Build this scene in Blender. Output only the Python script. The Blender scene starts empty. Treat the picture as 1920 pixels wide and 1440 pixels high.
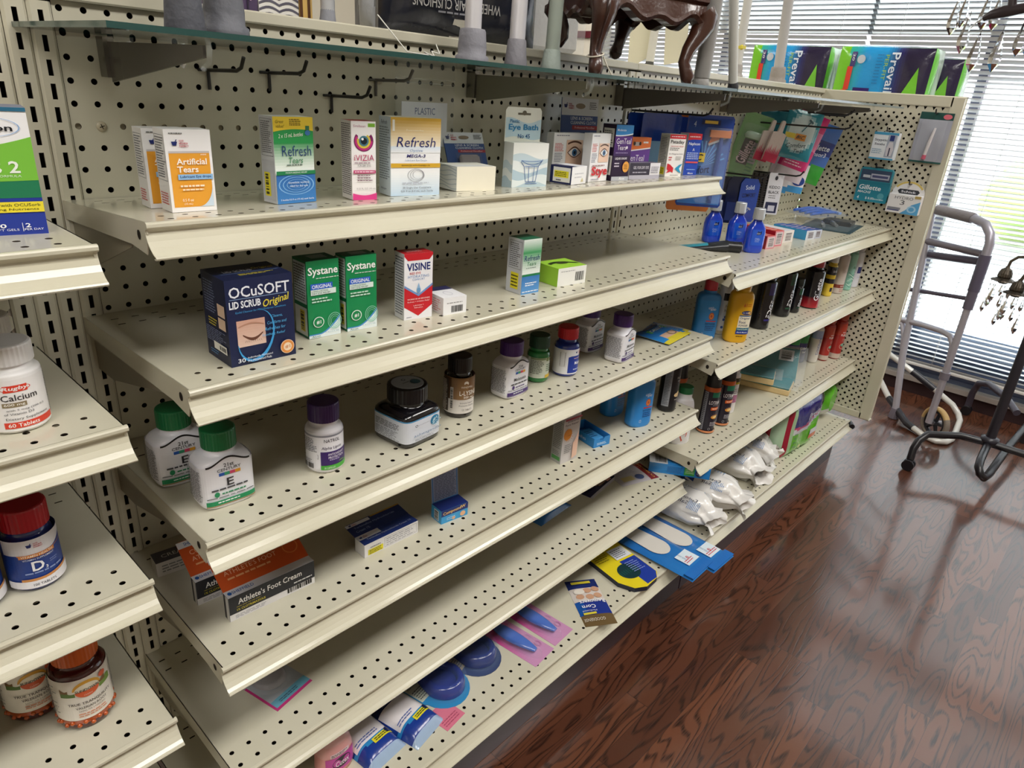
import bpy, math, random
from math import sin, cos, pi, radians as RAD, sqrt, hypot
from mathutils import Vector, Matrix

S = bpy.context.scene
COL = S.collection
random.seed(7)

# ---------------------------------------------------------------- camera, world, light, exposure
cd = bpy.data.cameras.new('camera')
cd.sensor_width = 36.0
cd.lens = 36.0 * 1296.4 / 1920.0
cd.clip_start = 0.02
cam = bpy.data.objects.new('camera', cd)
cam.location = (-0.2968, -0.9899, -0.0478)
cam.rotation_euler = (1.1656, -0.0688, -0.8197)
COL.objects.link(cam)
S.camera = cam

vs = S.view_settings
vs.view_transform = 'Standard'
vs.look = 'None'
vs.exposure = 0.0
vs.gamma = 1.0
vs.use_curve_mapping = False

W = bpy.data.worlds.new('sky')
S.world = W
W.use_nodes = True
bgn = W.node_tree.nodes['Background']
bgn.inputs['Color'].default_value = (0.74, 0.86, 1.0, 1)
bgn.inputs['Strength'].default_value = 5.0

cy = S.cycles
cy.max_bounces = 8
cy.diffuse_bounces = 4
cy.glossy_bounces = 3
cy.transmission_bounces = 4
cy.transparent_max_bounces = 16
cy.caustics_reflective = False
cy.caustics_refractive = False
cy.sample_clamp_indirect = 4.0
cy.use_denoising = True


def area(name, loc, sx, sy, power, col, rot=(0, 0, 0), portal=False):
    d = bpy.data.lights.new(name, 'AREA')
    d.shape = 'RECTANGLE'
    d.size, d.size_y, d.energy, d.color = sx, sy, power, col
    if portal:
        d.cycles.is_portal = True
    o = bpy.data.objects.new(name, d)
    o.location = loc
    o.rotation_euler = rot
    COL.objects.link(o)
    return o


WARM = (1.0, 0.975, 0.93)
# ceiling troffers over the aisle and over the neighbouring aisle
for lx in (-1.5, 0.35, 2.2):
    area('ceiling_lamp', (lx, -1.5, 1.40), 1.25, 0.55, 34, WARM)
    area('ceiling_lamp', (lx, 1.7, 1.40), 1.25, 0.55, 27, WARM)
sd = bpy.data.lights.new('sun', 'SUN')
sd.energy = 24.0
sd.angle = RAD(0.6)
sd.color = (0.93, 0.96, 1.0)
so = bpy.data.objects.new('sun', sd)
so.rotation_euler = (RAD(-8), RAD(50), 0)       # sun from the street side, falls on the outside of the blinds
COL.objects.link(so)
area('window_portal', (3.42, 0.3, 0.05), 2.9, 2.5, 1, (1, 1, 1), (0, RAD(90), 0), portal=True)

# ---------------------------------------------------------------- colours and materials


def lin(c):
    if isinstance(c, str):
        c = c.lstrip('#')
        if len(c) == 3:
            c = ''.join(a + a for a in c)
        c = [int(c[i:i + 2], 16) / 255 for i in (0, 2, 4)]
    return tuple((x / 12.92 if x <= 0.04045 else ((x + 0.055) / 1.055) ** 2.4) for x in c)


def mix(a, b, t):
    a, b = (lin(a) if isinstance(a, str) else a), (lin(b) if isinstance(b, str) else b)
    return tuple(a[i] * (1 - t) + b[i] * t for i in range(3))


MATS = {}


def newmat(name):
    m = bpy.data.materials.new(name)
    m.use_nodes = True
    m.node_tree.nodes.clear()
    MATS[name] = m
    return m, m.node_tree


def N(nt, kind, **kw):
    n = nt.nodes.new(kind)
    for k, v in kw.items():
        if k.startswith('i_'):
            key = k[2:]
            n.inputs[int(key) if key.isdigit() else key.replace('_', ' ')].default_value = v
        else:
            setattr(n, k, v)
    return n


def finish(name, rough=0.5, metal=0.0, coat=0.0, spec=0.5, trans=0.0, sss=0.0, bump=0.0, bscale=60, alpha=1.0):
    """a surface that takes its printed / dyed colour from the mesh's colour attribute"""
    m, nt = newmat(name)
    out = N(nt, 'ShaderNodeOutputMaterial')
    p = N(nt, 'ShaderNodeBsdfPrincipled')
    a = N(nt, 'ShaderNodeAttribute', attribute_name='Col')
    nt.links.new(a.outputs['Color'], p.inputs['Base Color'])
    p.inputs['Roughness'].default_value = rough
    p.inputs['Metallic'].default_value = metal
    p.inputs['Specular IOR Level'].default_value = spec
    p.inputs['Coat Weight'].default_value = coat
    p.inputs['Coat Roughness'].default_value = 0.08
    p.inputs['Transmission Weight'].default_value = trans
    if bump:
        t = N(nt, 'ShaderNodeTexCoord')
        nz = N(nt, 'ShaderNodeTexNoise', i_Scale=bscale, i_Detail=3.0)
        b = N(nt, 'ShaderNodeBump', i_Strength=bump, i_Distance=0.004)
        nt.links.new(t.outputs['Object'], nz.inputs['Vector'])
        nt.links.new(nz.outputs['Fac'], b.inputs['Height'])
        nt.links.new(b.outputs['Normal'], p.inputs['Normal'])
    if alpha < 1:
        tr = N(nt, 'ShaderNodeBsdfTransparent')
        mx = N(nt, 'ShaderNodeMixShader')
        mx.inputs[0].default_value = alpha
        nt.links.new(tr.outputs[0], mx.inputs[1])
        nt.links.new(p.outputs[0], mx.inputs[2])
        nt.links.new(mx.outputs[0], out.inputs[0])
    else:
        nt.links.new(p.outputs[0], out.inputs[0])
    return m


finish('card', 0.42, spec=0.45)
finish('plastic', 0.32, spec=0.5)
finish('glossy', 0.16, coat=0.5)
finish('matte', 0.75, spec=0.25)
finish('metal', 0.28, metal=1.0)
finish('brushed', 0.42, metal=1.0)
finish('alu', 0.38, metal=0.5)
finish('foil', 0.22, metal=0.6, bump=0.6, bscale=45)
finish('film', 0.2, coat=0.4, bump=0.5, bscale=38)
finish('soft', 0.6, bump=0.5, bscale=90)
finish('steel', 0.27, spec=0.45)
finish('wood', 0.3, coat=0.3, bump=0.15, bscale=200)
finish('clearbag', 0.12, coat=0.6, bump=0.7, bscale=40, alpha=0.15)
finish('shell', 0.06, coat=0.3, alpha=0.09)


def shelf_paint():
    # cream powder-coated steel with faint wear
    m, nt = newmat('cream')
    out = N(nt, 'ShaderNodeOutputMaterial')
    p = N(nt, 'ShaderNodeBsdfPrincipled', i_Roughness=0.17)
    p.inputs['Specular IOR Level'].default_value = 0.5
    g = N(nt, 'ShaderNodeNewGeometry')
    n1 = N(nt, 'ShaderNodeTexNoise', i_Scale=6.0, i_Detail=4.0)
    nt.links.new(g.outputs['Position'], n1.inputs['Vector'])
    r = N(nt, 'ShaderNodeValToRGB')
    r.color_ramp.elements[0].position = 0.35
    r.color_ramp.elements[1].position = 0.7
    r.color_ramp.elements[0].color = lin('#c8c3ae') + (1,)
    r.color_ramp.elements[1].color = lin('#d0cbb8') + (1,)
    nt.links.new(n1.outputs['Fac'], r.inputs['Fac'])
    nt.links.new(r.outputs['Color'], p.inputs['Base Color'])
    n2 = N(nt, 'ShaderNodeTexNoise', i_Scale=420.0, i_Detail=1.0)
    nt.links.new(g.outputs['Position'], n2.inputs['Vector'])
    b = N(nt, 'ShaderNodeBump', i_Strength=0.06, i_Distance=0.0006)
    nt.links.new(n2.outputs['Fac'], b.inputs['Height'])
    nt.links.new(b.outputs['Normal'], p.inputs['Normal'])
    nt.links.new(p.outputs[0], out.inputs[0])


shelf_paint()


def floor_mat():
    m, nt = newmat('oak')
    L = nt.links.new
    out = N(nt, 'ShaderNodeOutputMaterial')
    p = N(nt, 'ShaderNodeBsdfPrincipled')
    g = N(nt, 'ShaderNodeNewGeometry')
    sp = N(nt, 'ShaderNodeSeparateXYZ')
    L(g.outputs['Position'], sp.inputs[0])

    def mth(op, a, b=None, c=None):
        n = N(nt, 'ShaderNodeMath', operation=op)
        for i, v in enumerate((a, b, c)):
            if v is None:
                continue
            if isinstance(v, (int, float)):
                n.inputs[i].default_value = v
            else:
                L(v, n.inputs[i])
        return n.outputs[0]
    PW, PL = 0.057, 0.62
    row = mth('FLOOR', mth('DIVIDE', sp.outputs['Y'], PW))
    rr = N(nt, 'ShaderNodeTexWhiteNoise', noise_dimensions='1D')
    L(row, rr.inputs['W'])
    xo = mth('ADD', sp.outputs['X'], mth('MULTIPLY', rr.outputs['Value'], 5.0))
    col = mth('FLOOR', mth('DIVIDE', xo, PL))
    cid = N(nt, 'ShaderNodeCombineXYZ')
    L(row, cid.inputs[0]); L(col, cid.inputs[1])
    pr = N(nt, 'ShaderNodeTexWhiteNoise', noise_dimensions='2D')
    L(cid.outputs[0], pr.inputs['Vector'])
    # grain: contour lines of a stretched noise, different in every board
    gv = N(nt, 'ShaderNodeCombineXYZ')
    L(mth('MULTIPLY', sp.outputs['X'], 1.7), gv.inputs[0])
    L(mth('MULTIPLY', sp.outputs['Y'], 12.0), gv.inputs[1])
    L(mth('MULTIPLY', pr.outputs['Value'], 40.0), gv.inputs[2])
    nz = N(nt, 'ShaderNodeTexNoise', i_Scale=1.0, i_Detail=2.0, i_Roughness=0.45)
    L(gv.outputs[0], nz.inputs['Vector'])
    ring = mth('SINE', mth('MULTIPLY', nz.outputs['Fac'], 120.0))
    dark = N(nt, 'ShaderNodeMapRange', i_1=0.25, i_2=1.0)
    L(ring, dark.inputs[0])
    gv2 = N(nt, 'ShaderNodeCombineXYZ')
    L(mth('MULTIPLY', sp.outputs['X'], 22.0), gv2.inputs[0])
    L(mth('MULTIPLY', sp.outputs['Y'], 420.0), gv2.inputs[1])
    fz = N(nt, 'ShaderNodeTexNoise', i_Scale=1.0, i_Detail=2.0)
    L(gv2.outputs[0], fz.inputs['Vector'])
    pm = N(nt, 'ShaderNodeMapRange', i_1=0.35, i_2=0.6)
    L(fz.outputs['Fac'], pm.inputs[0])
    gs = mth('MULTIPLY', dark.outputs[0], mth('ADD', mth('MULTIPLY', pm.outputs[0], 0.7), 0.3))
    base = N(nt, 'ShaderNodeValToRGB')
    cr = base.color_ramp
    cr.elements[0].color = lin('#4c2a1c') + (1,)
    cr.elements[1].color = lin('#6b402b') + (1,)
    L(pr.outputs['Value'], base.inputs['Fac'])
    m1 = N(nt, 'ShaderNodeMixRGB', blend_type='MIX')
    L(gs, m1.inputs[0])
    L(base.outputs[0], m1.inputs[1])
    m1.inputs[2].default_value = lin('#241008') + (1,)
    # seams between boards
    fy = mth('FRACT', mth('DIVIDE', sp.outputs['Y'], PW))
    fx = mth('FRACT', mth('DIVIDE', xo, PL))
    sy = mth('LESS_THAN', mth('ABSOLUTE', mth('SUBTRACT', fy, 0.5)), 0.488)
    sx = mth('LESS_THAN', mth('ABSOLUTE', mth('SUBTRACT', fx, 0.5)), 0.4985)
    seam = mth('SUBTRACT', 1.0, mth('MULTIPLY', sx, sy))
    m2 = N(nt, 'ShaderNodeMixRGB', blend_type='MIX')
    L(mth('MULTIPLY', seam, 0.6), m2.inputs[0])
    L(m1.outputs[0], m2.inputs[1])
    m2.inputs[2].default_value = lin('#22120d') + (1,)
    L(m2.outputs[0], p.inputs['Base Color'])
    p.inputs['Roughness'].default_value = 0.33
    p.inputs['Coat Weight'].default_value = 1.0
    p.inputs['Coat Roughness'].default_value = 0.11
    p.inputs['Coat IOR'].default_value = 1.7
    p.inputs['Specular IOR Level'].default_value = 0.4
    b = N(nt, 'ShaderNodeBump', i_Strength=0.25, i_Distance=0.0008, invert=True)
    L(mth('ADD', gs, seam), b.inputs['Height'])
    L(b.outputs['Normal'], p.inputs['Normal'])
    b2 = N(nt, 'ShaderNodeBump', i_Strength=0.06, i_Distance=0.0006, invert=True)
    L(mth('ADD', gs, seam), b2.inputs['Height'])
    L(b2.outputs['Normal'], p.inputs['Coat Normal'])
    L(p.outputs[0], out.inputs[0])


floor_mat()


def glass_mat(name, tint, refl, rough=0.0):
    m, nt = newmat(name)
    out = N(nt, 'ShaderNodeOutputMaterial')
    t = N(nt, 'ShaderNodeBsdfTransparent')
    t.inputs[0].default_value = tint + (1,)
    gl = N(nt, 'ShaderNodeBsdfGlossy', i_Roughness=rough)
    lw = N(nt, 'ShaderNodeFresnel', i_IOR=1.5)
    mm = N(nt, 'ShaderNodeMath', operation='MULTIPLY')
    mm.inputs[1].default_value = refl
    nt.links.new(lw.outputs[0], mm.inputs[0])
    mx = N(nt, 'ShaderNodeMixShader')
    nt.links.new(mm.outputs[0], mx.inputs[0])
    nt.links.new(t.outputs[0], mx.inputs[1])
    nt.links.new(gl.outputs[0], mx.inputs[2])
    nt.links.new(mx.outputs[0], out.inputs[0])


glass_mat('pane', (0.93, 0.97, 0.98), 1.0)
glass_mat('shelfglass', (0.93, 0.98, 0.96), 0.9)
glass_mat('crystal', (0.95, 0.955, 0.965), 2.2, 0.03)


def blind_mat():
    m, nt = newmat('slat')
    out = N(nt, 'ShaderNodeOutputMaterial')
    d = N(nt, 'ShaderNodeBsdfDiffuse')
    d.inputs[0].default_value = (0.82, 0.82, 0.81, 1)
    t = N(nt, 'ShaderNodeBsdfTranslucent')
    t.inputs[0].default_value = (0.85, 0.84, 0.82, 1)
    mx = N(nt, 'ShaderNodeMixShader')
    mx.inputs[0].default_value = 0.15
    nt.links.new(d.outputs[0], mx.inputs[1])
    nt.links.new(t.outputs[0], mx.inputs[2])
    nt.links.new(mx.outputs[0], out.inputs[0])


blind_mat()

# ---------------------------------------------------------------- mesh builder


class MB:
    def __init__(s):
        s.v, s.f, s.c, s.m, s.sm, s.mats = [], [], [], [], [], []

    def add(s, V, F, col, mat='plastic', smooth=False):
        b = len(s.v)
        s.v.extend([tuple(p) for p in V])
        if mat not in s.mats:
            s.mats.append(mat)
        mi = s.mats.index(mat)
        many = isinstance(col, list)
        if not many:
            col = lin(col) if isinstance(col, str) else col
        for k, f in enumerate(F):
            s.f.append([b + i for i in f])
            s.c.append(col[k] if many else col)
            s.m.append(mi)
            s.sm.append(smooth)
        return s

    def quad(s, a, b, c, d, col, mat='plastic'):
        return s.add([a, b, c, d], [(0, 1, 2, 3)], col, mat)

    def box(s, x0, y0, z0, x1, y1, z1, col, mat='plastic', bev=0.0):
        if bev > 0:
            return s.rbox(x0, y0, z0, x1, y1, z1, col, mat, bev)
        V = [(x0, y0, z0), (x1, y0, z0), (x1, y1, z0), (x0, y1, z0), (x0, y0, z1), (x1, y0, z1), (x1, y1, z1), (x0, y1, z1)]
        return s.add(V, [(0, 3, 2, 1), (4, 5, 6, 7), (0, 1, 5, 4), (1, 2, 6, 5), (2, 3, 7, 6), (3, 0, 4, 7)], col, mat)

    def rbox(s, x0, y0, z0, x1, y1, z1, col, mat='plastic', r=0.002):
        # box with chamfered edges: stacked rounded-rectangle rings
        def ring(i, z):
            X0, Y0, X1, Y1 = x0 + i, y0 + i, x1 - i, y1 - i
            q = r * 0.6
            return [(X0 + q, Y0, z), (X1 - q, Y0, z), (X1, Y0 + q, z), (X1, Y1 - q, z), (X1 - q, Y1, z), (X0 + q, Y1, z), (X0, Y1 - q, z), (X0, Y0 + q, z)]
        return s.loft([ring(r * 0.7, z0), ring(0, z0 + r), ring(0, z1 - r), ring(r * 0.7, z1)], col, mat, smooth=False)

    def loft(s, rings, col, mat='plastic', smooth=True, caps=(True, True), closed=True):
        n = len(rings[0])
        V = [p for r in rings for p in r]
        F = []
        for k in range(len(rings) - 1):
            for i in range(n if closed else n - 1):
                j = (i + 1) % n
                F.append((k * n + i, k * n + j, (k + 1) * n + j, (k + 1) * n + i))
        s.add(V, F, col, mat, smooth)
        if caps[0]:
            s.add(rings[0], [tuple(range(n))[::-1]], col, mat)
        if caps[1]:
            s.add(rings[-1], [tuple(range(n))], col, mat)
        return s

    def lathe(s, prof, col, mat='plastic', n=28, cx=0, cy=0, sx=1, sy=1, e=2.0, caps=(True, True), sharp=False):
        """prof: (r, z); e>2 squares the section"""
        rings = []
        for r, z in prof:
            rg = []
            for i in range(n):
                a = 2 * pi * (i + 0.5) / n
                ca, sa = cos(a), sin(a)
                x = abs(ca) ** (2 / e) * (1 if ca > 0 else -1)
                y = abs(sa) ** (2 / e) * (1 if sa > 0 else -1)
                rg.append((cx + r * sx * x, cy + r * sy * y, z))
            rings.append(rg)
        return s.loft(rings, col, mat, smooth=not sharp, caps=caps)

    def tube(s, pts, r, col, mat='plastic', n=10, caps=True):
        pts = [Vector(p) for p in pts]
        rs = r if isinstance(r, (list, tuple)) else [r] * len(pts)
        rings = []
        up = None
        for i, p in enumerate(pts):
            t = (pts[min(i + 1, len(pts) - 1)] - pts[max(i - 1, 0)]).normalized()
            if up is None:
                up = Vector((0, 0, 1)) if abs(t.z) < 0.9 else Vector((1, 0, 0))
            a = t.cross(up)
            if a.length < 1e-6:
                a = t.cross(Vector((0, 1, 0)))
            a.normalize()
            b = a.cross(t).normalized()
            up = b
            rings.append([tuple(p + a * (rs[i] * cos(2 * pi * k / n)) + b * (rs[i] * sin(2 * pi * k / n))) for k in range(n)])
        return s.loft(rings, col, mat, True, (caps, caps))

    def prism(s, poly, mapf, t, col, mat='plastic', side=None):
        """flat outline poly in (u, v), thickness t along the map's normal"""
        n = len(poly)
        A = [mapf(u, v, 0) for u, v in poly]
        B = [mapf(u, v, t) for u, v in poly]
        s.add(B, [tuple(range(n))], col, mat)
        s.add(A, [tuple(range(n))[::-1]], col, mat)
        s.add(A + B, [(i, (i + 1) % n, n + (i + 1) % n, n + i) for i in range(n)], side or col, mat)
        return s

    def build(s, name, parent=None, loc=(0, 0, 0), rz=0.0, rot=None):
        me = bpy.data.meshes.new(name)
        me.from_pydata(s.v, [], s.f)
        for m in s.mats:
            me.materials.append(MATS[m])
        me.polygons.foreach_set('material_index', s.m)
        me.polygons.foreach_set('use_smooth', s.sm)
        at = me.color_attributes.new('Col', 'FLOAT_COLOR', 'CORNER')
        buf = []
        for f, c in zip(s.f, s.c):
            buf.extend((c[0], c[1], c[2], 1.0) * len(f))
        at.data.foreach_set('color', buf)
        me.update()
        o = bpy.data.objects.new(name, me)
        o.location = loc
        o.rotation_euler = rot if rot else (0, 0, RAD(rz))
        if parent:
            o.parent = parent
        COL.objects.link(o)
        return o


def tag(o, label=None, cat=None, group=None, kind=None):
    if label:
        o['label'] = label
    if cat:
        o['category'] = cat
    if group:
        o['group'] = group
    if kind:
        o['kind'] = kind
    return o


def empty(name, loc, rz=0, label=None, cat=None, group=None, rot=None):
    o = bpy.data.objects.new(name, None)
    o.empty_display_size = 0.02
    o.location = loc
    o.rotation_euler = rot if rot else (0, 0, RAD(rz))
    COL.objects.link(o)
    return tag(o, label, cat, group)


def dup(o, loc=None, rz=None, label=None, group=None, parent=None, rot=None):
    c = o.copy()
    COL.objects.link(c)
    if parent:
        c.parent = parent
    if loc:
        c.location = loc
    if rz is not None:
        c.rotation_euler = (0, 0, RAD(rz))
    if rot:
        c.rotation_euler = rot
    if label:
        c['label'] = label
    if group:
        c['group'] = group
    for ch in o.children:
        dup(ch, parent=c)
    return c


# ---------------------------------------------------------------- print: text and shapes on surfaces
TXT = {}


def text_geo(s, bold, shear):
    k = (s, bold, shear)
    if k not in TXT:
        cu = bpy.data.curves.new('t', 'FONT')
        cu.body = s
        cu.size = 1.0
        cu.offset = bold
        cu.shear = shear
        cu.resolution_u = 2
        cu.fill_mode = 'FRONT'
        o = bpy.data.objects.new('t', cu)
        me = o.to_mesh()
        V = [(v.co.x, v.co.y) for v in me.vertices]
        F = [tuple(p.vertices) for p in me.polygons]
        o.to_mesh_clear()
        bpy.data.objects.remove(o)
        bpy.data.curves.remove(cu)
        if V:
            x0 = min(a for a, b in V); x1 = max(a for a, b in V)
            y0 = min(b for a, b in V); y1 = max(b for a, b in V)
            V = [((a - x0) / (x1 - x0), (b - y0) / max(y1 - y0, 1e-6)) for a, b in V]
            TXT[k] = (V, F, x1 - x0, y1 - y0)
        else:
            TXT[k] = ([], [], 1, 1)
    return TXT[k]


def flat(O, U, V):
    O, U, V = Vector(O), Vector(U).normalized(), Vector(V).normalized()
    Nn = U.cross(V).normalized()
    return lambda u, v, l=0.0: tuple(O + U * u + V * v + Nn * l)


def around(cx, cy, z0, r, sx=1, sy=1, e=2.0, a0=0.0):
    """wrap: u = arc length from the front (-y), positive to the viewer's right"""
    if e == 2.0 and sx == 1 and sy == 1:
        def f(u, v, l=0.0):
            a = a0 + u / r
            return (cx + (r + l) * sin(a), cy - (r + l) * cos(a), z0 + v)
        return f
    P = []
    M = 720
    for i in range(M + 1):
        a = -pi / 2 + a0 + 2 * pi * i / M
        ca, sa = cos(a), sin(a)
        P.append((r * sx * abs(ca) ** (2 / e) * (1 if ca > 0 else -1), r * sy * abs(sa) ** (2 / e) * (1 if sa > 0 else -1)))
    Ln = [0.0]
    for i in range(M):
        Ln.append(Ln[-1] + hypot(P[i + 1][0] - P[i][0], P[i + 1][1] - P[i][1]))
    T = Ln[-1]
    import bisect

    def f(u, v, l=0.0):
        u = u % T
        i = min(max(bisect.bisect_right(Ln, u) - 1, 0), M - 1)
        t = (u - Ln[i]) / max(Ln[i + 1] - Ln[i], 1e-9)
        x = P[i][0] + (P[i + 1][0] - P[i][0]) * t
        y = P[i][1] + (P[i + 1][1] - P[i][1]) * t
        dx, dy = P[i + 1][0] - P[i][0], P[i + 1][1] - P[i][1]
        d = hypot(dx, dy) or 1
        return (cx + x + dy / d * l, cy + y - dx / d * l, z0 + v)
    f.total = T
    return f


class Art:
    """ink on one face of a mesh; x to the right, y up, in metres (optionally scaled to unit w x h)"""

    def __init__(s, mb, mapf, w=1.0, h=1.0, mat='card', step=None, lift=0.00018):
        s.mb, s.f, s.w, s.h, s.mat, s.step, s.k, s.lift = mb, mapf, w, h, mat, step, 1, lift

    def _p(s, x, y):
        return s.f(x * s.w, y * s.h, s.k * s.lift)

    def up(s):
        s.k += 1
        return s

    def rect(s, x0, y0, x1, y1, col, col2=None, nv=1):
        nu = 1 if not s.step else max(1, int(abs(x1 - x0) * s.w / s.step) + 1)
        if col2 is not None and nv == 1:
            nv = 10
        V = []
        C = []
        F = []
        for j in range(nv + 1):
            for i in range(nu + 1):
                V.append(s._p(x0 + (x1 - x0) * i / nu, y0 + (y1 - y0) * j / nv))
        for j in range(nv):
            for i in range(nu):
                a = j * (nu + 1) + i
                F.append((a, a + 1, a + nu + 2, a + nu + 1))
                C.append(mix(col, col2, (j + 0.5) / nv) if col2 is not None else (lin(col) if isinstance(col, str) else col))
        s.mb.add(V, F, C, s.mat)
        return s.up()

    def band(s, lo, hi, col, x0=0.0, x1=1.0, n=16):
        """strip between two curves lo(x), hi(x) (numbers or functions)"""
        fl = lo if callable(lo) else (lambda x: lo)
        fh = hi if callable(hi) else (lambda x: hi)
        V = []
        for i in range(n + 1):
            x = x0 + (x1 - x0) * i / n
            V += [s._p(x, fl(x)), s._p(x, fh(x))]
        s.mb.add(V, [(2 * i, 2 * i + 2, 2 * i + 3, 2 * i + 1) for i in range(n)], col, s.mat)
        return s.up()

    def poly(s, pts, col):
        s.mb.add([s._p(x, y) for x, y in pts], [tuple(range(len(pts)))], col, s.mat)
        return s.up()

    def disc(s, cx, cy, rx, ry, col, r0=0.0, n=24, a0=0.0, a1=360.0):
        V = []
        for i in range(n + 1):
            a = RAD(a0 + (a1 - a0) * i / n)
            V += [s._p(cx + rx * r0 * cos(a), cy + ry * r0 * sin(a)), s._p(cx + rx * cos(a), cy + ry * sin(a))]
        s.mb.add(V, [(2 * i, 2 * i + 1, 2 * i + 3, 2 * i + 2) for i in range(n)], col, s.mat)
        return s.up()

    def text(s, t, x, y, w, col, h=None, bold=0.0, shear=0.0, rot=0, align='c', same=True):
        """centred on (x, y), w wide (unit of the face); h optional"""
        V, F, tw, th = text_geo(t, bold, shear)
        W_ = w * s.w
        H_ = (h * s.h) if h else W_ * th / tw
        if align == 'l':
            x = x + w / 2
        P = []
        for a, b in V:
            px, py = (a - 0.5) * W_, (b - 0.5) * H_
            if rot:
                px, py = px * cos(RAD(rot)) - py * sin(RAD(rot)), px * sin(RAD(rot)) + py * cos(RAD(rot))
            P.append(s.f(x * s.w + px, y * s.h + py, s.k * s.lift))
        s.mb.add(P, F, col, s.mat)
        return s.up() if not same else s

    def fine(s, x0, y0, x1, y1, n, col, fill=0.45, ragged=0.3):
        """rows of illegible small print"""
        dy = (y1 - y0) / n
        for i in range(n):
            x = x0
            yb = y1 - (i + 1) * dy + dy * (1 - fill) / 2
            end = x1 - random.random() * ragged * (x1 - x0)
            while x < end:
                wd = (0.08 + 0.14 * random.random()) * (x1 - x0)
                e = min(x + wd, end)
                s.mb.quad(s._p(x, yb), s._p(e, yb), s._p(e, yb + dy * fill), s._p(x, yb + dy * fill), col, s.mat)
                x = e + 0.03 * (x1 - x0)
        return s.up()

    def bars(s, x0, y0, x1, y1, n=22, col='#161616', vertical=True):
        x = 0.0
        while x < 1:
            wd = random.choice((0.4, 0.8, 1.3)) / n
            a, b = x, min(1, x + wd)
            if vertical:
                q = [(x0 + a * (x1 - x0), y0), (x0 + b * (x1 - x0), y0), (x0 + b * (x1 - x0), y1), (x0 + a * (x1 - x0), y1)]
            else:
                q = [(x0, y0 + a * (y1 - y0)), (x1, y0 + a * (y1 - y0)), (x1, y0 + b * (y1 - y0)), (x0, y0 + b * (y1 - y0))]
            s.mb.quad(*[s._p(*p) for p in q], col, s.mat)
            x += wd + random.choice((0.4, 0.7)) / n
        return s.up()

    def frame(s, x0, y0, x1, y1, t, col):
        tx, ty = t / s.w, t / s.h
        for q in ((x0, y0, x1, y0 + ty), (x0, y1 - ty, x1, y1), (x0, y0 + ty, x0 + tx, y1 - ty), (x1 - tx, y0 + ty, x1, y1 - ty)):
            s.mb.quad(s._p(q[0], q[1]), s._p(q[2], q[1]), s._p(q[2], q[3]), s._p(q[0], q[3]), col, s.mat)
        return s.up()

# ---------------------------------------------------------------- the room
FZ = -1.27            # floor
XW = 3.34             # window wall
CZ = 1.45             # ceiling


def struct(name, mb, **kw):
    return tag(mb.build(name, **kw), kind='structure')


def slab(name, x0, y0, z0, x1, y1, z1, col, mat='matte'):
    return struct(name, MB().box(x0, y0, z0, x1, y1, z1, col, mat))


slab('floor', -3.2, -4.2, FZ - .05, XW + .02, 3.6, FZ, '#6b3d2b', 'oak')
slab('ceiling', -3.2, -4.2, CZ, XW + .2, 3.6, CZ + .05, '#e4e0d6')
slab('wall_left', -3.2, -4.2, FZ, -3.1, 3.6, CZ, '#d8d2c2')
slab('wall_front', -3.1, -4.2, FZ, XW + .02, -4.1, CZ, '#d8d2c2')
slab('wall_back', -3.1, 3.5, FZ, XW + .02, 3.6, CZ, '#d8d2c2')
WY0, WY1, WZ0, WZ1 = -2.1, 1.70, -1.185, 1.10
wl = MB()
wl.box(XW, WY1, FZ, XW + .15, 3.5, CZ, '#d9d3c4', 'matte')
wl.box(XW, -4.1, FZ, XW + .15, WY0, CZ, '#d9d3c4', 'matte')
wl.box(XW, WY0, WZ1, XW + .15, WY1, CZ, '#d9d3c4', 'matte')
wl.box(XW, WY0, FZ, XW + .15, WY1, WZ0, '#8f8a86', 'matte')
struct('wall_right', wl)
slab('trim_1', XW - .012, WY1, .252, XW, 3.5, .288, '#5a1c26')
slab('baseboard_right', XW - .02, -4.1, FZ, XW, 3.5, FZ + .062, '#352324')
slab('trim_2', XW - .035, -4.1, FZ + .062, XW, 3.5, FZ + .085, '#9c938c')
# window: aluminium storefront frame with mullions, one pane per bay
fr = MB()
FC = '#77809a'
for i, (za, zb, dx) in enumerate(((-1.185, -1.165, .03), (-1.165, -1.150, .018), (-1.150, -1.130, .03), (-1.130, -1.12, .018))):
    fr.box(XW + .05 - dx, WY0, za, XW + .10, WY1, zb, FC, 'brushed')
fr.box(XW + .02, WY0, WZ1 - .05, XW + .10, WY1, WZ1, FC, 'brushed')
MUL = (WY0, -1.42, -.2575, .95, WY1 - .03)
for y in MUL:
    fr.box(XW + .05, y - .017, WZ0, XW + .10, y + .017, WZ1, '#3a3c4a', 'plastic')
win = struct('window_1', fr)
for a, b in zip(MUL[:-1], MUL[1:]):
    tag(MB().box(XW + .072, a + .012, -1.125, XW + .078, b - .012, WZ1 - .05, '#fff', 'pane').build('pane', win), kind='structure')


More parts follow.
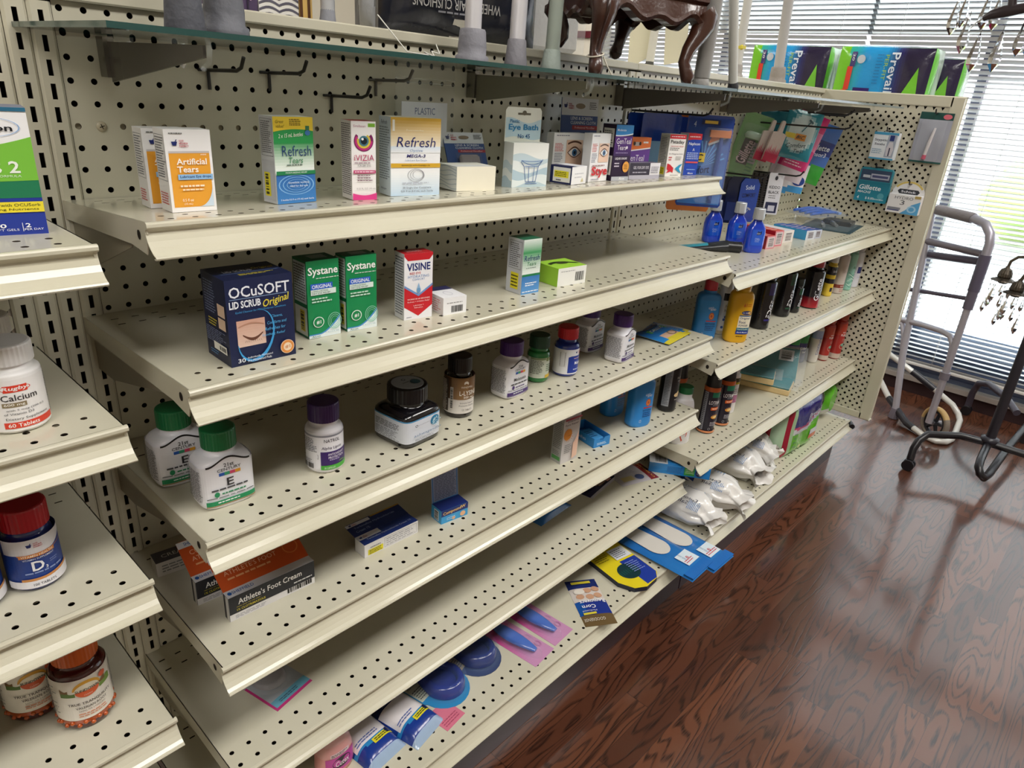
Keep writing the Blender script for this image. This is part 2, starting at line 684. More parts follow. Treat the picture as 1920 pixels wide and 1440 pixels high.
def blind(name, y0, y1, label):
    b = empty(name, (XW - .035, (y0 + y1) / 2, WZ0 + .07), 0, label, 'window blind', 'mini blinds on the shop window')
    L2 = (y1 - y0) / 2
    t = RAD(33)
    P = .0208
    n = int((1.08 + 1.105) / P)
    mb = MB()
    for k in range(n):
        z = .008 + k * P
        q = []
        for s_ in (-1, -.5, 0, .5, 1):
            w = .0125 * s_
            cr = .0011 * (1 - s_ * s_)
            q.append((w * cos(t) + cr * sin(t), -w * sin(t) + cr * cos(t)))
        V = [(x, -L2, z + zz) for x, zz in q] + [(x, L2, z + zz) for x, zz in q]
        mb.add(V, [(i, i + 1, i + 6, i + 5) for i in range(4)], '#fff', 'slat', True)
    mb.build('slats', b)
    c = MB()
    m = max(2, int((y1 - y0) / .42))
    for i in range(m):
        yy = -L2 + .12 + i * (2 * L2 - .24) / (m - 1)
        c.tube([(-.0135, yy, 0), (-.0135, yy, n * P)], .0008, '#b9b6b4', 'matte', 5)
        c.tube([(.0125, yy, 0), (.0125, yy, n * P)], .0008, '#b9b6b4', 'matte', 5)
    c.build('ladder_cord', b)
    MB().box(-.013, -L2, -.012, .013, L2, 0, '#e6e4e0', 'plastic', .002).build('bottom_rail', b)
    return b


blind('window_blind', .222, 1.68, 'white mini blind behind the footstool and the diaper packs')
blind('window_blind', -2.08, .204, 'white mini blind with closed-set slats behind the folding walker')

# outside: forecourt, valance strip, planting, a building across the way
slab('ground_exterior', XW + .15, -14, -1.45, 22, 14, -1.40, '#cfcac4')
slab('valance_strip', XW + .18, -9, .30, XW + .21, 9, .46, '#6a6668')  # valance strip, its height shaped for dark upper gaps and sunlit slats
slab('sun_stop_ledge', XW + .11, WY0, -1.185, XW + .14, WY1, -.965, '#6a7490')  # added ledge, keeps sun from slipping under the blind onto the floor
slab('building_exterior', 15, -11, -1.4, 15.4, 12, 2.6, '#dcc3c4')
for k in range(5):
    bu = MB()
    rnd = random.Random(k)
    for j in range(16):
        cx_, cy_, cz_ = rnd.uniform(-.5, .5), rnd.uniform(-.7, .7), rnd.uniform(.15, 1.0)
        r = rnd.uniform(.22, .4)
        prof = [(r * sin(pi * i / 6) + .001, cz_ - r * cos(pi * i / 6)) for i in range(7)]
        bu.lathe(prof, mix('#8fae5a', '#c3cf86', rnd.random()), 'matte', 8, cx_, cy_)
    tag(bu.build('bush', loc=(9.5 + .4 * (k % 2), -2.6 + 2.35 * k, -1.4)), 'pale green bush seen blurred through the window blinds', 'bush', 'bushes across the forecourt')

# ---------------------------------------------------------------- perforated sheet metal
I = .0254


def perforated(mb, f, u0, u1, v0, v1, us, vs, hw, hh, n=12, rect=False, depth=.0022, mat='cream', wall='#3a3027'):
    """sheet with real holes: f(u, v, l) maps to space"""
    def edges(c, lo, hi):
        return [lo] + [(a + b) / 2 for a, b in zip(c[:-1], c[1:])] + [hi]
    eu, ev = edges(us, u0, u1), edges(vs, v0, v1)
    base = []
    for i in range(n):
        a = 2 * pi * (i + .5 * (n % 8 != 0)) / n
        a = 2 * pi * i / n
        c_, s_ = cos(a), sin(a)
        m_ = max(abs(c_), abs(s_))
        sq = (c_ / m_, s_ / m_)
        base.append((sq if rect else (c_, s_), sq))
    V, F, G = [], [], []
    for ci, u in enumerate(us):
        for ri, v in enumerate(vs):
            L_, R_, B_, T_ = eu[ci] - u, eu[ci + 1] - u, ev[ri] - v, ev[ri + 1] - v
            b = len(V)
            for (hx, hy), (sx_, sy_) in base:
                V.append(f(u + hx * hw, v + hy * hh, 0))
            for (hx, hy), (sx_, sy_) in base:
                V.append(f(u + (sx_ * R_ if sx_ > 0 else -sx_ * L_), v + (sy_ * T_ if sy_ > 0 else -sy_ * B_), 0))
            for (hx, hy), (sx_, sy_) in base:
                V.append(f(u + hx * hw, v + hy * hh, -depth))
            for i in range(n):
                j = (i + 1) % n
                F.append((b + i, b + n + i, b + n + j, b + j))
                G.append((b + i, b + j, b + 2 * n + j, b + 2 * n + i))
    k = len(V)
    mb.add(V, F, '#ccc', mat)
    mb.add(V, G, wall, 'matte')  # cream sheet's hole walls coloured dark, shade put into the colour
    return mb


def down(z0, z1):
    """hole rows on the 1-inch grid between z1 (low) and z0"""
    k0, k1 = int(math.ceil(-z0 / I - 1e-6)), int(math.floor(-z1 / I + 1e-6))
    return sorted(-k * I for k in range(k0, k1 + 1))


BOARD = lambda u, v, l=0.0: (u, -l, v)


def strip(mb, x, z0, z1, w=.0122):
    """one slotted channel of an upright post"""
    f = lambda u, v, l=0.0: (u, -.004 - l, v)
    vs_ = [-(k + .5) * I for k in range(0, int(-z0 / I) - 1)][::-1]
    perforated(mb, f, x - w + .003, x + w - .003, z0, z1, [x], vs_, .0026, .0085, 8, True, .003)
    for s_ in (-1, 1):
        a, b = x + s_ * (w - .003), x + s_ * w
        mb.add([(a, -.004, z0), (a, -.004, z1), (b, -.001, z1), (b, -.001, z0), (b, .02, z1), (b, .02, z0)], [(0, 1, 2, 3), (3, 2, 4, 5)], '#ccc', 'cream')


ZB = -1.15

gu = empty('shelving_unit', (0, 0, 0), 0, 'cream pegboard back of the middle bay with a capped top rail and dark kick plate', 'shelving')
pb = perforated(MB(), BOARD, -.0072, 1.148, ZB, .008, [k * I for k in range(46)], down(0, ZB), .0036, .0036, 16)
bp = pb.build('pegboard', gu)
MB().box(-.0072, .012, ZB, 1.148, .018, .008, '#17120e', 'matte').build('cavity_shade_sheet', gu)  # dark sheet stands in for the shaded cavity behind the peg holes
MB().box(-.0072, .004, -5 * I - .010, 1.148, .009, -5 * I + .010, '#b5ab92', 'matte').build('backing_bar', gu)
sc = MB()
sc.lathe([(.0062, 0), (.0058, .0012), (.001, .0016)], '#bdb298', 'plastic', 18)
for a in (0, 90):
    c_, s_ = cos(RAD(a + 20)), sin(RAD(a + 20))
    q = [(x * c_ - y * s_, x * s_ + y * c_, .0018) for x, y in ((-.003, -.0005), (.003, -.0005), (.003, .0005), (-.003, .0005))]
    sc.quad(*q, '#2a2520', 'matte')
sc.build('screw', gu, (I * 1.02, -.0004, -5 * I), rot=(RAD(90), 0, 0))
st_ = MB()
for x in (-.0202, -.0452):
    strip(st_, x, ZB, 0.005)
st_.box(-.0555, .02, ZB, -.0085, .022, .005, '#17120e', 'matte')  # dark sheet behind the post slots, the same painted shade
st_.build('upright_post', gu)
st_ = MB()
for x in (1.1622, 1.1872):
    strip(st_, x, ZB, 0.005)
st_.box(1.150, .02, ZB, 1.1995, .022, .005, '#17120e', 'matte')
st_.build('upright_post', gu)
MB().box(-.058, -.008, .008, 1.1752, .07, .0235, '#ccc', 'cream', .002).build('top_rail', gu)
MB().box(-.058, .07, .006, 1.1752, .43, .020, '#ccc', 'cream').build('rear_top_shelf', gu)
MB().box(-.058, .055, FZ, 1.1752, .07, .006, '#b9b098', 'matte').build('rear_panel', gu)

fu = empty('shelving_unit', (1.2, 0, 0), 0, 'cream pegboard back of the bay next to the window, behind the hanging razors', 'shelving')
OFF = -1.2
pb = perforated(MB(), lambda u, v, l=0.0: (u + OFF, -l, v), 1.2005, 2.3462, ZB, .008, [1.2150 + k * I for k in range(45)], down(0, ZB), .0034, .0034, 8)
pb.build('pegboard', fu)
MB().box(1.2 + OFF, .012, ZB, 2.378 + OFF, .018, .008, '#17120e', 'matte').build('cavity_shade_sheet', fu)  # painted cavity shade, run past the corner to stop light leaking through
MB().box(1.1752 + OFF, -.008, .008, 2.38 + OFF, .07, .0235, '#ccc', 'cream', .002).build('top_rail', fu)
MB().box(1.1752 + OFF, .07, .006, 2.38 + OFF, .43, .020, '#ccc', 'cream').build('rear_top_shelf', fu)
MB().box(1.1752 + OFF, .055, FZ, 2.38 + OFF, .07, .006, '#b9b098', 'matte').build('rear_panel', fu)

lu = empty('shelving_unit', (-.09, 0, 0), 0, 'cream pegboard bay with slotted posts beside the vitamin shelves', 'shelving')
pb = perforated(MB(), lambda u, v, l=0.0: (u + .09, -l, v), -1.2, -.1085, ZB, .008, [-.1230 - k * I for k in range(16)][::-1], down(0, ZB), .0036, .0036, 12)
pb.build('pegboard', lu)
MB().box(-1.1, .012, ZB, -.02, .018, .008, '#17120e', 'matte').build('cavity_shade_sheet', lu)  # dark colour stands for the shade behind this board
st_ = MB()
for x in (-.0705, -.0955):
    strip(st_, x + .09, ZB, 0.005)
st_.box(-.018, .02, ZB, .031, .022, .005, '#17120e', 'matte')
st_.build('upright_post', lu)
MB().box(-1.11, -.008, .008, .031, .07, .0235, '#ccc', 'cream', .002).build('top_rail', lu)

# end panel across the bay, with a solid rim
ep = empty('end_panel', (2.345, -.22, FZ), 0, 'cream perforated end panel across the far end of the shelves, razor packs hooked on it', 'panel')
EZ = -FZ
f_ = lambda u, v, l=0.0: (-l, -u + .22, v + EZ)
ys = [.0403 + k * I for k in range(15)]
zs = [-.0622 + .0254 - r * I for r in range(41)][::-1]
perforated(MB(), f_, -.0, .405, -1.068, -.012, ys, zs, .0036, .0036, 12).build('perforated_sheet', ep)
rim = MB()
rim.box(-.004, .22, -.012 + EZ, .027, -.185, .0215 + EZ, '#ccc', 'cream', .003)
rim.box(-.004, -.185, -1.094 + EZ, .027, -.216, .0215 + EZ, '#ccc', 'cream', .004)
rim.box(-.004, .22, -1.094 + EZ, .027, -.185, -1.068 + EZ, '#ccc', 'cream', .003)
rim.build('rim', ep)
MB().box(.010, .22, -1.07 + EZ, .016, -.186, -.01 + EZ, '#17120e', 'matte').build('cavity_shade_sheet', ep)  # dark sheet painted as the shade inside the end panel
MB().box(.022, .22, -1.07 + EZ, .027, -.186, -.01 + EZ, '#b9b098', 'matte').build('rear_sheet', ep)
es = MB()
es.box(2.3725, -.32, -.056, 2.70, .46, -.032, '#ccc', 'cream', .002)
es = tag(es.build('endcap_shelf'), 'cream endcap shelf behind the end panel carrying the diaper packs', 'shelf')

# ---------------------------------------------------------------- steel shelves


def lip(mb, x0, x1, D, col='#ccc'):
    prof = [(-D + .004, 0), (-D + .0012, -.0006), (-D, -.0022), (-D, -.0052), (-D + .0014, -.0068), (-D + .005, -.0076), (-D + .0062, -.010), (-D + .0056, -.014),
            (-D + .0034, -.0195), (-D - .0006, -.025), (-D - .0052, -.0295), (-D - .0092, -.0322), (-D - .0114, -.0328), (-D - .0126, -.0344), (-D - .0118, -.0360), (-D - .0098, -.0360), (-D - .0082, -.0346)]
    back = [(y + .0013, z - .0004) for y, z in prof]
    n = len(prof)
    for q in (prof, back):
        mb.loft([[(x0, y, z) for y, z in q], [(x1, y, z) for y, z in q]], col, 'cream', smooth=False, caps=(False, False), closed=False)
    for x in (x0, x1):
        V = [(x, y, z) for y, z in prof] + [(x, y, z) for y, z in back]
        mb.add(V, [(i, i + 1, n + i + 1, n + i) for i in range(n - 1)], col, 'cream')


def shelf(name, x0, x1, D, zb, zf, label, group, hole0=.0254, holes=16, slots=True, deck=False):
    """steel shelf hung on the posts: origin at the back edge, local x from 0"""
    L_ = x1 - x0
    tilt = math.atan2(zf - zb, D)
    o = empty(name, (x0, 0, zb), 0, label, 'shelf', group)
    o.rotation_euler = (-tilt, 0, 0)
    top = MB()
    f = lambda u, v, l=0.0: (u, v, l)
    us = []
    u = hole0
    while u < L_ - .012:
        us.append(u)
        u += I
    r1, r2 = -D + .018, -D + .0434
    yb_ = -.001
    perforated(top, f, 0, L_, -D + .0045, -D + .056, us, [r1, r2], .0033, .0033, holes, False, .0012, 'cream')
    if slots:
        perforated(top, f, 0, L_, -.072, yb_, us, [-.058, -.033], .0045, .0013, 8, True, .0012, 'cream')
        top.quad((0, -D + .056, 0), (L_, -D + .056, 0), (L_, -.072, 0), (0, -.072, 0), '#ccc', 'cream')
    else:
        top.quad((0, -D + .056, 0), (L_, -D + .056, 0), (L_, yb_, 0), (0, yb_, 0), '#ccc', 'cream')
    top.box(.002, -D + .009, -.0125, L_ - .002, -D + .06, -.0115, '#1b1611', 'matte')  # dark strips under the holes stand in for the hollow shelf's shade
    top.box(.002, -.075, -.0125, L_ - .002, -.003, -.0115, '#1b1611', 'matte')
    for x in (0, L_):
        s_ = 1 if x == 0 else -1
        pl = [(-.001, 0), (-D + .0045, 0), (-D + .0045, -.012), (-D + .009, -.0135), (-D + .0085, -.022), (-D + .0125, -.0335), (-D + .05, -.027), (-.01, -.022), (-.001, -.022)]
        mp = flat((x, 0, 0), (0, 1, 0), (0, 0, 1))
        top.prism(pl, lambda a, b, l=0.0: (x + s_ * (.0012 if l else 0), a, b), 1, '#ccc', 'cream')
        if x == 0:
            cxy = (-D + .026, -.0145)
            V = [(x - .0004, cxy[0] + .0042 * cos(2 * pi * k / 12), cxy[1] + .0052 * sin(2 * pi * k / 12)) for k in range(12)]
            top.add(V, [tuple(range(12))], '#241d17', 'matte')
    top.build('shelf_plate', o)
    lp = MB()
    lip(lp, -.0012, L_ + .0025, D)
    lp.build('price_rail', o)
    if not deck:
        for x in (.007, L_ - .009):
            b = MB()
            pl = [(-.001, -.018), (-D * .72, -.018), (-D * .72, -.034), (-.055, -.074), (-.001, -.074)]
            b.prism(pl, lambda a, c, l=0.0: (x + l, a, c), .002, '#8e8672', 'plastic')
            b.build('bracket', o)
    return o


GM = 'middle bay shelves'
shelf('steel_shelf', -.032, 1.172, .2632, -.213, -.195, 'top cream steel shelf of the middle bay, eye drop cartons in a row', GM, .0305)
shelf('steel_shelf', -.032, 1.172, .3169, -.3625, -.3585, 'cream steel shelf with the navy eyelid scrub box and green eye drop cartons', GM, .027)
shelf('steel_shelf', -.032, 1.172, .312, -.5545, -.5525, 'cream steel shelf carrying the vitamin bottles of the middle bay', GM, .025)
shelf('steel_shelf', -.032, 1.172, .312, -.743, -.743, 'cream steel shelf with the orange foot cream cartons lying on it', GM, .021)
shelf('steel_shelf', -.032, 1.172, .312, -.942, -.942, 'nearly empty cream steel shelf above the insole packs', GM, .0136)
GR = 'far bay shelves'
shelf('steel_shelf', 1.176, 2.340, .338, -.397, -.397, 'cream steel shelf with the three blue aftershave bottles', GR, .03, 8)
shelf('steel_shelf', 1.176, 2.340, .338, -.615, -.615, 'cream steel shelf with foot powder bottles and shaving cans', GR, .03, 8)
shelf('steel_shelf', 1.176, 2.340, .338, -.880, -.880, 'cream steel shelf with the wrapped sponge blocks and black spray cans', GR, .03, 8)
GL = 'vitamin bay shelves'
for (z, what) in ((-.205, 'the blue and green eye vitamin carton'), (-.390, 'the white calcium bottle'), (-.585, 'the red-capped vitamin D bottle'), (-.800, 'the orange-capped valerian bottle')):
    shelf('steel_shelf', -1.19, -.090, .292, z, z, 'short end of a cream steel shelf holding ' + what, GL, .034)
GD = 'base decks'
d_ = shelf('base_deck', -.055, 1.1745, .378, -1.110, -1.110, 'cream base deck of the middle bay with insole and heel packs', GD, .0305, 16, True, True)
MB().box(.002, -.352, FZ + 1.111, 1.1745 - (-.055) - .002, -.335, -.046, '#35242a', 'plastic').build('kick_plate', d_)
d_ = shelf('base_deck', 1.1765, 2.343, .380, -1.1115, -1.1115, 'cream base deck at the window end with white salt bags on it', GD, .03, 8, True, True)
MB().box(.002, -.352, FZ + 1.111, 2.31 - (1.1765) - .002, -.335, -.046, '#35242a', 'plastic').build('kick_plate', d_)
d_ = shelf('base_deck', -1.19, -.060, .378, -1.110, -1.110, 'dark low base deck below the vitamin shelves', GD, .0305, 12, True, True)
MB().box(.002, -.352, FZ + 1.111, -.060 - (-1.19) - .002, -.335, -.046, '#35242a', 'plastic').build('kick_plate', d_)
bc = MB()
pts = [(2.343, -.20, -1.135), (2.356, -.26, -1.135), (2.372, -.335, -1.135), (2.370, -.372, -1.135), (2.345, -.39, -1.137)]
bc.tube(pts, .011, '#17161a', 'plastic', 8)
tag(bc.build('deck_bumper'), 'black rubber bumper wrapped round the end of the base deck', 'bumper')

# glass shelf on dark steel brackets
gs = empty('glass_shelf', (.6, -.14, -.0245), 0, 'clear glass shelf with a dark green edge under the top rail', 'glass shelf')
gp = MB()
for (xa, xb) in ((-.05, 1.13), (1.134, 2.30)):
    xa, xb = xa - .6, xb - .6
    y0, y1 = -.282 + .14, -.004 + .14
    gp.add([(xa, y0, .0055), (xb, y0, .0055), (xb, y1, .0055), (xa, y1, .0055), (xa, y0, 0), (xb, y0, 0), (xb, y1, 0), (xa, y1, 0)], [(0, 1, 2, 3), (4, 7, 6, 5)], '#fff', 'shelfglass')
    for q in ((xa, y0, xb, y0), (xb, y0, xb, y1), (xb, y1, xa, y1), (xa, y1, xa, y0)):
        gp.quad((q[0], q[1], 0), (q[2], q[3], 0), (q[2], q[3], .0055), (q[0], q[1], .0055), '#1c4643' if xa < 0 else '#7b8c8e', 'glossy')
gp.build('glass_pane', gs)
for k, (x, dk) in enumerate(((.040, '#4a4640'), (.648, '#84806f'), (1.112, '#6a6661'), (1.62, '#77736c'), (2.02, '#77736c'))):
    b = empty('shelf_bracket', (x, 0, -.05), 0, ['dark steel bracket at the near end of the glass shelf', 'steel bracket behind the small zip bag end of the glass shelf',
              'dark steel bracket over the white eye bath carton side, by the slotted post', 'steel bracket over the hanging blue razor pack', 'steel bracket at the window end of the glass shelf'][k], 'bracket', 'glass shelf brackets')
    m = MB()
    m.prism([(-.022, -.025), (-.268, .008), (-.268, .019), (-.022, .019)], lambda a, c, l=0.0: (l - .0015, a, c), .003, dk, 'steel')
    m.build('bracket_arm', b)
    m = MB()
    m.prism([(-.001, -.020), (-.022, -.020), (-.022, .024), (-.001, .024)], lambda a, c, l=0.0: (l - .006, a, c), .012, '#8a8780', 'metal')
    m.build('bracket_hook', b)
    for y in (-.06, -.20):
        c_ = MB()
        c_.box(-.010, y - .012, .0195, .010, y + .012, .0245, '#dfe4e4', 'shell')
        c_.tube([(.004, y - .012, .02), (.006, y - .013, .006), (.006, y - .004, -.001), (.006, y + .004, .004)], .0022, '#e8ecec', 'glossy', 6)
        c_.build('clear_clip', b)
    e_ = MB()
    e_.tube([(0, -.262, -.002), (0, -.276, .004), (0, -.279, .016), (0, -.274, .030)], .0028, '#b9c0bc', 'clearbag', 6)
    e_.build('end_stop', b)

# ---------------------------------------------------------------- goods: builders
NAVY, INK = '#1b2a6b', '#2a2d38'


def carton(name, label, cat, group, loc, yaw, w, h, d, cols, art=None, mat='card', tilt=None):
    """cols: front, sides, top; origin at the front left foot; art(F, L, T, R) prints on the faces"""
    fc, sc_, tc = cols
    m = MB()
    V = [(0, 0, 0), (w, 0, 0), (w, d, 0), (0, d, 0), (0, 0, h), (w, 0, h), (w, d, h), (0, d, h)]
    m.add(V, [(0, 1, 5, 4), (3, 0, 4, 7), (1, 2, 6, 5), (4, 5, 6, 7), (2, 3, 7, 6), (0, 3, 2, 1)], [lin(c) if isinstance(c, str) else c for c in (fc, sc_, sc_, tc, sc_, sc_)], mat)
    if art:
        art(Art(m, flat((0, 0, 0), (1, 0, 0), (0, 0, 1)), w, h), Art(m, flat((0, d, 0), (0, -1, 0), (0, 0, 1)), d, h),
            Art(m, flat((0, 0, h), (1, 0, 0), (0, 1, 0)), w, d), Art(m, flat((w, 0, 0), (0, 1, 0), (0, 0, 1)), d, h))
    o = m.build(name, None, loc, yaw)
    if tilt:
        o.rotation_euler = (RAD(tilt[0]), RAD(tilt[1]), RAD(yaw))
    return tag(o, label, cat, group)


def facts(L, y0=.35, y1=.95, col='#5b5d66'):
    L.frame(.08, y0, .92, y1, .0004, '#3c3e48')
    L.fine(.14, y0 + .03, .88, y1 - .02, 16, col, .4)


def eye(F, cx, cy, s, skin='#e6c3ac'):
    k = s * F.w / F.h
    F.rect(cx - s, cy - k, cx + s, cy + k, skin)
    F.band(lambda x: cy + .55 * k + .25 * k * sin((x - cx + s) / (2 * s) * pi), lambda x: cy + .7 * k + .25 * k * sin((x - cx + s) / (2 * s) * pi), '#5b3a2c', cx - .85 * s, cx + .8 * s)
    F.band(lambda x: cy - .42 * k * sin((x - cx + .85 * s) / (1.7 * s) * pi), lambda x: cy + .5 * k * sin((x - cx + .85 * s) / (1.7 * s) * pi), '#6d4536', cx - .85 * s, cx + .85 * s)
    F.band(lambda x: cy - .34 * k * sin((x - cx + .75 * s) / (1.5 * s) * pi), lambda x: cy + .36 * k * sin((x - cx + .75 * s) / (1.5 * s) * pi), '#f2ece8', cx - .75 * s, cx + .75 * s)
    F.disc(cx, cy, .3 * s, .3 * k, '#3f6f9e')
    F.disc(cx, cy, .13 * s, .13 * k, '#101520')


def mortar(F, x, y, s, col=NAVY):
    k = s * F.w / F.h
    F.poly([(x - s, y + .5 * k), (x + s, y + .5 * k), (x + .6 * s, y - .8 * k), (x - .6 * s, y - .8 * k)], col)
    F.poly([(x + .2 * s, y + .5 * k), (x + .5 * s, y + .5 * k), (x + .9 * s, y + 1.1 * k), (x + .6 * s, y + 1.2 * k)], col)


def gnp(F, x, y, s):
    """blue mortar with the three red lines beside it"""
    k = s * F.w / F.h
    mortar(F, x, y, s)
    for i, t in enumerate(('GOOD', 'NEIGHBOR', 'PHARMACY')):
        F.text(t, x + 1.5 * s, y + (.75 - .85 * i) * k, (1.6, 2.9, 3.1)[i] * s, '#b3283a', .6 * k, .02, align='l')


def stick(L, x0, y0, x1, y1, rot=True):
    """yellow price sticker"""
    L.rect(x0, y0, x1, y1, '#e8dc28')
    L.fine(x0 + .08 * (x1 - x0), y0 + .1 * (y1 - y0), x1 - .05 * (x1 - x0), y1 - .1 * (y1 - y0), 4, '#33331a', .45, .1)


zS1 = lambda y: -.213 - y * .0684 + .0005

# ---------------------------------------------------------------- top shelf of the middle bay


def a_tears(F, L, T, R):
    F.rect(.06, .06, .94, .72, '#e9a234')
    F.rect(.06, .72, .94, .745, '#c9c3c4')
    # light corner below the round sweep of the panel
    pts = [(.94, .06), (.94, .34)] + [(.94 - .34 * (1 - cos(a)), .34 - .28 * sin(a)) for a in [pi / 2 * i / 8 for i in range(1, 9)]]
    F.poly(pts[:1] + pts[1:], '#cfe0f0')
    F.fine(.1, .94, .42, .97, 1, '#777', .5)
    gnp(F, .2, .84, .065)
    F.text('mini', .80, .705, .12, '#fff', .02)
    F.text('Artificial', .20, .62, .66, '#fdf6ea', .075, .02, align='l')
    F.text('Tears', .20, .525, .46, '#fdf6ea', .075, .02, align='l')
    F.rect(.2, .40, .97, .465, '#93bfe8')
    F.text('Lubricant Eye drops', .585, .433, .68, '#1c3d78', .04, .01)
    F.fine(.23, .30, .85, .345, 1, '#fbe8c8', .5)
    F.fine(.27, .26, .75, .295, 1, '#fbe8c8', .5)
    F.text('0.5 fl oz', .36, .15, .24, '#fdf6ea', .035)
    F.text('(15 mL)', .36, .10, .18, '#fdf6ea', .03)
    facts(L, .38, .93)
    L.fine(.15, .08, .85, .24, 5, '#c04848', .45)


TL = 'white and orange eye drop cartons'
carton('eye_drop_carton', 'front orange and white artificial tears carton at the end of the top shelf', 'carton', TL, (.018, -.202, zS1(-.2)), -2, .049, .086, .029, ('#f1eff0', '#dcdad8', '#eceaea'), a_tears)
carton('eye_drop_carton', 'orange and white artificial tears carton half hidden behind its twin', 'carton', TL, (.0155, -.150, zS1(-.150)), -3, .049, .086, .029, ('#f1eff0', '#dcdad8', '#eceaea'), a_tears)


def a_refresh(F, L, T, R):
    F.rect(0, .38, 1, .72, '#f4f8f4', '#2d9a52')
    F.rect(0, .70, 1, 1, '#2a9b50')
    F.band(lambda x: .84 + .05 * x - .10 * (x - .3) ** 2, 1.0, '#f2d13a')
    F.text('Great', .16, .945, .2, '#5d4a10', .035, shear=.3)
    F.text('value!', .17, .895, .2, '#5d4a10', .035, shear=.3)
    F.fine(.40, .90, .72, .98, 4, '#6b5516', .5)
    F.text('2 x 15 mL bottles', .42, .795, .62, '#fdfdf0', .045, shear=.25, rot=4)
    F.band(.80, .90, '#3a7a50', .80, .90, 4)
    F.disc(.85, .82, .07, .03, '#3f78b8')
    F.text('Refresh', .55, .615, .74, '#1d3f74', .12, -.004)
    F.text('Tears', .52, .505, .36, '#1f7a48', .07, 0, .2)
    F.fine(.28, .44, .80, .465, 1, '#60756a', .5)
    F.rect(0, .0, 1, .34, '#3f82c4', '#2b66ae')
    for k in range(4):
        F.disc(.5, .22, .46 - .1 * k, .12 - .027 * k, '#7fb2e2', .93)
    F.rect(.0, .34, 1, .385, '#1f7c4a')
    F.text('MOISTURIZING RELIEF', .5, .365, .55, '#e9f4ec', .018)
    F.text('Immediate, soothing', .55, .245, .52, '#e8f1fb', .03)
    F.text('relief for dry eyes', .55, .205, .46, '#e8f1fb', .03)
    F.text('2 bottles 0.5 fl oz (15 mL) each Sterile', .5, .045, .86, '#f2f6fb', .026)
    facts(L, .55, .97)
    L.rect(.08, .03, .92, .5, '#b9bcc4')
    L.rect(.2, .08, .62, .36, '#dfd32a')
    L.bars(.28, .1, .5, .34, 10, '#3c3b20', False)


carton('eye_drop_carton', 'green and blue eye drop carton with a yellow top band', 'carton', None, (.147, -.195, zS1(-.195)), 4, .056, .101, .028, ('#eef3ee', '#c9ccd2', '#e0e0d8'), a_refresh)


def a_iviz(F, L, T, R):
    F.text('Similasan', .33, .94, .5, '#b06a86', .03, 0, .1)
    F.rect(.68, .93, .97, .975, '#7cb23a')
    for k, (c, r, a0, a1) in enumerate((('#7a1f5e', .40, 140, 400), ('#c2347c', .36, 150, 360), ('#d8c24a', .28, 160, 420), ('#4a7c8c', .2, 0, 360), ('#16242e', .13, 0, 360))):
        F.disc(.5, .755, r, r * .33, c, .72 if k < 3 else 0, 24, a0, a1)
    F.disc(.44, .78, .05, .016, '#fff')
    F.text('iVIZIA', .5, .545, .82, '#b3205c', .075, -.004)
    F.fine(.1, .47, .95, .49, 1, '#8a6a78', .5)
    F.text('FOR DRY EYES', .5, .445, .55, '#333', .025)
    F.rect(.05, .345, .97, .385, '#c43a74')
    F.fine(.1, .352, .92, .38, 1, '#fbe0ea', .5, .05)
    F.fine(.2, .24, .85, .335, 3, '#8a6a78', .4)
    F.text('0.33 FL OZ (10 ml)', .55, .145, .78, '#8a8088', .028)
    F.band(0, lambda x: .09 - .03 * sin(pi * x), '#e0408e')
    L.fine(.06, .05, .94, .97, 34, '#6a6468', .45, .15)
    for y in (.45, .28, .17):
        L.rect(.04, y, .96, y + .004, '#444')


carton('eye_drop_carton', 'slim white eye drop carton with a colourful eye ring and pink foot', 'carton', None, (.249, -.206, zS1(-.206)), -11, .034, .098, .032, ('#f3f0f0', '#dedad8', '#9a3434'), a_iviz)


def a_optive(F, L, T, R):
    F.rect(0, .0, 1, .3, '#c3daf0', '#f4f6f8')
    F.rect(0, .62, 1, 1, '#f6eeda', '#d8a82c')
    F.rect(0, .56, 1, .64, '#f3f5f8', '#dbe7f4')
    F.band(lambda x: .83, .97, '#f5f3ee', .03, .075, 2)
    F.text('Preservative-free', .47, .845, .34, '#fbf3dc', .022)
    F.text('Refresh', .5, .695, .78, '#20286e', .125, -.004, .18)
    F.text('Optive', .5, .585, .26, '#8aa6cc', .042, 0, .15)
    F.text('MEGA-3', .5, .52, .38, '#241f6a', .042, .015, .15)
    F.text('Lubricant Eye Drops', .5, .462, .44, '#6a86b0', .026)
    F.rect(0, .37, 1, .425, '#d7aa34')
    F.text('ENHANCED WITH FLAXSEED OIL', .5, .398, .58, '#5d4812', .018)
    for k in range(3):
        F.disc(.5 + .02 * k, .27 + .004 * k, .17 - .03 * k, .085 - .015 * k, '#8c8a92', .95)
    F.fine(.22, .15, .80, .18, 2, '#9a9aa6', .4)
    F.text('30 Single-Use Containers', .52, .105, .58, '#34363e', .032)
    F.text('0.01 fl oz (0.4 mL) each Sterile', .52, .06, .66, '#34363e', .032)
    L.text('Refresh', .45, .93, .5, '#38406e', .05, 0, .18)
    L.fine(.05, .2, .95, .88, 22, '#75828f', .4, .25)
    L.text('Allergan', .4, .08, .5, '#38406e', .03)


carton('eye_drop_carton', 'wide white and gold eye drop carton with a curled line emblem', 'carton', None, (.3195, -.196, zS1(-.196)), -10, .079, .104, .034, ('#f4f5f7', '#cddae4', '#d8d2c0'), a_optive)


def a_flat(F, L, T, R):
    for k in range(6):
        L.band(lambda x, k=k: .1 + .16 * k + .05 * sin(6 * x + k), lambda x, k=k: .13 + .16 * k + .05 * sin(6 * x + k), '#a9b2ba')
    T.band(.1, lambda x: .3 + .1 * sin(5 * x), '#dfe2e2')


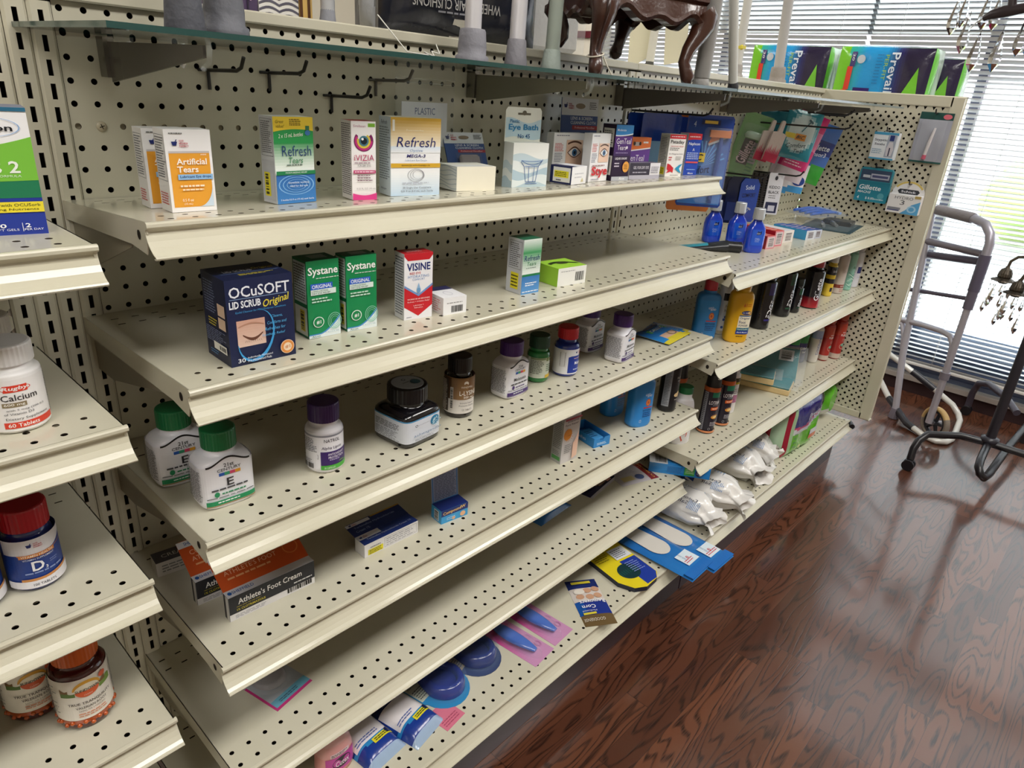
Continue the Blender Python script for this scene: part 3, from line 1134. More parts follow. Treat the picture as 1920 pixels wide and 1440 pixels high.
carton('lying_carton', 'plain cream carton lying on its side beside the eye bath box', 'carton', None, (.446, -.194, zS1(-.194)), -9, .073, .036, .052, ('#f0ead8', '#d9dad6', '#f0eee4'), a_flat)


def a_bath(F, L, T, R):
    for k, c in enumerate(('#c5d6de', '#e6ecec', '#b3c9d6', '#e2eaec', '#bcd0da')):
        F.band(lambda x, k=k: .0 if k == 4 else .62 - .16 * (k + 1) + .06 * sin(5 * x + 1.2 * k), lambda x, k=k: .70 - .16 * k + .07 * sin(5 * x + 1.1 * k + .5), c)
    for k, c in enumerate(('#c5d6de', '#e6ecec', '#b3c9d6')):
        L.band(lambda x, k=k: .5 - .18 * (k + 1), lambda x, k=k: .55 - .18 * k + .05 * sin(5 * x), c)
    # line drawing of the cup
    B_ = '#4a6aa4'
    for (a, b) in (((.22, .58), (.32, .47)), ((.32, .47), (.38, .12)), ((.82, .60), (.72, .47)), ((.72, .47), (.66, .12)), ((.38, .12), (.66, .12)), ((.36, .08), (.70, .08)), ((.44, .48), (.46, .12)), ((.6, .48), (.58, .12)), ((.32, .47), (.72, .47)), ((.22, .58), (.22, .62)), ((.82, .60), (.82, .64))):
        dx, dy = (b[0] - a[0]) * F.w, (b[1] - a[1]) * F.h
        q = hypot(dx, dy)
        nx, ny = -dy / q * .0005 / F.w, dx / q * .0005 / F.h
        F.poly([(a[0] - nx, a[1] - ny), (b[0] - nx, b[1] - ny), (b[0] + nx, b[1] + ny), (a[0] + nx, a[1] + ny)], B_)
    F.band(lambda x: .60 - .10 * sin((x - .22) / .6 * pi), lambda x: .615 - .10 * sin((x - .22) / .6 * pi), B_, .22, .82)
    F.band(lambda x: .60 - .02 * sin((x - .22) / .6 * pi), lambda x: .615 - .02 * sin((x - .22) / .6 * pi), B_, .22, .82)


eb = carton('eye_bath_carton', 'white eye bath carton with pale blue waves and a tall hang tab', 'carton', None, (.571, -.192, zS1(-.192)), -10, .074, .070, .026, ('#eef0ec', '#e2e6e6', '#e9e9e2'), a_bath)
m = MB()
tb = [(-.001, 0), (.074, 0), (.074, .048), (.070, .053), (.003, .053), (-.001, .048)]
mp = lambda u, v, l=0.0: (u, .026 - l, .070 + v)
m.prism(tb, mp, .0006, '#f0f0e8', 'card')
A_ = Art(m, lambda u, v, l=0.0: (u, .0254 - l, .070 + v), .074, .053)
A_.band(lambda x: .1 + .05 * sin(6 * x), lambda x: .62 + .08 * sin(6 * x + 1), '#c4dcea')
A_.band(.78, .84, '#6a6458', .32, .68, 4)
A_.disc(.5, .84, .06, .07, '#6a6458')
A_.text('Plastic', .24, .60, .26, '#2f7fb4', .10, .01)
A_.text('Eye Bath', .5, .40, .84, '#2f86bc', .22, .025)
A_.text('No 45', .52, .16, .34, '#2b5f96', .13, .01)
m.build('hang_tab', eb)


def lens_pack(label, loc, yaw, w, h, tilt, group):
    m = MB()
    mp = flat((-w / 2, 0, 0), (1, 0, 0), (0, 0, 1))
    m.prism([(0, 0), (w, 0), (w, h), (0, h)], lambda u, v, l=0.0: mp(u, v, -l), .002, '#35508a', 'card')
    F = Art(m, mp, w, h)
    F.rect(0, .78, 1, 1, '#d9dbe0')
    F.rect(.3, .60, 1, .655, '#a32c3a')
    F.text('Professional Microfiber', .65, .628, .56, '#f0d8da', .026)
    F.text('LENS & SCREEN', .55, .745, .60, '#dfe3ee', .04, .01)
    F.text('CLEANING CLOTH', .6, .69, .70, '#dfe3ee', .04, .01)
    gnp(F, .1, .90, .05)
    F.disc(.5, .90, .13, .035, '#8b7a66')
    F.fine(.75, .86, .97, .96, 4, '#444', .4)
    o = m.build('cleaning_cloth_pack', None, loc, yaw)
    o.rotation_euler = (RAD(tilt), 0, RAD(yaw))
    pl = MB()
    R_ = []
    for zz in (0.02, .05, .3, .55, .57):
        rg = []
        for k in range(13):
            x = -.32 + .64 * k / 12
            b = .014 * (1 - abs(x / .34) ** 6) * (1 if .03 < zz < .56 else .1)
            rg.append((x * w, -.0015 - b, zz * h))
        R_.append(rg)
    pl.loft(R_, '#a8a4ac', 'clearbag', caps=(False, False), closed=False)
    pl.build('blister', o)
    cl = MB()
    cl.box(-.25 * w, -.011, .04 * h, .24 * w, -.003, .53 * h, '#a49a9c', 'soft', .004)
    cl.build('folded_cloth', o)
    return tag(o, label, 'cloth pack', group)


lens_pack('blue cleaning cloth pack standing against the pegboard behind the eye cartons', (.908, -.066, zS1(-.066)), -14, .094, .150, -4, 'lens cloth packs')
lens_pack('blue cleaning cloth pack leaning low behind the plain cream carton', (.585, -.085, zS1(-.085)), -8, .085, .088, -24, 'lens cloth packs')

# zip bag with a paper slip hanging on a hook
zb = empty('zip_bag', (.505, -.048, -.022), 0, 'small clear zip bag with a printed paper slip, hanging on a peg hook', 'bag')
m = MB()
R_ = []
for zz in (0, -.02, -.045, -.09, -.118):
    R_.append([(-.063 + .126 * k / 10, -.002 - .003 * sin(pi * k / 10) * (1 if zz < -.01 else .2), zz) for k in range(11)])
m.loft(R_, '#c8ccc8', 'clearbag', caps=(False, False), closed=False)
m.box(-.063, -.0028, -.024, .063, -.0015, -.0225, '#dfe3df', 'clearbag')
m.box(-.063, -.0028, -.030, .063, -.0015, -.0285, '#dfe3df', 'clearbag')
m.build('bag', zb)
m = MB()
m.box(-.048, .0006, -.128, .050, .0014, -.058, '#e6e8ee', 'card')
A_ = Art(m, flat((-.048, .0006, -.128), (1, 0, 0), (0, 0, 1)), .098, .07)
A_.text('PLASTIC', .5, .80, .44, '#4a5a8c', .15)
A_.text('EYE BATH CUP', .5, .55, .72, '#4a5a8c', .15)
m.build('paper_slip', zb)


def a_stye(F, L, T, R):
    F.fine(.08, .93, .5, .97, 1, '#889', .5)
    F.fine(.05, .62, .33, .80, 6, '#d05a58', .45)
    F.fine(.05, .40, .33, .60, 6, '#889', .45)
    eye(F, .68, .60, .27)
    F.fine(.1, .32, .85, .36, 1, '#9a6a6a', .5)
    F.text('Stye', .52, .20, .86, '#c8202c', .24, .03)
    F.fine(.1, .03, .7, .07, 1, '#889', .5)


carton('stye_ointment_carton', 'white carton with an eye picture and red word, behind the navy box', 'carton', 'eye picture cartons', (.727, -.146, zS1(-.146)), -5, .082, .085, .018, ('#f1f0f2', '#e2e2e4', '#eeeef0'), a_stye)
carton('stye_ointment_carton', 'white eye picture carton standing at the shelf edge next to the purple carton', 'carton', 'eye picture cartons', (.775, -.196, zS1(-.196)), 3, .062, .085, .018, ('#f3f2f4', '#e2e2e4', '#eeeef0'), a_stye)


def a_navy(F, L, T, R):
    F.fine(.2, .3, .8, .7, 2, '#c9c9d0', .3)
    F.poly([(.62, .12), (.82, .12), (.72, .35)], '#d8cda0')
    L.rect(0, 0, 1, 1, '#1d2552')
    L.rect(.14, .1, .94, .92, '#e2e2dc')
    L.rect(.2, .35, .86, .72, '#e6db2c')
    L.fine(.24, .4, .8, .68, 3, '#4a4720', .45, .1)
    L.fine(.3, .14, .6, .26, 1, '#444', .5)
    T.rect(0, 0, .35, 1, '#1d2552')


carton('ointment_carton', 'small navy and white carton with a yellow price sticker lying in front', 'carton', None, (.694, -.220, zS1(-.22)), 8, .052, .030, .044, ('#f0eff1', '#1d2552', '#e9e9ee'), a_navy)


def a_gent(F, L, T, R):
    F.rect(0, 0, 1, .56, '#241430', '#2c163e')
    F.rect(0, .45, 1, .80, '#3a1d56', '#5a2a86')
    F.band(lambda x: .82 + .06 * (x - .2) ** 2, 1, '#2f86cc')
    F.band(lambda x: .80 + .06 * (x - .2) ** 2, lambda x: .82 + .06 * (x - .2) ** 2, '#e8eef4')
    F.text('Moderate', .32, .91, .5, '#e6f0fa', .04, .01)
    F.text('GenTeal', .5, .715, .84, '#f1ecf4', .10, 0)
    F.text('Tears', .42, .60, .5, '#f1ecf4', .085, 0)
    F.disc(.72, .60, .05, .028, '#f1ecf4')
    F.fine(.1, .49, .85, .52, 1, '#9a86b4', .5)
    F.text('LIQUID DROPS', .45, .40, .68, '#f1ecf4', .045, .01)
    F.fine(.1, .24, .45, .34, 2, '#d8cfe0', .45)
    F.disc(.78, .25, .19, .10, '#e8a44a')
    F.fine(.66, .20, .9, .30, 3, '#7a4a14', .4)
    F.rect(0, 0, 1, .075, '#b9bcc4')
    F.text('Alcon', .6, .037, .32, '#fff', .05, .01)
    L.rect(.1, .6, .9, .93, '#dcdcd6')
    L.fine(.14, .62, .86, .9, 7, '#4a4a4a', .4)
    L.rect(.35, .1, .95, .45, '#d8d8d4')
    L.bars(.45, .14, .85, .42, 12)


carton('eye_drop_carton', 'tall purple eye drop carton with a blue top band', 'carton', None, (.842, -.199, zS1(-.199)), -8, .048, .101, .034, ('#2c163e', '#23122e', '#1b1420'), a_gent)


def a_gent2(F, L, T, R):
    F.rect(0, 0, 1, .7, '#54337c', '#6a3f96')
    F.band(lambda x: .66 + .10 * x, 1, '#e8793c')
    F.band(lambda x: .63 + .10 * x, lambda x: .66 + .10 * x, '#f3eef4')
    F.text('GenTeal', .5, .50, .62, '#f1ecf4', .15)
    F.text('Tears', .45, .31, .4, '#f1ecf4', .12)
    F.fine(.08, .82, .3, .94, 2, '#fff', .4)
    F.fine(.72, .84, .94, .92, 1, '#fff', .5)
    F.disc(.5, .84, .14, .05, '#b8ada8')
    for x in (.4, .6):
        F.disc(x, .85, .04, .045, '#3a2a26')


carton('eye_gel_carton', 'orange and purple eye gel carton standing behind the small dark box', 'carton', None, (.915, -.168, zS1(-.168)), -12, .078, .079, .014, ('#5f3988', '#4a2c6c', '#e8793c'), a_gent2)


def a_dark(F, L, T, R):
    F.rect(.0, .25, .66, 1, '#3a3646')
    F.rect(.0, 0, 1, .25, '#b9b6c4')
    F.text('GEL FOR DRY EYE', .36, .72, .5, '#dcd8e4', .18, .01)
    F.fine(.1, .35, .6, .5, 1, '#aaa6b6', .5)
    F.fine(.7, .35, .95, .8, 4, '#8a8896', .4)
    L.fine(.2, .2, .8, .85, 4, '#c06a70', .35)


carton('eye_gel_carton', 'small dark and white carton lying before the orange and purple one', 'carton', None, (.904, -.199, zS1(-.199)), -10, .088, .031, .024, ('#e6e4ea', '#d9d2d4', '#6a6676'), a_dark)


def a_pata(F, L, T, R):
    F.rect(0, .90, 1, 1, '#d2323e')
    F.fine(.08, .93, .92, .97, 1, '#f6d8da', .5, .05)
    F.text('Pataday', .5, .82, .84, '#23252c', .10, .012)
    F.text('ONCE DAILY RELIEF', .5, .725, .8, '#c0404a', .03)
    F.fine(.08, .62, .8, .70, 2, '#777', .4)
    F.text('Eye Allergy Itch Relief', .5, .545, .86, '#44464e', .038)
    F.fine(.08, .38, .3, .49, 2, '#d0606a', .5)
    F.fine(.5, .40, .9, .50, 3, '#aaa', .4)
    F.band(lambda x: .10 + .9 * abs(x - .30) * .0 + (.22 - .22 * (x - .05) / .4) * .35, lambda x: .32 - (.22 * (x - .05) / .4) * .45, '#d22c3a', .05, .45)
    F.poly([(.04, .32), (.24, .29), (.46, .2), (.24, .12), (.04, .09), (.22, .2)], '#d22c3a')
    F.poly([(.98, .32), (.78, .29), (.54, .2), (.78, .12), (.98, .09), (.8, .2)], '#2f9cc8')
    F.fine(.3, .03, .8, .06, 1, '#999', .5)
    facts(L, .30, .95)
    stick(L, .1, .05, .85, .22)


carton('allergy_drop_carton', 'white allergy eye drop carton with a red and blue arrow pair', 'carton', None, (1.042, -.197, zS1(-.197)), -20, .043, .085, .030, ('#f3f0ee', '#d8d4cc', '#e4e0dc'), a_pata)


def a_naph(F, L, T, R):
    F.rect(0, .86, 1, 1, '#d2323e')
    F.band(lambda x: .84 + .05 * x, .9, '#d2323e')
    F.fine(.1, .9, .9, .95, 1, '#f6d8da', .5, .05)
    F.text('Naphcon', .5, .75, .82, '#eef2fb', .09, .01)
    F.text('A', .5, .62, .16, '#eef2fb', .07, .01)
    F.fine(.08, .38, .95, .56, 4, '#b9c9f0', .45, .1)
    F.rect(.05, .295, .95, .335, '#d2525a')
    F.fine(.2, .12, .9, .16, 1, '#8fb4ee', .5)
    F.text('Alcon', .5, .05, .4, '#eef2fb', .045, .01)
    facts(L, .12, .95)


carton('allergy_drop_carton', 'blue allergy eye drop carton with a red top band', 'carton', None, (1.128, -.191, zS1(-.191)), -20, .038, .087, .028, ('#2548b0', '#c9ccd6', '#d24048'), a_naph)

# ---------------------------------------------------------------- second shelf
z2 = -.3590


def a_ocu(F, L, T, R):
    F.text('OCuSOFT', .5, .855, .90, '#eceff6', .125, .012)
    F.rect(.05, .775, .93, .782, '#8aa4c8')
    F.text('LID SCRUB', .27, .715, .46, '#eceff6', .085, .03)
    F.text('Original', .74, .70, .42, '#e8d64a', .11, .01, .35, 10)
    F.text('Eyelid Cleanser for Mild-Moderate Conditions', .5, .625, .76, '#4aa0dc', .028, 0, .15)
    F.rect(.12, .22, .54, .53, '#e2c4b4', '#d2a490')
    F.band(lambda x: .35 - .07 * sin((x - .2) / .30 * pi), lambda x: .365 - .05 * sin((x - .2) / .30 * pi), '#6a4436', .2, .5)
    F.band(lambda x: .45 + .03 * sin((x - .14) / .38 * pi), lambda x: .462 + .035 * sin((x - .14) / .38 * pi), '#b98a74', .14, .52)
    for k in range(9):
        x = .24 + .026 * k
        F.poly([(x, .29), (x + .006, .29), (x + .012 * (k - 4) * .4, .265), (x - .002 + .012 * (k - 4) * .4, .265)], '#4a2c22')
    # blue sweep
    pts_o = [(.16 + .0, .09), (.36, .12), (.56, .34), (.64, .58), (.60, .64), (.50, .62)]
    pl = []
    for i in range(19):
        a = RAD(-160 + i * 13.5)
        pl.append((.38 + .26 * cos(a) + .06 * sin(a), .35 + .285 * sin(a), .5 - abs(i - 8) / 20))
    V = []
    for x, y, t in pl:
        dx, dy = x - .38, y - .35
        V += [F._p(x, y), F._p(x + dx * .34 * t, y + dy * .34 * t)]
    F.mb.add(V, [(2 * i, 2 * i + 1, 2 * i + 3, 2 * i + 2) for i in range(18)], '#3f9fdc', F.mat)
    F.up()
    for i, t in enumerate(('Cleans,', 'Comforts and', 'Refreshes for', 'Soothing Relief')):
        F.text(t, .74 - .03 * i + (.0 if i else -.03), .53 - .07 * i, (.18, .30, .32, .36)[i], '#56aee4', .036, 0, .2)
    F.disc(.85, .13, .11, .085, '#e8cbb0')
    F.disc(.85, .13, .10, .078, '#e0924a')
    F.disc(.85, .13, .065, .05, '#f2d9bc')
    F.text('#1', .85, .13, .08, '#c8702c', .045)
    F.text('30', .14, .075, .11, '#eceff6', .05, .01)
    F.text('Individually Wrapped', .42, .09, .38, '#eceff6', .028)
    F.text('Pre-Moistened Pads', .41, .055, .36, '#eceff6', .028)
    L.fine(.08, .55, .6, .93, 12, '#7a84a4', .35)
    L.rect(.62, .56, .92, .70, '#d8bca4')
    L.rect(.62, .41, .92, .54, '#d8bca4')
    L.fine(.2, .40, .58, .50, 3, '#c8b83a', .45)
    L.fine(.06, .2, .9, .38, 8, '#7a84a4', .4)
    L.rect(.35, .13, .9, .22, '#e4e2da')
    L.bars(.6, .15, .86, .2, 10)
    L.fine(.2, .06, .6, .12, 2, '#4a80b8', .4)
    T.text('LID SCRUB', .38, .55, .42, '#d8deea', .13, .02)
    T.text('Original', .78, .6, .34, '#d8c84a', .16, .01, .3)
    T.rect(.1, .4, .95, .415, '#6a84b8')
    T.fine(.3, .2, .85, .32, 2, '#c8b83a', .4)


oc = carton('eyelid_scrub_box', 'large navy eyelid scrub box with a closed eye picture and blue sweep', 'carton', None, (.030, -.282, z2), -2, .079, .100, .060, ('#1a2348', '#151c3a', '#161e3e'), a_ocu)


def a_sys(F, L, T, R):
    F.rect(0, 0, 1, .2, '#16925e', '#13824c')
    F.band(0, lambda x: .04 + .40 * max(0, x - .35) ** 1.6, '#e4eef0')
    F.band(lambda x: .04 + .40 * max(0, x - .35) ** 1.6, lambda x: .055 + .42 * max(0, x - .33) ** 1.6, '#4a8ed0')
    F.text('Systane', .5, .855, .92, '#f2f6f2', .13, .02)
    F.fine(.28, .765, .98, .785, 1, '#d8e8dc', .5, .02)
    F.rect(.1, .635, .78, .71, '#2f62c8')
    F.text('ORIGINAL', .45, .672, .62, '#f0f4fb', .048, .015)
    F.rect(.1, .565, .88, .635, '#dfeee8')
    F.text('LONG-LASTING', .38, .615, .5, '#3a6a58', .022)
    F.text('DRY EYE RELIEF', .42, .585, .56, '#3a6a58', .022)
    F.fine(.12, .46, .80, .535, 2, '#c2e2d0', .5)
    F.disc(.3, .21, .17, .072, '#e6f2ea')
    F.disc(.3, .21, .145, .062, '#13824c')
    F.text('#1', .3, .21, .14, '#f2f6f2', .05, .02)
    for k in range(3):
        F.disc(.8, .2, .22 - .05 * k, .11 - .025 * k, '#8fd0b4', .92)
    F.text('Alcon', .2, .03, .26, '#2a5a48', .025, .01)
    F.text('15 mL (1/2 FL OZ)', .7, .06, .44, '#4a7a98', .02)
    L.rect(.06, .45, .94, .97, '#c9d2cc')
    L.fine(.1, .47, .9, .95, 14, '#4a4e4c', .42, .1)
    L.rect(.06, .03, .94, .40, '#d6d8d0')
    L.rect(.45, .08, .78, .36, '#dcc83a')
    L.bars(.5, .1, .72, .34, 9, '#3c3b20', False)
    T.rect(.3, .3, .8, .8, '#8a9a94')


SG = 'green eye drop cartons'
carton('eye_drop_carton', 'green eye drop carton next to the navy box, first of the pair', 'carton', SG, (.148, -.251, z2), -3, .045, .100, .034, ('#13864e', '#0f6a40', '#0e5c38'), a_sys)
carton('eye_drop_carton', 'green eye drop carton nearer the red and white one, second of the pair', 'carton', SG, (.203, -.254, z2), -5, .045, .100, .026, ('#13864e', '#0f6a40', '#0e5c38'), a_sys)


def a_vis(F, L, T, R):
    F.band(lambda x: .965 - .08 * (1 - abs(2 * x - 1)) * 0 - (.07 if .12 < x < .88 else .07 * min(x, 1 - x) / .12), 1.0, '#c8202c')
    F.text('VISINE', .5, .80, .82, '#1c2c72', .115, .02)
    F.text('RED EYE', .38, .705, .38, '#c23a3c', .032, .01)
    F.text('HYDRATING', .5, .655, .74, '#86a2cc', .04)
    F.text('COMFORT', .5, .61, .44, '#86a2cc', .03)
    F.rect(0, 0, 1, .57, '#eaeaf0', '#f0f0f4', 2)
    F.poly([(0, .50), (.5, .35), (1, .50), (1, .20), (.5, .045), (0, .20)], '#c8202c')
    F.poly([(0, .535), (.5, .385), (1, .535), (1, .50), (.5, .35), (0, .50)], '#7296cc')
    F.poly([(.5, .56), (.57, .46), (.55, .41), (.5, .395), (.45, .41), (.43, .46)], '#8fb4d8')
    F.disc(.5, .44, .07, .04, '#6d9cc8')
    F.text('WORKS IN 60 SECONDS', .5, .315, .80, '#f6dede', .022, .01)
    F.text('Redness + Irritation Relief', .5, .275, .78, '#f6dede', .022)
    F.text('Lubricates +', .5, .215, .36, '#f6dede', .02)
    F.text('Refreshes', .5, .18, .3, '#f6dede', .02)
    F.fine(.08, .03, .3, .05, 1, '#889', .5)
    L.fine(.08, .06, .92, .95, 22, '#555a66', .42, .1)
    T.fine(.2, .3, .8, .8, 3, '#e8b8b8', .4)


carton('eye_drop_carton', 'red and white eye drop carton with a blue drop on a chevron', 'carton', None, (.293, -.260, z2), -9, .0455, .094, .026, ('#f2f2f6', '#dcdce0', '#b81e28'), a_vis)


def a_wb(F, L, T, R):
    F.fine(.15, .62, .9, .72, 1, '#999', .5)
    F.bars(.35, .12, .85, .5, 14)
    L.fine(.1, .1, .9, .85, 6, '#d07a78', .4)
    T.rect(0, .68, 1, 1, '#2c2c56')
    T.disc(.5, .35, .16, .18, '#d6d6de', .8)


carton('lying_carton', 'small white carton with a barcode end lying beside the red and white one', 'carton', None, (.353, -.275, z2), -8, .041, .026, .056, ('#efeff2', '#e4dcdc', '#f0f0f3'), a_wb)


def a_ref3(F, L, T, R):
    F.rect(0, .36, 1, .78, '#f3f7f4', '#3a9c5c')
    F.rect(0, .76, 1, 1, '#3a9c5c', '#e6f0ea')
    F.text('Refresh', .5, .66, .84, '#1d3f74', .10, 0, .1)
    F.text('Tears', .5, .555, .5, '#1f7a48', .07, 0, .2)
    F.fine(.2, .47, .9, .49, 1, '#60756a', .5)
    F.rect(0, 0, 1, .33, '#5b9ad6', '#3a78bc')
    F.rect(0, .33, 1, .37, '#1f7c4a')
    F.fine(.2, .14, .85, .22, 2, '#e8f1fb', .5)
    F.fine(.05, .03, .95, .06, 1, '#f2f6fb', .6, .02)
    L.frame(.1, .45, .9, .95, .0005, '#333')
    L.fine(.15, .48, .85, .92, 12, '#555', .4)
    stick(L, .3, .08, .8, .38)


carton('eye_drop_carton', 'slim green and blue lubricant eye drop carton standing alone on the second shelf', 'carton', None, (.531, -.265, z2), -4, .041, .090, .036, ('#eef3ee', '#c9ccd2', '#2a6a4c'), a_ref3)


def a_green(F, L, T, R):
    F.fine(.1, .75, .6, .85, 1, '#aaa', .4)
    F.bars(.62, .2, .92, .7, 12)
    L.band(.0, 1, '#9ccf3c')
    T.band(lambda x: .42 + .25 * sin(pi * x) - .2 * x, lambda x: .56 + .28 * sin(pi * x) - .2 * x, '#2a3a18', .1, .95)
    T.disc(.55, .55, .2, .14, '#39431f')


carton('lying_carton', 'lime green carton with a white end lying on the second shelf', 'carton', None, (.622, -.268, z2), -6, .070, .032, .056, ('#eeeeea', '#9ccf3c', '#a4d844'), a_green)

# ---------------------------------------------------------------- bottles


def bottle(name, label, group, loc, yaw, r, h, cap_h, cap_r, body, cap, labels=None, sx=1.0, sy=1.0, e=2.0, neck=None, shoulder=.12, finish_='plastic', cap_finish='plastic', base_r=.92, n=32, cap_n=32, cap_e=2.0, cap_taper=1.0, cat='bottle', cap_sxy=None, ridges=False):
    """body with shoulder, ribbed cap and wrapped label; labels(m) prints on the label part"""
    hb = h - cap_h
    nr = neck or cap_r * .9
    sh = shoulder * h
    o_m = MB()
    pr = [(r * base_r * .9, 0), (r * base_r, .0012), (r * .985, .004), (r, .009)]
    pr += [(r, hb - sh - .004)]
    for i in range(1, 7):
        a = pi / 2 * i / 6
        pr.append((nr + (r - nr) * cos(a), hb - sh - .004 + (sh * .8) * sin(a)))
    pr.append((nr, hb))
    # keep the section of the neck round
    rings = []
    for rr, z in pr:
        t = min(1, max(0, (rr - nr) / max(r - nr, 1e-5)))
        ee = 2 + (e - 2) * t
        fx, fy = 1 + (sx - 1) * t, 1 + (sy - 1) * t
        rg = []
        for i in range(n):
            a = 2 * pi * (i + .5) / n
            ca, sa = cos(a), sin(a)
            rg.append((rr * fx * abs(ca) ** (2 / ee) * (1 if ca > 0 else -1), rr * fy * abs(sa) ** (2 / ee) * (1 if sa > 0 else -1), z))
        rings.append(rg)
    o_m.loft(rings, body, finish_)
    o = tag(o_m.build(name, None, loc, yaw), label, cat, group)
    c = MB()
    cs = cap_sxy or (1, 1)
    kn = 72 if ridges else cap_n
    prf = [(cap_r, hb + .0008), (cap_r * 1.0, hb + .002), (cap_r * cap_taper, h - .0022), (cap_r * cap_taper * .97, h - .0006), (cap_r * cap_taper * .9, h)]
    if ridges:
        rr_ = []
        for q, z in prf:
            rr_.append([(q * (1 + .016 * (i % 2)) * cos(2 * pi * i / kn) * cs[0], q * (1 + .016 * (i % 2)) * sin(2 * pi * i / kn) * cs[1], z) for i in range(kn)])
        c.loft(rr_, cap, cap_finish, smooth=False)
    else:
        c.lathe(prf, cap, cap_finish, kn, sx=cs[0], sy=cs[1], e=cap_e)
    c.build('cap', o)
    if labels:
        l_ = MB()
        labels(l_, r, hb - sh - .004)
        l_.build('label', o)
    return o


def wrap_label(m, r, z0, z1, col, a=pi, sx=1, sy=1, e=2.0, center=0.0, mat='card'):
    """returns Art on the wrapped sheet; x in 0..1 over the arc"""
    rr = r + .0003
    f = around(0, 0, z0, rr, sx, sy, e)
    tot = f.total if hasattr(f, 'total') else 2 * pi * rr
    wdt = tot * a / (2 * pi)
    g = lambda u, v, l=0.0: f(u - wdt / 2 + center, v, l)
    A = Art(m, g, wdt, z1 - z0, mat, step=.003, lift=.00016)
    A.k = 0
    A.rect(0, 0, 1, 1, col)
    return A


def lab21(word, foot, foot2, total, e=4.5):
    def f(m, r, top):
        A = wrap_label(m, r, .008, .060, '#e9e8ee', 2 * pi * .93, 1, .72, e)
        # front panel spans the wide side: centre at x = .5
        X = lambda u: .5 + u * .30
        A.band(lambda x: 1.0, lambda x: 1.0 + .18 * (cos((x - .5) / .15 * pi) * .5 + .5), '#e9e8ee', .36, .64, 20)
        A.band(lambda x: .975 + .18 * (cos((x - .5) / .14 * pi) * .5 + .5), lambda x: 1.025 + .18 * (cos((x - .5) / .14 * pi) * .5 + .5), '#1d1a1c', .36, .64, 20)
        A.text('21st', X(0), .98, .065, '#2a2a2e', .10, .01)
        A.text('CENTURY', X(0), .87, .15, '#2a2a2e', .075, .006)
        for k, c in enumerate(('#2a5ab0', '#3a9a70', '#d24a6a', '#e0a030')):
            A.rect(X(-.22) + .034 * k, .72, X(-.22) + .034 * (k + 1), .80, c)
        A.text(word, X(0), .535, .045 if len(word) < 2 else .17, '#2c2a2e', .2 if len(word) < 2 else .12, .01)
        A.fine(X(-.4), .34, X(.4), .41, 1, '#4a4a50', .6, .02)
        A.disc(X(-.3), .26, .016, .07, foot)
        A.fine(X(-.2), .22, X(.35), .29, 1, foot, .5)
        A.fine(X(-.5), .15, X(.5), .19, 1, '#66686e', .5, .02)
        A.rect(.345, -.02, .655, .10, foot)
        A.fine(X(-.3), .02, X(.2), .07, 1, '#e4ece8', .6, .1)
        A.fine(.13, .08, .33, .92, 22, '#5a5a62', .42, .08)
        A.rect(.345, -.045, .655, -.02, foot2)
    return f


G21 = 'white square supplement bottles'


def sq21(label, loc, yaw, cap, word, foot, foot2, s=1.0, w=.0295):
    return bottle('supplement_bottle', label, G21, loc, yaw, w * s, .101 * s, .0255 * s, .0205 * s, '#eceaf0', cap, lab21(word, foot, foot2, 1), 1, .72, 4.5, shoulder=.16, ridges=True, cap_finish='plastic')


z3 = -.5525
sq21('white square vitamin E bottle with a green cap, front one at the shelf end', (.028, -.230, z3), -3, '#1a6a3c', 'E', '#1f8a58', '#9a7a4a', 1.0, .0338)
sq21('white vitamin E bottle with a green cap tucked behind under the shelf end', (.010, -.145, z3), -3, '#1a6a3c', 'E', '#1f8a58', '#9a7a4a', 1.0, .0338)
sq21('white square sleep aid bottle with a purple cap, nearest to the brown amino acid bottle', (.556, -.233, z3), 2, '#46256e', 'Melatonin', '#4a3470', '#6a5a8a', 1.0, .0315)
sq21('white sleep aid bottle with a purple cap beside the callus packs', (.868, -.255, z3), 8, '#46256e', 'Melatonin', '#4a3470', '#6a5a8a', .97, .0325)
sq21('white square sleep aid bottle with a purple cap standing back by the red capped one', (.862, -.178, z3), 2, '#46256e', 'Melatonin', '#4a3470', '#6a5a8a', .97, .0325)


def lab_alpha(m, r, top):
    A = wrap_label(m, r, .007, .062, '#e6e4ea', 2 * pi * .92)
    A.rect(0, .90, 1, .945, '#8a8a94')
    A.rect(0, .955, 1, .965, '#b9b9c0')
    A.text('NATROL', .60, .80, .15, '#3a3840', .09)
    A.text('Alpha Lipoic', .60, .59, .20, '#36284e', .10, 0, .1)
    A.rect(.49, .12, .80, .50, '#3a2064')
    A.text('ANTIOXIDANT', .64, .42, .17, '#e8e2f0', .065, .01)
    A.text('PROTECTION', .64, .33, .16, '#e8e2f0', .065, .01)
    A.fine(.57, .24, .70, .29, 1, '#b0a4c8', .5)
    A.text('600mg', .70, .18, .07, '#8ac04a', .06, 0, .2)
    A.rect(.49, .0, .80, .12, '#4aa83c')
    A.text('30 CAPSULES', .57, .05, .1, '#e6f2e0', .05)
    A.fine(.28, .48, .47, .86, 8, '#55555e', .4)
    A.frame(.28, .30, .47, .42, .0004, '#333')
    A.fine(.28, .18, .42, .28, 3, '#55555e', .4)
    A.bars(.30, .03, .42, .17, 12)


bottle('supplement_bottle', 'slim white supplement bottle with a dark purple cap and purple label', None, (.168, -.244, z3), -42, .0254, .101, .027, .0208, '#eae8ee', '#3a1f5c', lab_alpha, shoulder=.11, ridges=True)


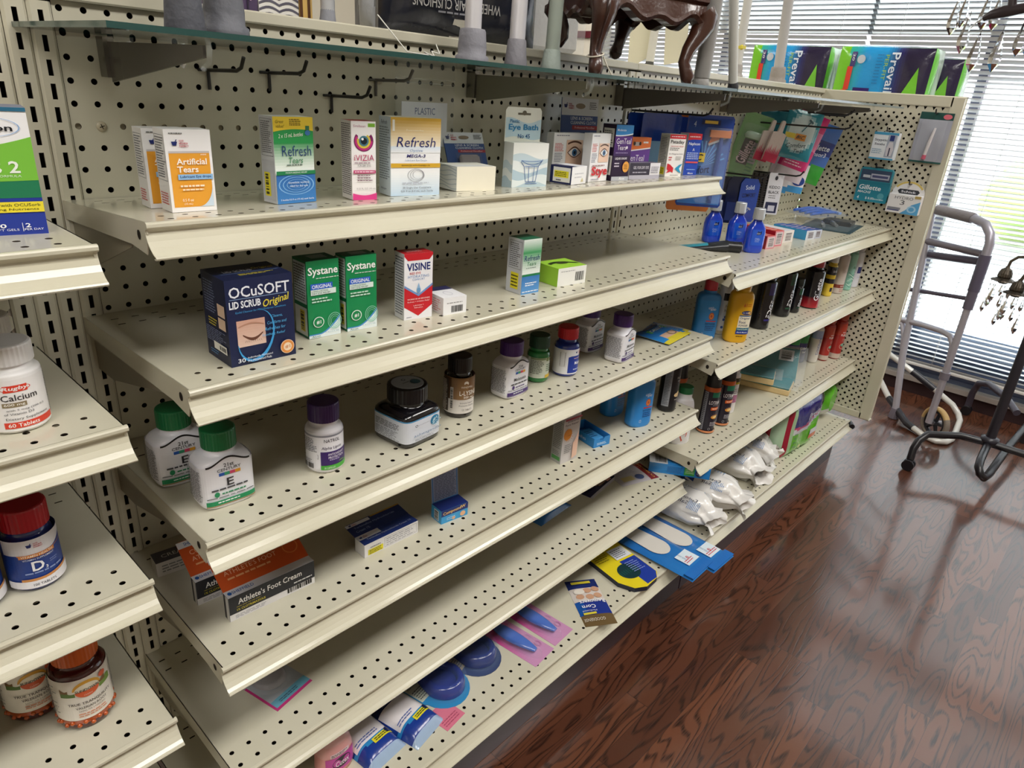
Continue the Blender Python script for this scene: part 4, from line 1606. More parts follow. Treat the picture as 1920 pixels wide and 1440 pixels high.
def lab_ash(m, r, top):
    A = wrap_label(m, r, .0095, .046, '#d9dde6', 2 * pi * .96, 1, 1, 6.0)
    A.rect(0, .95, 1, 1, '#3f8fc0')
    # right-hand (front) face around x = .5 + 1/8, left face around .5 - 1/8
    A.disc(.575, .68, .035, .22, '#2f7fa8')
    for k in range(26):
        a = k * 2.4
        q = sqrt(k / 26)
        A.disc(.575 + .033 * q * cos(a), .68 + .2 * q * sin(a), .0045, .028, '#bfe0ec')
    A.disc(.42, .80, .009, .055, '#33363e', .6)
    A.text('youtheory', .475, .80, .085, '#8a8e98', .07)
    A.text('ashwagandha', .505, .36, .205, '#5a7aa0', .15, 0, .12)
    A.fine(.41, .12, .58, .22, 2, '#777b86', .4)
    A.fine(.16, .58, .34, .88, 5, '#33363e', .42, .15)
    A.fine(.16, .12, .34, .54, 8, '#555a66', .38, .3)


o = bottle('supplement_jar', 'black square supplement jar with a pale label and wide lid', None, (.312, -.246, z3), 5, .0385, .089, .025, .0300, '#141216', '#121114', lab_ash, 1, 1, 6.0, neck=.026, shoulder=.15, finish_='glossy', ridges=True, cat='jar')
m = MB()
m.lathe([(.0245, .0891), (.0243, .0895)], '#a9b0bc', 'plastic', 32)
A_ = Art(m, flat((-.0235, -.0235, .0896), (1, 0, 0), (0, 1, 0)), .047, .047)
A_.disc(.72, .38, .17, .17, '#2a5a70')
A_.disc(.5, .70, .07, .07, '#2a2c34', .65)
A_.fine(.28, .45, .6, .53, 1, '#555a66', .5)
m.build('lid_sticker', o)


def lab_lys(m, r, top):
    A = wrap_label(m, r, .009, .072, '#8a6844', 2 * pi * .92)
    A.rect(0, 0, 1, .40, '#dcd6d0')
    for x0, x1, a, b in ((.2, .4, '#5a3f28', '#8a6844'), (.4, .55, '#8a6844', '#c8a878'), (.55, .8, '#7a5836', '#5a3f28')):
        A.rect(x0, .40, x1, .985, a)
    A.rect(.47, .40, .60, .985, '#8f6c46')
    for k in range(7):
        a = RAD(-60 + 20 * k)
        A.disc(.57 + .022 * sin(a), .83 + .05 * cos(a), .006, .035, '#f0e8dc')
    A.text('WINDMILL', .58, .755, .14, '#f0e8dc', .05)
    A.text('L-LYSINE', .60, .59, .21, '#f4eee4', .13, .012)
    A.text('500 mg', .60, .46, .12, '#f4eee4', .085, .01)
    A.text('Immune Support', .585, .31, .16, '#33302e', .055)
    A.text('Promotes Healthy', .585, .23, .18, '#33302e', .055)
    A.text('120 TABLETS', .585, .12, .12, '#33302e', .05)
    A.rect(.27, .06, .37, .95, '#4a4038')
    A.fine(.28, .08, .36, .93, 20, '#d8d0c4', .42)
    A.rect(.395, .15, .43, .75, '#cfc8be')
    A.bars(.40, .17, .425, .73, 26, '#222', False)


bottle('supplement_bottle', 'dark brown supplement bottle with a bronze and white label', None, (.429, -.236, z3), -40, .0245, .1035, .026, .0195, '#1c1210', '#14110f', lab_lys, shoulder=.10, finish_='glossy', ridges=True)


def lab_grn(m, r, top):
    A = wrap_label(m, r, .010, .050, '#ccd2c4', 2 * pi * .9)
    A.rect(.56, .82, .8, 1, '#6a7a34')
    A.text('G', .6, .91, .03, '#e4e8d0', .12)
    A.rect(.3, .9, .55, 1, '#8a9a74')
    A.fine(.3, .2, .52, .88, 9, '#4a5046', .4)
    A.fine(.56, .3, .74, .7, 4, '#4a6a46', .4)
    A.rect(.55, .0, .8, .16, '#d8b43c')


o = bottle('supplement_bottle', 'small green supplement bottle with a dark green cap behind the white one', None, (.645, -.222, z3), -25, .0215, .090, .024, .0190, '#1f7a3a', '#123c26', lab_grn, shoulder=.10, finish_='glossy', ridges=True)


def lab_red(m, r, top):
    A = wrap_label(m, r, .006, .056, '#e4e4ea', 2 * pi * .9)
    A.rect(.48, .05, .82, .74, '#1f3a9a')
    A.band(lambda x: .70 + .9 * (x - .48), 1, '#e4e4ea', .48, .82)
    mortar(A, .60, .88, .016)
    A.fine(.64, .80, .74, .95, 3, '#b8303c', .5)
    A.fine(.56, .62, .74, .68, 1, '#e4b8bc', .5)
    A.text('Melatonin', .66, .46, .17, '#f0f2fa', .13, .012)
    A.fine(.56, .16, .72, .24, 1, '#c2ccec', .5)
    A.rect(.36, .3, .45, .92, '#d4d4d8')
    A.bars(.365, .34, .435, .9, 20, '#222', False)


bottle('supplement_bottle', 'blue supplement bottle with a red cap and white label between sleep aid bottles', None, (.713, -.235, z3), -34, .0243, .096, .0225, .0195, '#1c2f86', '#c2202c', lab_red, shoulder=.12, finish_='glossy', ridges=True)

# two flat callus packs lying at the end of the third shelf


def pillow(mb, w, h, t, mapf, colf, mat='film', nx=18, ny=14, p=4, wob=0.0, seed=1, mult=None):
    """puffed flat pack: front skin bulges by t; colf(u, v) in 0..1"""
    rnd = random.Random(seed)
    ph = [rnd.uniform(0, 6) for _ in range(6)]
    V, F, C = [], [], []
    for j in range(ny + 1):
        for i in range(nx + 1):
            u, v = i / nx, j / ny
            b = (1 - abs(2 * u - 1) ** p) * (1 - abs(2 * v - 1) ** p)
            if wob:
                b *= 1 + wob * (sin(9 * u + ph[0]) * sin(7 * v + ph[1]) + .6 * sin(17 * u + 5 * v + ph[2]))
            if mult:
                b *= mult(u, v)
            V.append(mapf(u * w, v * h, .0004 + t * b))
    for j in range(ny):
        for i in range(nx):
            a = j * (nx + 1) + i
            F.append((a, a + 1, a + nx + 2, a + nx + 1))
            c = colf((i + .5) / nx, (j + .5) / ny)
            C.append(lin(c) if isinstance(c, str) else c)
    mb.add(V, F, C, mat, True)
    mb.quad(mapf(0, 0, 0), mapf(0, h, 0), mapf(w, h, 0), mapf(w, 0, 0), colf(.5, .5), mat)
    edge = [mapf(0, 0, 0), mapf(w, 0, 0), mapf(w, h, 0), mapf(0, h, 0)]
    top = [mapf(0, 0, .0004), mapf(w, 0, .0004), mapf(w, h, .0004), mapf(0, h, .0004)]
    mb.add(edge + top, [(i, (i + 1) % 4, 4 + (i + 1) % 4, 4 + i) for i in range(4)], colf(.02, .02), mat)
    return mb


UP = lambda u, v, l=0.0: (u, v, l)


def flatpack(name, label, cat, group, loc, yaw, w, h, t, colf, art=None, rot=None, **kw):
    """a pack lying down: origin at its near left corner, x along its width, y along its length"""
    m = MB()
    pillow(m, w, h, t, UP, colf, **kw)
    if art:
        art(Art(m, lambda u, v, l=0.0: (u, v, l + .0006 + t * (1 - abs(2 * u / w - 1) ** kw.get('p', 4)) * (1 - abs(2 * v / h - 1) ** kw.get('p', 4))), w, h, 'card', lift=.0003))
    o = m.build(name, None, loc, yaw, rot)
    return tag(o, label, cat, group)


def c_call(u, v):
    if v < .12 + .1 * sin(3 * u):
        return '#d8c83c'
    if .18 < v < .45 and .2 < u < .8:
        return '#d8b49c'
    return mix('#2f8ad0', '#1f5aa8', v)


def a_call(A):
    A.rect(.2, .62, .85, .80, '#3a9a4a')
    A.text('CALLUS', .52, .71, .5, '#e4f0e0', .10, .01)
    A.disc(.55, .90, .3, .075, '#1c2a5c')
    A.disc(.62, .33, .13, .11, '#3a4a30', .85)


flatpack('callus_pad_pack', 'topmost blue callus pad pack with a green band lying at the shelf end', 'pack', 'callus pad packs', (1.025, -.283, z3 + .0035), -4, .120, .090, .004, c_call, a_call, rot=(RAD(1), 0, RAD(6)))
flatpack('callus_pad_pack', 'lower blue callus pad pack sticking out under its twin at the shelf end', 'pack', 'callus pad packs', (1.050, -.278, z3 + .0003), -16, .120, .090, .003, c_call, None, rot=(0, 0, RAD(12)))

# ---------------------------------------------------------------- fourth shelf
z4 = -.7428


def a_ath(F, L, T, R):
    F.rect(0, 0, 1, .28, '#e4e2e4')
    F.fine(.06, .05, .5, .2, 3, '#8a8890', .35)
    F.bars(.66, .08, .96, .27, 18)
    F.rect(0, .28, 1, 1, '#23242c')
    T.rect(0, 0, 1, 1, '#d9d8dc')
    T.text('SHEFFIELD', .19, .5, .24, '#2458a0', .42, .01)
    T.disc(.045, .5, .022, .24, '#2458a0')
    F.text("Athlete's Foot Cream", .47, .72, .74, '#f2f0ee', .24, .014)
    F.fine(.08, .50, .40, .54, 1, '#b8a83c', .5)
    F.text('1% CLOTRIMAZOLE', .24, .40, .32, '#d8c83c', .09, .01)
    F.fine(.74, .38, .98, .46, 1, '#e0e0e0', .6)
    L.rect(0, 0, .45, 1, '#1c1d24')
    L.rect(.45, 0, 1, 1, '#d0ccc6')


def foot_box(label, loc, yaw, tilt):
    o = carton('foot_cream_carton', label, 'carton', 'athlete foot cream cartons', loc, yaw, .128, .040, .015, ('#e4e2e4', '#1c1d24', '#d9d8dc'), a_ath)
    m = MB()
    # the tall orange header card stands up from the back edge, leaning away
    mp = lambda u, v, l=0.0: (u, .015 + v * .86 - l * .5, .040 + v * .50 + l * .86)
    pl = [(0, 0), (.128, 0), (.128, .052), (.124, .056), (.004, .056), (0, .052)]
    m.prism(pl, mp, .0008, '#c04e1c', 'card')
    A = Art(m, lambda u, v, l=0.0: mp(u, v, l + .0009), .128, .056)
    A.rect(0, .80, 1, .985, '#dcdce2')
    A.text('SHEFFIELD', .17, .895, .2, '#2458a0', .09, .01)
    A.rect(.62, .78, 1, .93, '#2a5a9c')
    A.text('CURES MOST', .32, .62, .46, '#e8b492', .13)
    A.text("ATHLETE'S FOOT", .385, .43, .6, '#e8b492', .13)
    A.fine(.1, .2, .6, .32, 1, '#e0a070', .4)
    A.disc(.86, .45, .09, .2, '#d4733c', .85)
    m.build('header_card', o)
    if tilt:
        o.rotation_euler = (RAD(tilt), 0, RAD(yaw))
    return o


foot_box('black and orange foot cream carton with a tall header card, front one', (.013, -.240, z4), -2, 0)
foot_box('black and orange foot cream carton behind the front one, under the shelf end', (-.004, -.180, z4), -3, 0)
carton('ointment_carton', 'small white and dark ointment carton at the back by the pegboard', 'carton', None, (-.020, -.085, z4), -6, .075, .024, .028, ('#cfcac4', '#c6c0b6', '#4a4850'), lambda F, L, T, R: (T.text('CREAM', .4, .5, .5, '#d8d4d0', .3), F.fine(.1, .2, .8, .8, 3, '#777', .4)))


def a_terb(F, L, T, R):
    F.frame(.36, .12, .97, .86, .0004, '#777')
    F.fine(.39, .16, .94, .8, 4, '#9a9aa2', .3)
    F.rect(.06, .10, .33, .52, '#e8dc28')
    F.fine(.08, .14, .31, .48, 3, '#44421c', .45)
    F.fine(.1, .6, .3, .72, 1, '#777', .5)
    T.rect(0, 0, 1, 1, '#243a80')
    T.rect(0, .55, .4, 1, '#d9d8de')
    gnp(T, .06, .76, .025)
    T.text('Terbinafine Hydrochloride Cream 1%', .52, .36, .82, '#b8c4e4', .2)


def terb(label, loc, yaw):
    o = carton('antifungal_carton', label, 'carton', 'antifungal cream cartons', loc, yaw, .106, .024, .026, ('#eceaec', '#e2e0e2', '#243a80'), a_terb)
    m = MB()
    mp = lambda u, v, l=0.0: (u, .026 + v * .80, .024 + v * .12 + l)
    m.prism([(0, 0), (.106, 0), (.106, .034), (.102, .038), (.004, .038), (0, .034)], mp, .0007, '#1f2f66', 'card')
    A = Art(m, lambda u, v, l=0.0: mp(u, v, l + .0008), .106, .038)
    A.rect(0, .74, .42, .95, '#cfd0d8')
    gnp(A, .07, .85, .025)
    A.rect(.45, .88, 1, .97, '#b08a3a')
    A.text('Terbinafine Hydrochloride', .46, .52, .74, '#9aa8d0', .16)
    A.text('Cream 1%', .2, .26, .24, '#9aa8d0', .16)
    m.build('header_card', o)
    return o


terb('white and navy antifungal cream carton with a yellow price sticker', (.229, -.247, z4), -1)


def a_comp(F, L, T, R):
    F.rect(0, 0, 1, .55, '#3f9cd4')
    F.rect(0, .55, 1, 1, '#1f2f72')
    F.text('CompoundW', .48, .76, .84, '#e8c06a', .30, .02, 0, 3)
    F.fine(.2, .15, .6, .4, 2, '#cfe4f4', .35)
    F.disc(.80, .28, .10, .19, '#e8b48a')
    F.disc(.45, .2, .06, .11, '#e8b48a')
    L.rect(0, 0, 1, 1, '#3f9cd4')
    L.rect(.3, .1, .75, .85, '#e0e4e8')
    L.bars(.35, .15, .7, .8, 12, '#222', False)


o = carton('wart_remover_carton', 'blue and navy wart remover carton with a tall grey back card', 'carton', None, (.379, -.258, z4), -7, .056, .026, .030, ('#3f9cd4', '#3f9cd4', '#1f2f72'), a_comp)
m = MB()
mp = lambda u, v, l=0.0: (u, .030 + v * .1 - l, .026 + v)
m.prism([(0, 0), (.056, 0), (.056, .075), (0, .075)], mp, .0008, '#8e98b8', 'card')
A_ = Art(m, lambda u, v, l=0.0: mp(u, v, l + .0009), .056, .075)
A_.frame(.03, .0, .97, .98, .0018, '#3a78bc')
A_.fine(.1, .04, .92, .9, 22, '#4a5070', .35, .1)
m.build('back_card', o)


def a_foot(F, L, T, R):
    F.text('Intensive', .55, .88, .66, '#4a3a44', .055, .01)
    F.text('Foot Repair', .5, .80, .8, '#4a3a44', .055, .01)
    F.disc(.30, .60, .24, .12, '#d88a34')
    for k in range(16):
        a = 2 * pi * k / 16
        F.poly([(.30 + .22 * cos(a - .12), .60 + .11 * sin(a - .12)), (.30 + .29 * cos(a), .60 + .145 * sin(a)), (.30 + .22 * cos(a + .12), .60 + .11 * sin(a + .12))], '#d88a34')
    F.text('1 DAY', .30, .60, .26, '#7a3a14', .03)
    F.fine(.1, .22, .55, .42, 5, '#777', .4)
    F.band(lambda x: .06 + .3 * (x - .5) ** 2, lambda x: .42 + .9 * max(0, x - .66), '#e4bca6', .60, .90, 10)
    F.rect(.0, .92, 1, .96, '#9a3a48')
    L.fine(.1, .3, .9, .9, 16, '#6a6a6c', .4, .2)
    L.rect(.1, .06, .9, .14, '#5aa05a')
    L.fine(.15, .16, .85, .26, 3, '#777', .4)


carton('foot_repair_carton', 'tall silver grey foot repair carton with an orange burst', 'carton', None, (.698, -.260, z4), -5, .048, .106, .028, ('#c9c4c4', '#b4b4b2', '#a83a44'), a_foot)
# open blue display tray
o = empty('display_tray', (.807, -.262, z4), -12, 'small open blue cardboard tray with one sachet left in it', 'tray')
m = MB()
bl = '#2f86cc'
m.box(0, 0, 0, .046, .085, .001, '#2a6aa8', 'card')
m.box(0, 0, 0, .001, .085, .022, bl, 'card').box(.045, 0, 0, .046, .085, .022, bl, 'card').box(0, .084, 0, .046, .085, .022, bl, 'card')
m.prism([(0, 0), (.046, 0), (.046, .021), (.030, .021), (.026, .014), (.018, .014), (.014, .021), (0, .021)], lambda u, v, l=0.0: (u, -l, v), .001, bl, 'card')
A_ = Art(m, flat((0, -.001, 0), (1, 0, 0), (0, 0, 1)), .046, .021)
A_.fine(.2, .2, .8, .5, 2, '#cfe4f4', .45)
A_ = Art(m, flat((0, .085, 0), (0, -1, 0), (0, 0, 1)), .085, .022)
A_.text('Brushes', .5, .5, .4, '#d8e8f6', .35)
m.build('tray', o)
m = MB()
m.box(.006, .012, .0012, .040, .06, .012, '#4a9ad8', 'card', .001)
Art(m, flat((.006, .012, .012), (1, 0, 0), (0, 1, 0)), .034, .048).fine(.15, .2, .85, .85, 4, '#1d4a80', .4)
m.build('sachet', o)


def lab_gold(m, r, top):
    A = wrap_label(m, r, .008, top - .004, '#2f86d0', 2 * pi * .8, 1.15, .72, 3.2, mat='plastic')
    A.text('GOLD', .53, .80, .10, '#e8ecf4', .055, .012, 0, 8)
    A.text('BOND', .575, .76, .10, '#e8ecf4', .055, .012, 0, 8)
    A.disc(.56, .58, .05, .10, '#c8543c')
    A.disc(.56, .58, .038, .075, '#e0904a', .5)
    A.rect(.47, .43, .66, .46, '#c23a3c')
    A.text('FOOT POWDER', .56, .37, .19, '#1c2a5c', .05, .01)
    A.fine(.47, .18, .66, .33, 3, '#1d3a7a', .4)
    A.frame(.42, .05, .455, .12, .0006, '#e8ecf4')


def goldbond(label, loc, yaw, h=.150):
    return bottle('foot_powder_bottle', label, 'blue foot powder bottles', loc, yaw, .0262, h, .028, .0165, '#2f86d0', '#b8283a', lab_gold, 1.15, .72, 3.2, neck=.0165, shoulder=.10)


goldbond('blue foot powder bottle at the front of the fourth shelf', (.985, -.255, z4), -18)
goldbond('blue foot powder bottle set back behind its twin on the fourth shelf', (.985, -.182, z4), -8)


def lab_fb(m, r, top):
    A = wrap_label(m, r, .010, top - .002, '#17171b', 2 * pi * .9, mat='plastic')
    A.rect(.30, .06, .44, .98, '#8f9298')
    A.fine(.32, .1, .43, .95, 22, '#4a4c52', .4)
    A.text('FOOT', .585, .78, .10, '#d8d4cc', .05)
    A.text('FILE', .60, .70, .08, '#d8d4cc', .03)
    A.disc(.575, .35, .055, .05, '#d8bc8c')
    A.disc(.615, .37, .035, .075, '#d8bc8c')
    A.fine(.54, .22, .66, .25, 1, '#c8c4bc', .5)


bottle('foot_spray_can', 'tall black foot care can with a tan foot mark beside the blue bottles', None, (1.112, -.255, z4), -30, .0225, .142, .02, .0225, '#141417', '#101013', lab_fb, shoulder=.02, cat='can')

# ---------------------------------------------------------------- shelves of the near bay
# blue and green eye vitamin carton


def a_icap(F, L, T, R):
    F.rect(0, 0, 1, .36, '#23399a')
    F.band(.30, lambda x: .46 - .08 * sin(pi * (x * .8 + .2)) * 0 + .03 * x, '#1f7a54')
    F.band(lambda x: .42 + .02 * x, lambda x: .66 + .12 * x * x, '#7cc242')
    F.rect(0, .97, 1, 1, '#2a6a8a')
    F.disc(.62, .85, .30, .075, '#8fb0dc', .96)
    F.text('PreserVision', .43, .845, .84, '#17181f', .05, .02)
    F.text('AREDS 2', .45, .545, .80, '#f2f8ee', .095, .02)
    F.text('FORMULA', .74, .475, .22, '#e0f0d8', .018)
    F.rect(0, .185, 1, .27, '#ecd938')
    F.text('Now with OCUSorb', .72, .245, .5, '#333a1c', .024)
    F.text('Better Absorbing Nutrients', .55, .208, .80, '#22240f', .022)
    F.text('Mini', .33, .055, .16, '#eceff8', .026, .01)
    F.text('60', .56, .078, .12, '#f4f6fb', .034, .02)
    F.text('SOFT GELS', .60, .045, .26, '#eceff8', .017)
    F.rect(.765, .03, .771, .10, '#eceff8')
    F.text('2', .82, .078, .05, '#f4f6fb', .034, .02)
    F.text('PER DAY', .87, .045, .18, '#eceff8', .017)
    L.fine(.1, .1, .9, .9, 20, '#8a9ac0', .35)


carton('eye_vitamin_carton', 'blue, green and white eye vitamin carton at the corner of the near bay', 'carton', None, (-.1895, -.2105, -.205), -10, .083, .111, .045, ('#f2f2f4', '#23399a', '#1c2a52'), a_icap)


def lab_calc(m, r, top):
    A = wrap_label(m, r, .004, top - .002, '#ece9e8', 2 * pi * .9)
    A.disc(.535, .83, .085, .065, '#d8402c')
    A.rect(.47, .765, .60, .895, '#d8402c')
    A.text('Rugby', .535, .83, .14, '#f4f0ee', .09, .02, .15)
    A.text('Calcium', .55, .66, .20, '#2c2a2e', .12, .006)
    A.rect(.45, .48, .58, .565, '#8a7a5c')
    A.text('600 mg', .515, .522, .11, '#f2efe8', .06, .01)
    A.text('with 5 mcg (200 IU)', .575, .415, .22, '#4a4a50', .045)
    A.text('of Vitamin D3', .53, .345, .16, '#4a4a50', .045)
    A.text('Dietary Supplement', .58, .24, .25, '#2c2a2e', .06)
    A.rect(.44, .06, .75, .18, '#d8402c')
    A.text('60 Tablets', .545, .12, .17, '#f6eeea', .075, .012)
    A.fine(.76, .1, .93, .9, 16, '#777', .4)


def calc(label, loc, yaw):
    return bottle('calcium_bottle', label, 'white calcium bottles', loc, yaw, .0270, .088, .020, .0235, '#efedec', '#eceaea', lab_calc, shoulder=.06, ridges=True)


calc('white calcium bottle with red print at the end of the near bay', (-.164, -.222, -.390), -16)
calc('white calcium bottle further back, only its lid and shoulder showing', (-.160, -.130, -.390), -10)


def lab_d3(m, r, top):
    A = wrap_label(m, r, .006, .066, '#24408c', 2 * pi * .9)
    A.band(lambda x: .70 + 2.0 * max(0, x - .62) ** 1.2, 1, '#e6e4ea', .30, .78, 20)
    A.band(lambda x: .68 + .5 * max(0, x - .62), lambda x: .70 + 2.0 * max(0, x - .62) ** 1.2 * .3, '#d8853c', .40, .78, 20)
    gnp(A, .485, .88, .018)
    A.rect(.41, .635, .64, .705, '#d8853c')
    A.text('VITAMIN HEALTH', .525, .67, .2, '#f4e8d8', .045, .012)
    A.text('VITAMIN SUPPLEMENT', .53, .60, .2, '#d8def0', .035, .006)
    A.text('D', .515, .45, .075, '#f4f4fa', .20, .02)
    A.text('3', .565, .37, .015, '#f4f4fa', .06, .02)
    A.fine(.59, .42, .66, .50, 2, '#7a8cc8', .4)
    A.fine(.43, .28, .68, .34, 1, '#8a9cd0', .5)
    A.band(lambda x: .10, lambda x: .20 + .3 * max(0, x - .55), '#c98a4c', .40, .75)
    A.band(lambda x: 0, lambda x: .15 + .3 * max(0, x - .55), '#e6e4ea', .30, .78)
    A.text('100 TABLETS', .535, .07, .14, '#33363e', .05)


def d3(label, loc, yaw):
    return bottle('vitamin_bottle', label, 'blue vitamin D bottles', loc, yaw, .0262, .099, .0265, .0225, '#1b2a72', '#b01c28', lab_d3, shoulder=.13, finish_='glossy', ridges=True)


d3('blue vitamin D bottle with a red cap in the near bay', (-.177, -.204, -.585), -8)
d3('blue vitamin bottle cut off at the picture edge beside the red capped one', (-.234, -.205, -.585), -8)


def lab_sun(m, r, top):
    A = wrap_label(m, r, .017, .079, '#ece6dc', 2 * pi * .92)
    for x0, x1, c in ((.36, .45, '#5c7a3a'), (.60, .70, '#7a9a44')):
        A.band(lambda x: .60, lambda x: .72 + .04 * sin(40 * x), c, x0, x1)
        A.band(lambda x: .70, lambda x: .80 + .05 * sin(60 * x), '#7a5a34', x0, x0 + .05)
    A.disc(.525, .74, .085, .20, '#e0a83c', 0, 24, 0, 180)
    A.disc(.525, .72, .075, .15, '#f0e6d0')
    A.disc(.525, .70, .072, .145, '#d8643c', 0, 24, 180, 360)
    A.text('SUNDOWN', .525, .73, .14, '#33281e', .06, .012)
    A.text('CLEAN', .525, .61, .05, '#f4dccc', .03)
    A.disc(.63, .88, .026, .065, '#e0653c')
    A.text('TRUE TRANQUILITY', .535, .42, .27, '#3a2a22', .07, .012)
    A.text('VALERIAN ROOT', .535, .32, .19, '#3a2a22', .06, .008)
    A.text('530MG PER 2 CAPSULES', .535, .24, .16, '#5a4a40', .035)
    A.fine(.45, .08, .63, .19, 2, '#d08a6a', .45)
    A.fine(.72, .1, .93, .9, 16, '#777', .4)
    A.fine(.12, .1, .34, .9, 16, '#777', .4)


def sund(label, loc, yaw):
    o = bottle('supplement_bottle', label, 'amber supplement bottles', loc, yaw, .0305, .122, .0285, .0245, '#4a0f0c', '#cf5f1c', lab_sun, shoulder=.11, finish_='glossy', ridges=True, cap_taper=1.0)
    g = MB()
    g.lathe([(.0283, .0025), (.0302, .006), (.0306, .012), (.0307, .0165)], '#a8481c', 'glossy', 32, caps=(False, False))
    for k in range(26):
        a = 2 * pi * k / 26
        c_ = (.0303 * cos(a), .0303 * sin(a), .0085 + .004 * (k % 2))
        g.lathe([(.0001, c_[2] - .003), (.0026, c_[2] - .0015), (.0031, c_[2]), (.0026, c_[2] + .0015), (.0001, c_[2] + .003)], '#b8541f', 'glossy', 6, c_[0], c_[1])
    g.build('gummies', o)
    return o


sund('amber supplement bottle with an orange cap at the end of the lowest near shelf', (-.161, -.205, -.800), -10)
sund('amber supplement bottle half hidden behind the orange capped one', (-.202, -.150, -.800), -10)

# ---------------------------------------------------------------- fifth shelf and base deck of the middle bay
z5 = -.9418
z6 = -1.1098


def c_pink(u, v):
    if v < .09 or u > .95:
        return '#c8427e'
    if v < .24:
        return '#6fb4cc'
    return '#b6bcc4'


# insole pad in a blister, lying under the shelf above
o = empty('insole_pack', (.064, -.249, z5), 0, 'clear blister pack with a grey oval pad and pink edge on the fifth shelf', 'pack', rot=(0, 0, RAD(13)))
m = MB()
pillow(m, .072, .145, .001, UP, lambda u, v: '#c83c80' if (v < .045 or (u < .05 and v < .5)) else ('#6fb0c8' if v < .13 else '#aeb4bc'), nx=20, ny=30)
A_ = Art(m, lambda u, v, l=0.0: (u, v, .0018 + l), .072, .145)
A_.fine(.2, .05, .8, .10, 2, '#3a5a70', .4)
m.build('backing_card', o)
m = MB()
m.lathe([(.001, .012), (.022, .012), (.026, .009), (.0275, .0035)], '#8e8a8e', 'soft', 28, .036, .066, .95, 1.25, 2.3)
m.build('pad', o)
m = MB()
m.lathe([(.002, .0165), (.025, .0165), (.031, .011), (.033, .002)], '#e8eaee', 'shell', 28, .036, .066, .95, 1.28, 2.4)
m.build('blister', o)


def c_ns(u, v):
    if .3 < u < .88 and .12 < v < .55 and ((u - .55) / .26) ** 2 + ((v - .35) / .2) ** 2 < 1:
        return '#8a7464'
    return '#1c1f44' if v > .06 else '#b8b6c0'


flatpack('knee_support_pack', 'navy pack with a tan oval window near the back of the fifth shelf', 'pack', None, (.915, -.208, z5), -5, .150, .085, .004, c_ns, lambda A: (A.fine(.3, .66, .9, .86, 3, '#6a6c94', .5), A.rect(.62, .1, .75, .2, '#d49a8a')), rot=(0, 0, RAD(8)))


def c_bl(u, v):
    return '#1c2a66' if ((u - .45) / .35) ** 2 + ((v - .45) / .3) ** 2 < 1 else '#2a66a8'


flatpack('bandage_bag', 'blue bag with a dark oval lying half under the shelf edge on the fifth shelf', 'bag', None, (.735, -.200, z5), 12, .120, .075, .016, c_bl, lambda A: (A.text('Futuro', .45, .45, .4, '#b8324a', .16, .02), A.rect(.62, .85, .98, .96, '#9aa83a')), rot=(0, 0, RAD(4)))


def c_wh(u, v):
    if u > .80:
        return '#7a2222'
    return '#b9b4ba'


flatpack('brace_pack', 'pale grey envelope pack with a dark red side strip on the fifth shelf', 'pack', None, (1.018, -.225, z5), 0, .118, .080, .003, c_wh, lambda A: (A.text('CUSHION', .9, .5, .6, '#d8a04a', .08, .01, 0, 90), A.disc(.58, .25, .11, .14, '#44527c'), A.rect(.12, .15, .42, .38, '#b8a878'), A.fine(.1, .5, .7, .9, 5, '#8a8690', .35)), rot=(0, 0, RAD(-18)))

# blue carton hanging over the end of the fifth shelf


def a_pouch(F, L, T, R):
    F.rect(.58, .12, .75, .90, '#3fa84a')
    F.fine(.60, .3, .74, .8, 3, '#c8e8c0', .5, .05)
    F.disc(.82, .5, .06, .36, '#24306e')
    F.text('Dr', .82, .5, .06, '#d8dcf0', .25)
    F.fine(.30, .15, .55, .85, 5, '#1a5a9c', .4, .1)
    T.rect(.0, .0, .30, 1, '#d4d6da')
    T.bars(.10, .12, .28, .88, 20)
    T.rect(.30, .0, 1, .12, '#2a86d0')


carton('insole_carton', 'bright blue carton with a barcode end hanging over the end of the fifth shelf', 'carton', None, (1.136, -.224, z5), -57, .156, .028, .058, ('#2384d0', '#1f78c4', '#2a8ad8'), a_pouch, 'film')

# --- deck: nail bottle, wool packs, heel cups, toe guards, insoles
o = empty('acetone_bottle', (.145, -.268, z6), 0, 'pink nail polish remover bottle with a purple label at the lower picture edge', 'bottle')
m = MB()
pr = [(.026, 0), (.031, .003), (.0325, .012), (.031, .045), (.026, .065), (.017, .082), (.0125, .092), (.012, .097)]
m.lathe(pr, [mix('#e07a6a', '#ecd0d2', min(1, max(0, (k // 28) / 6.0))) for k in range(28 * 7)], 'plastic', 28, sx=1.0, sy=.75, e=2.4)
m.build('body', o)
m = MB()
A_ = wrap_label(m, .0322, .012, .045, '#c0489c', 1.9, 1.0, .75, 2.4)
A_.disc(.5, .55, .3, .36, '#2a1a2c')
A_.text('Cutex', .52, .5, .46, '#f0e4ee', .35, .01)
A_.rect(.15, 1.05, .75, 1.3, '#e8d0d4')
A_.fine(.18, 1.08, .72, 1.26, 2, '#33202a', .5)
m.build('label', o)
MB().lathe([(.0128, .097), (.0128, .118), (.0115, .121)], '#1a181c', 'plastic', 24).build('cap', o)


def c_wool(u, v):
    if v > .80:
        return '#16265c'
    if v > .36 and .06 < u < .94:
        return '#e6e0e2'
    if v > .33 - .10 * u and v <= .40:
        return '#2f86c4'
    if v > .12:
        return '#1f3a8c'
    return '#9ab0cc'


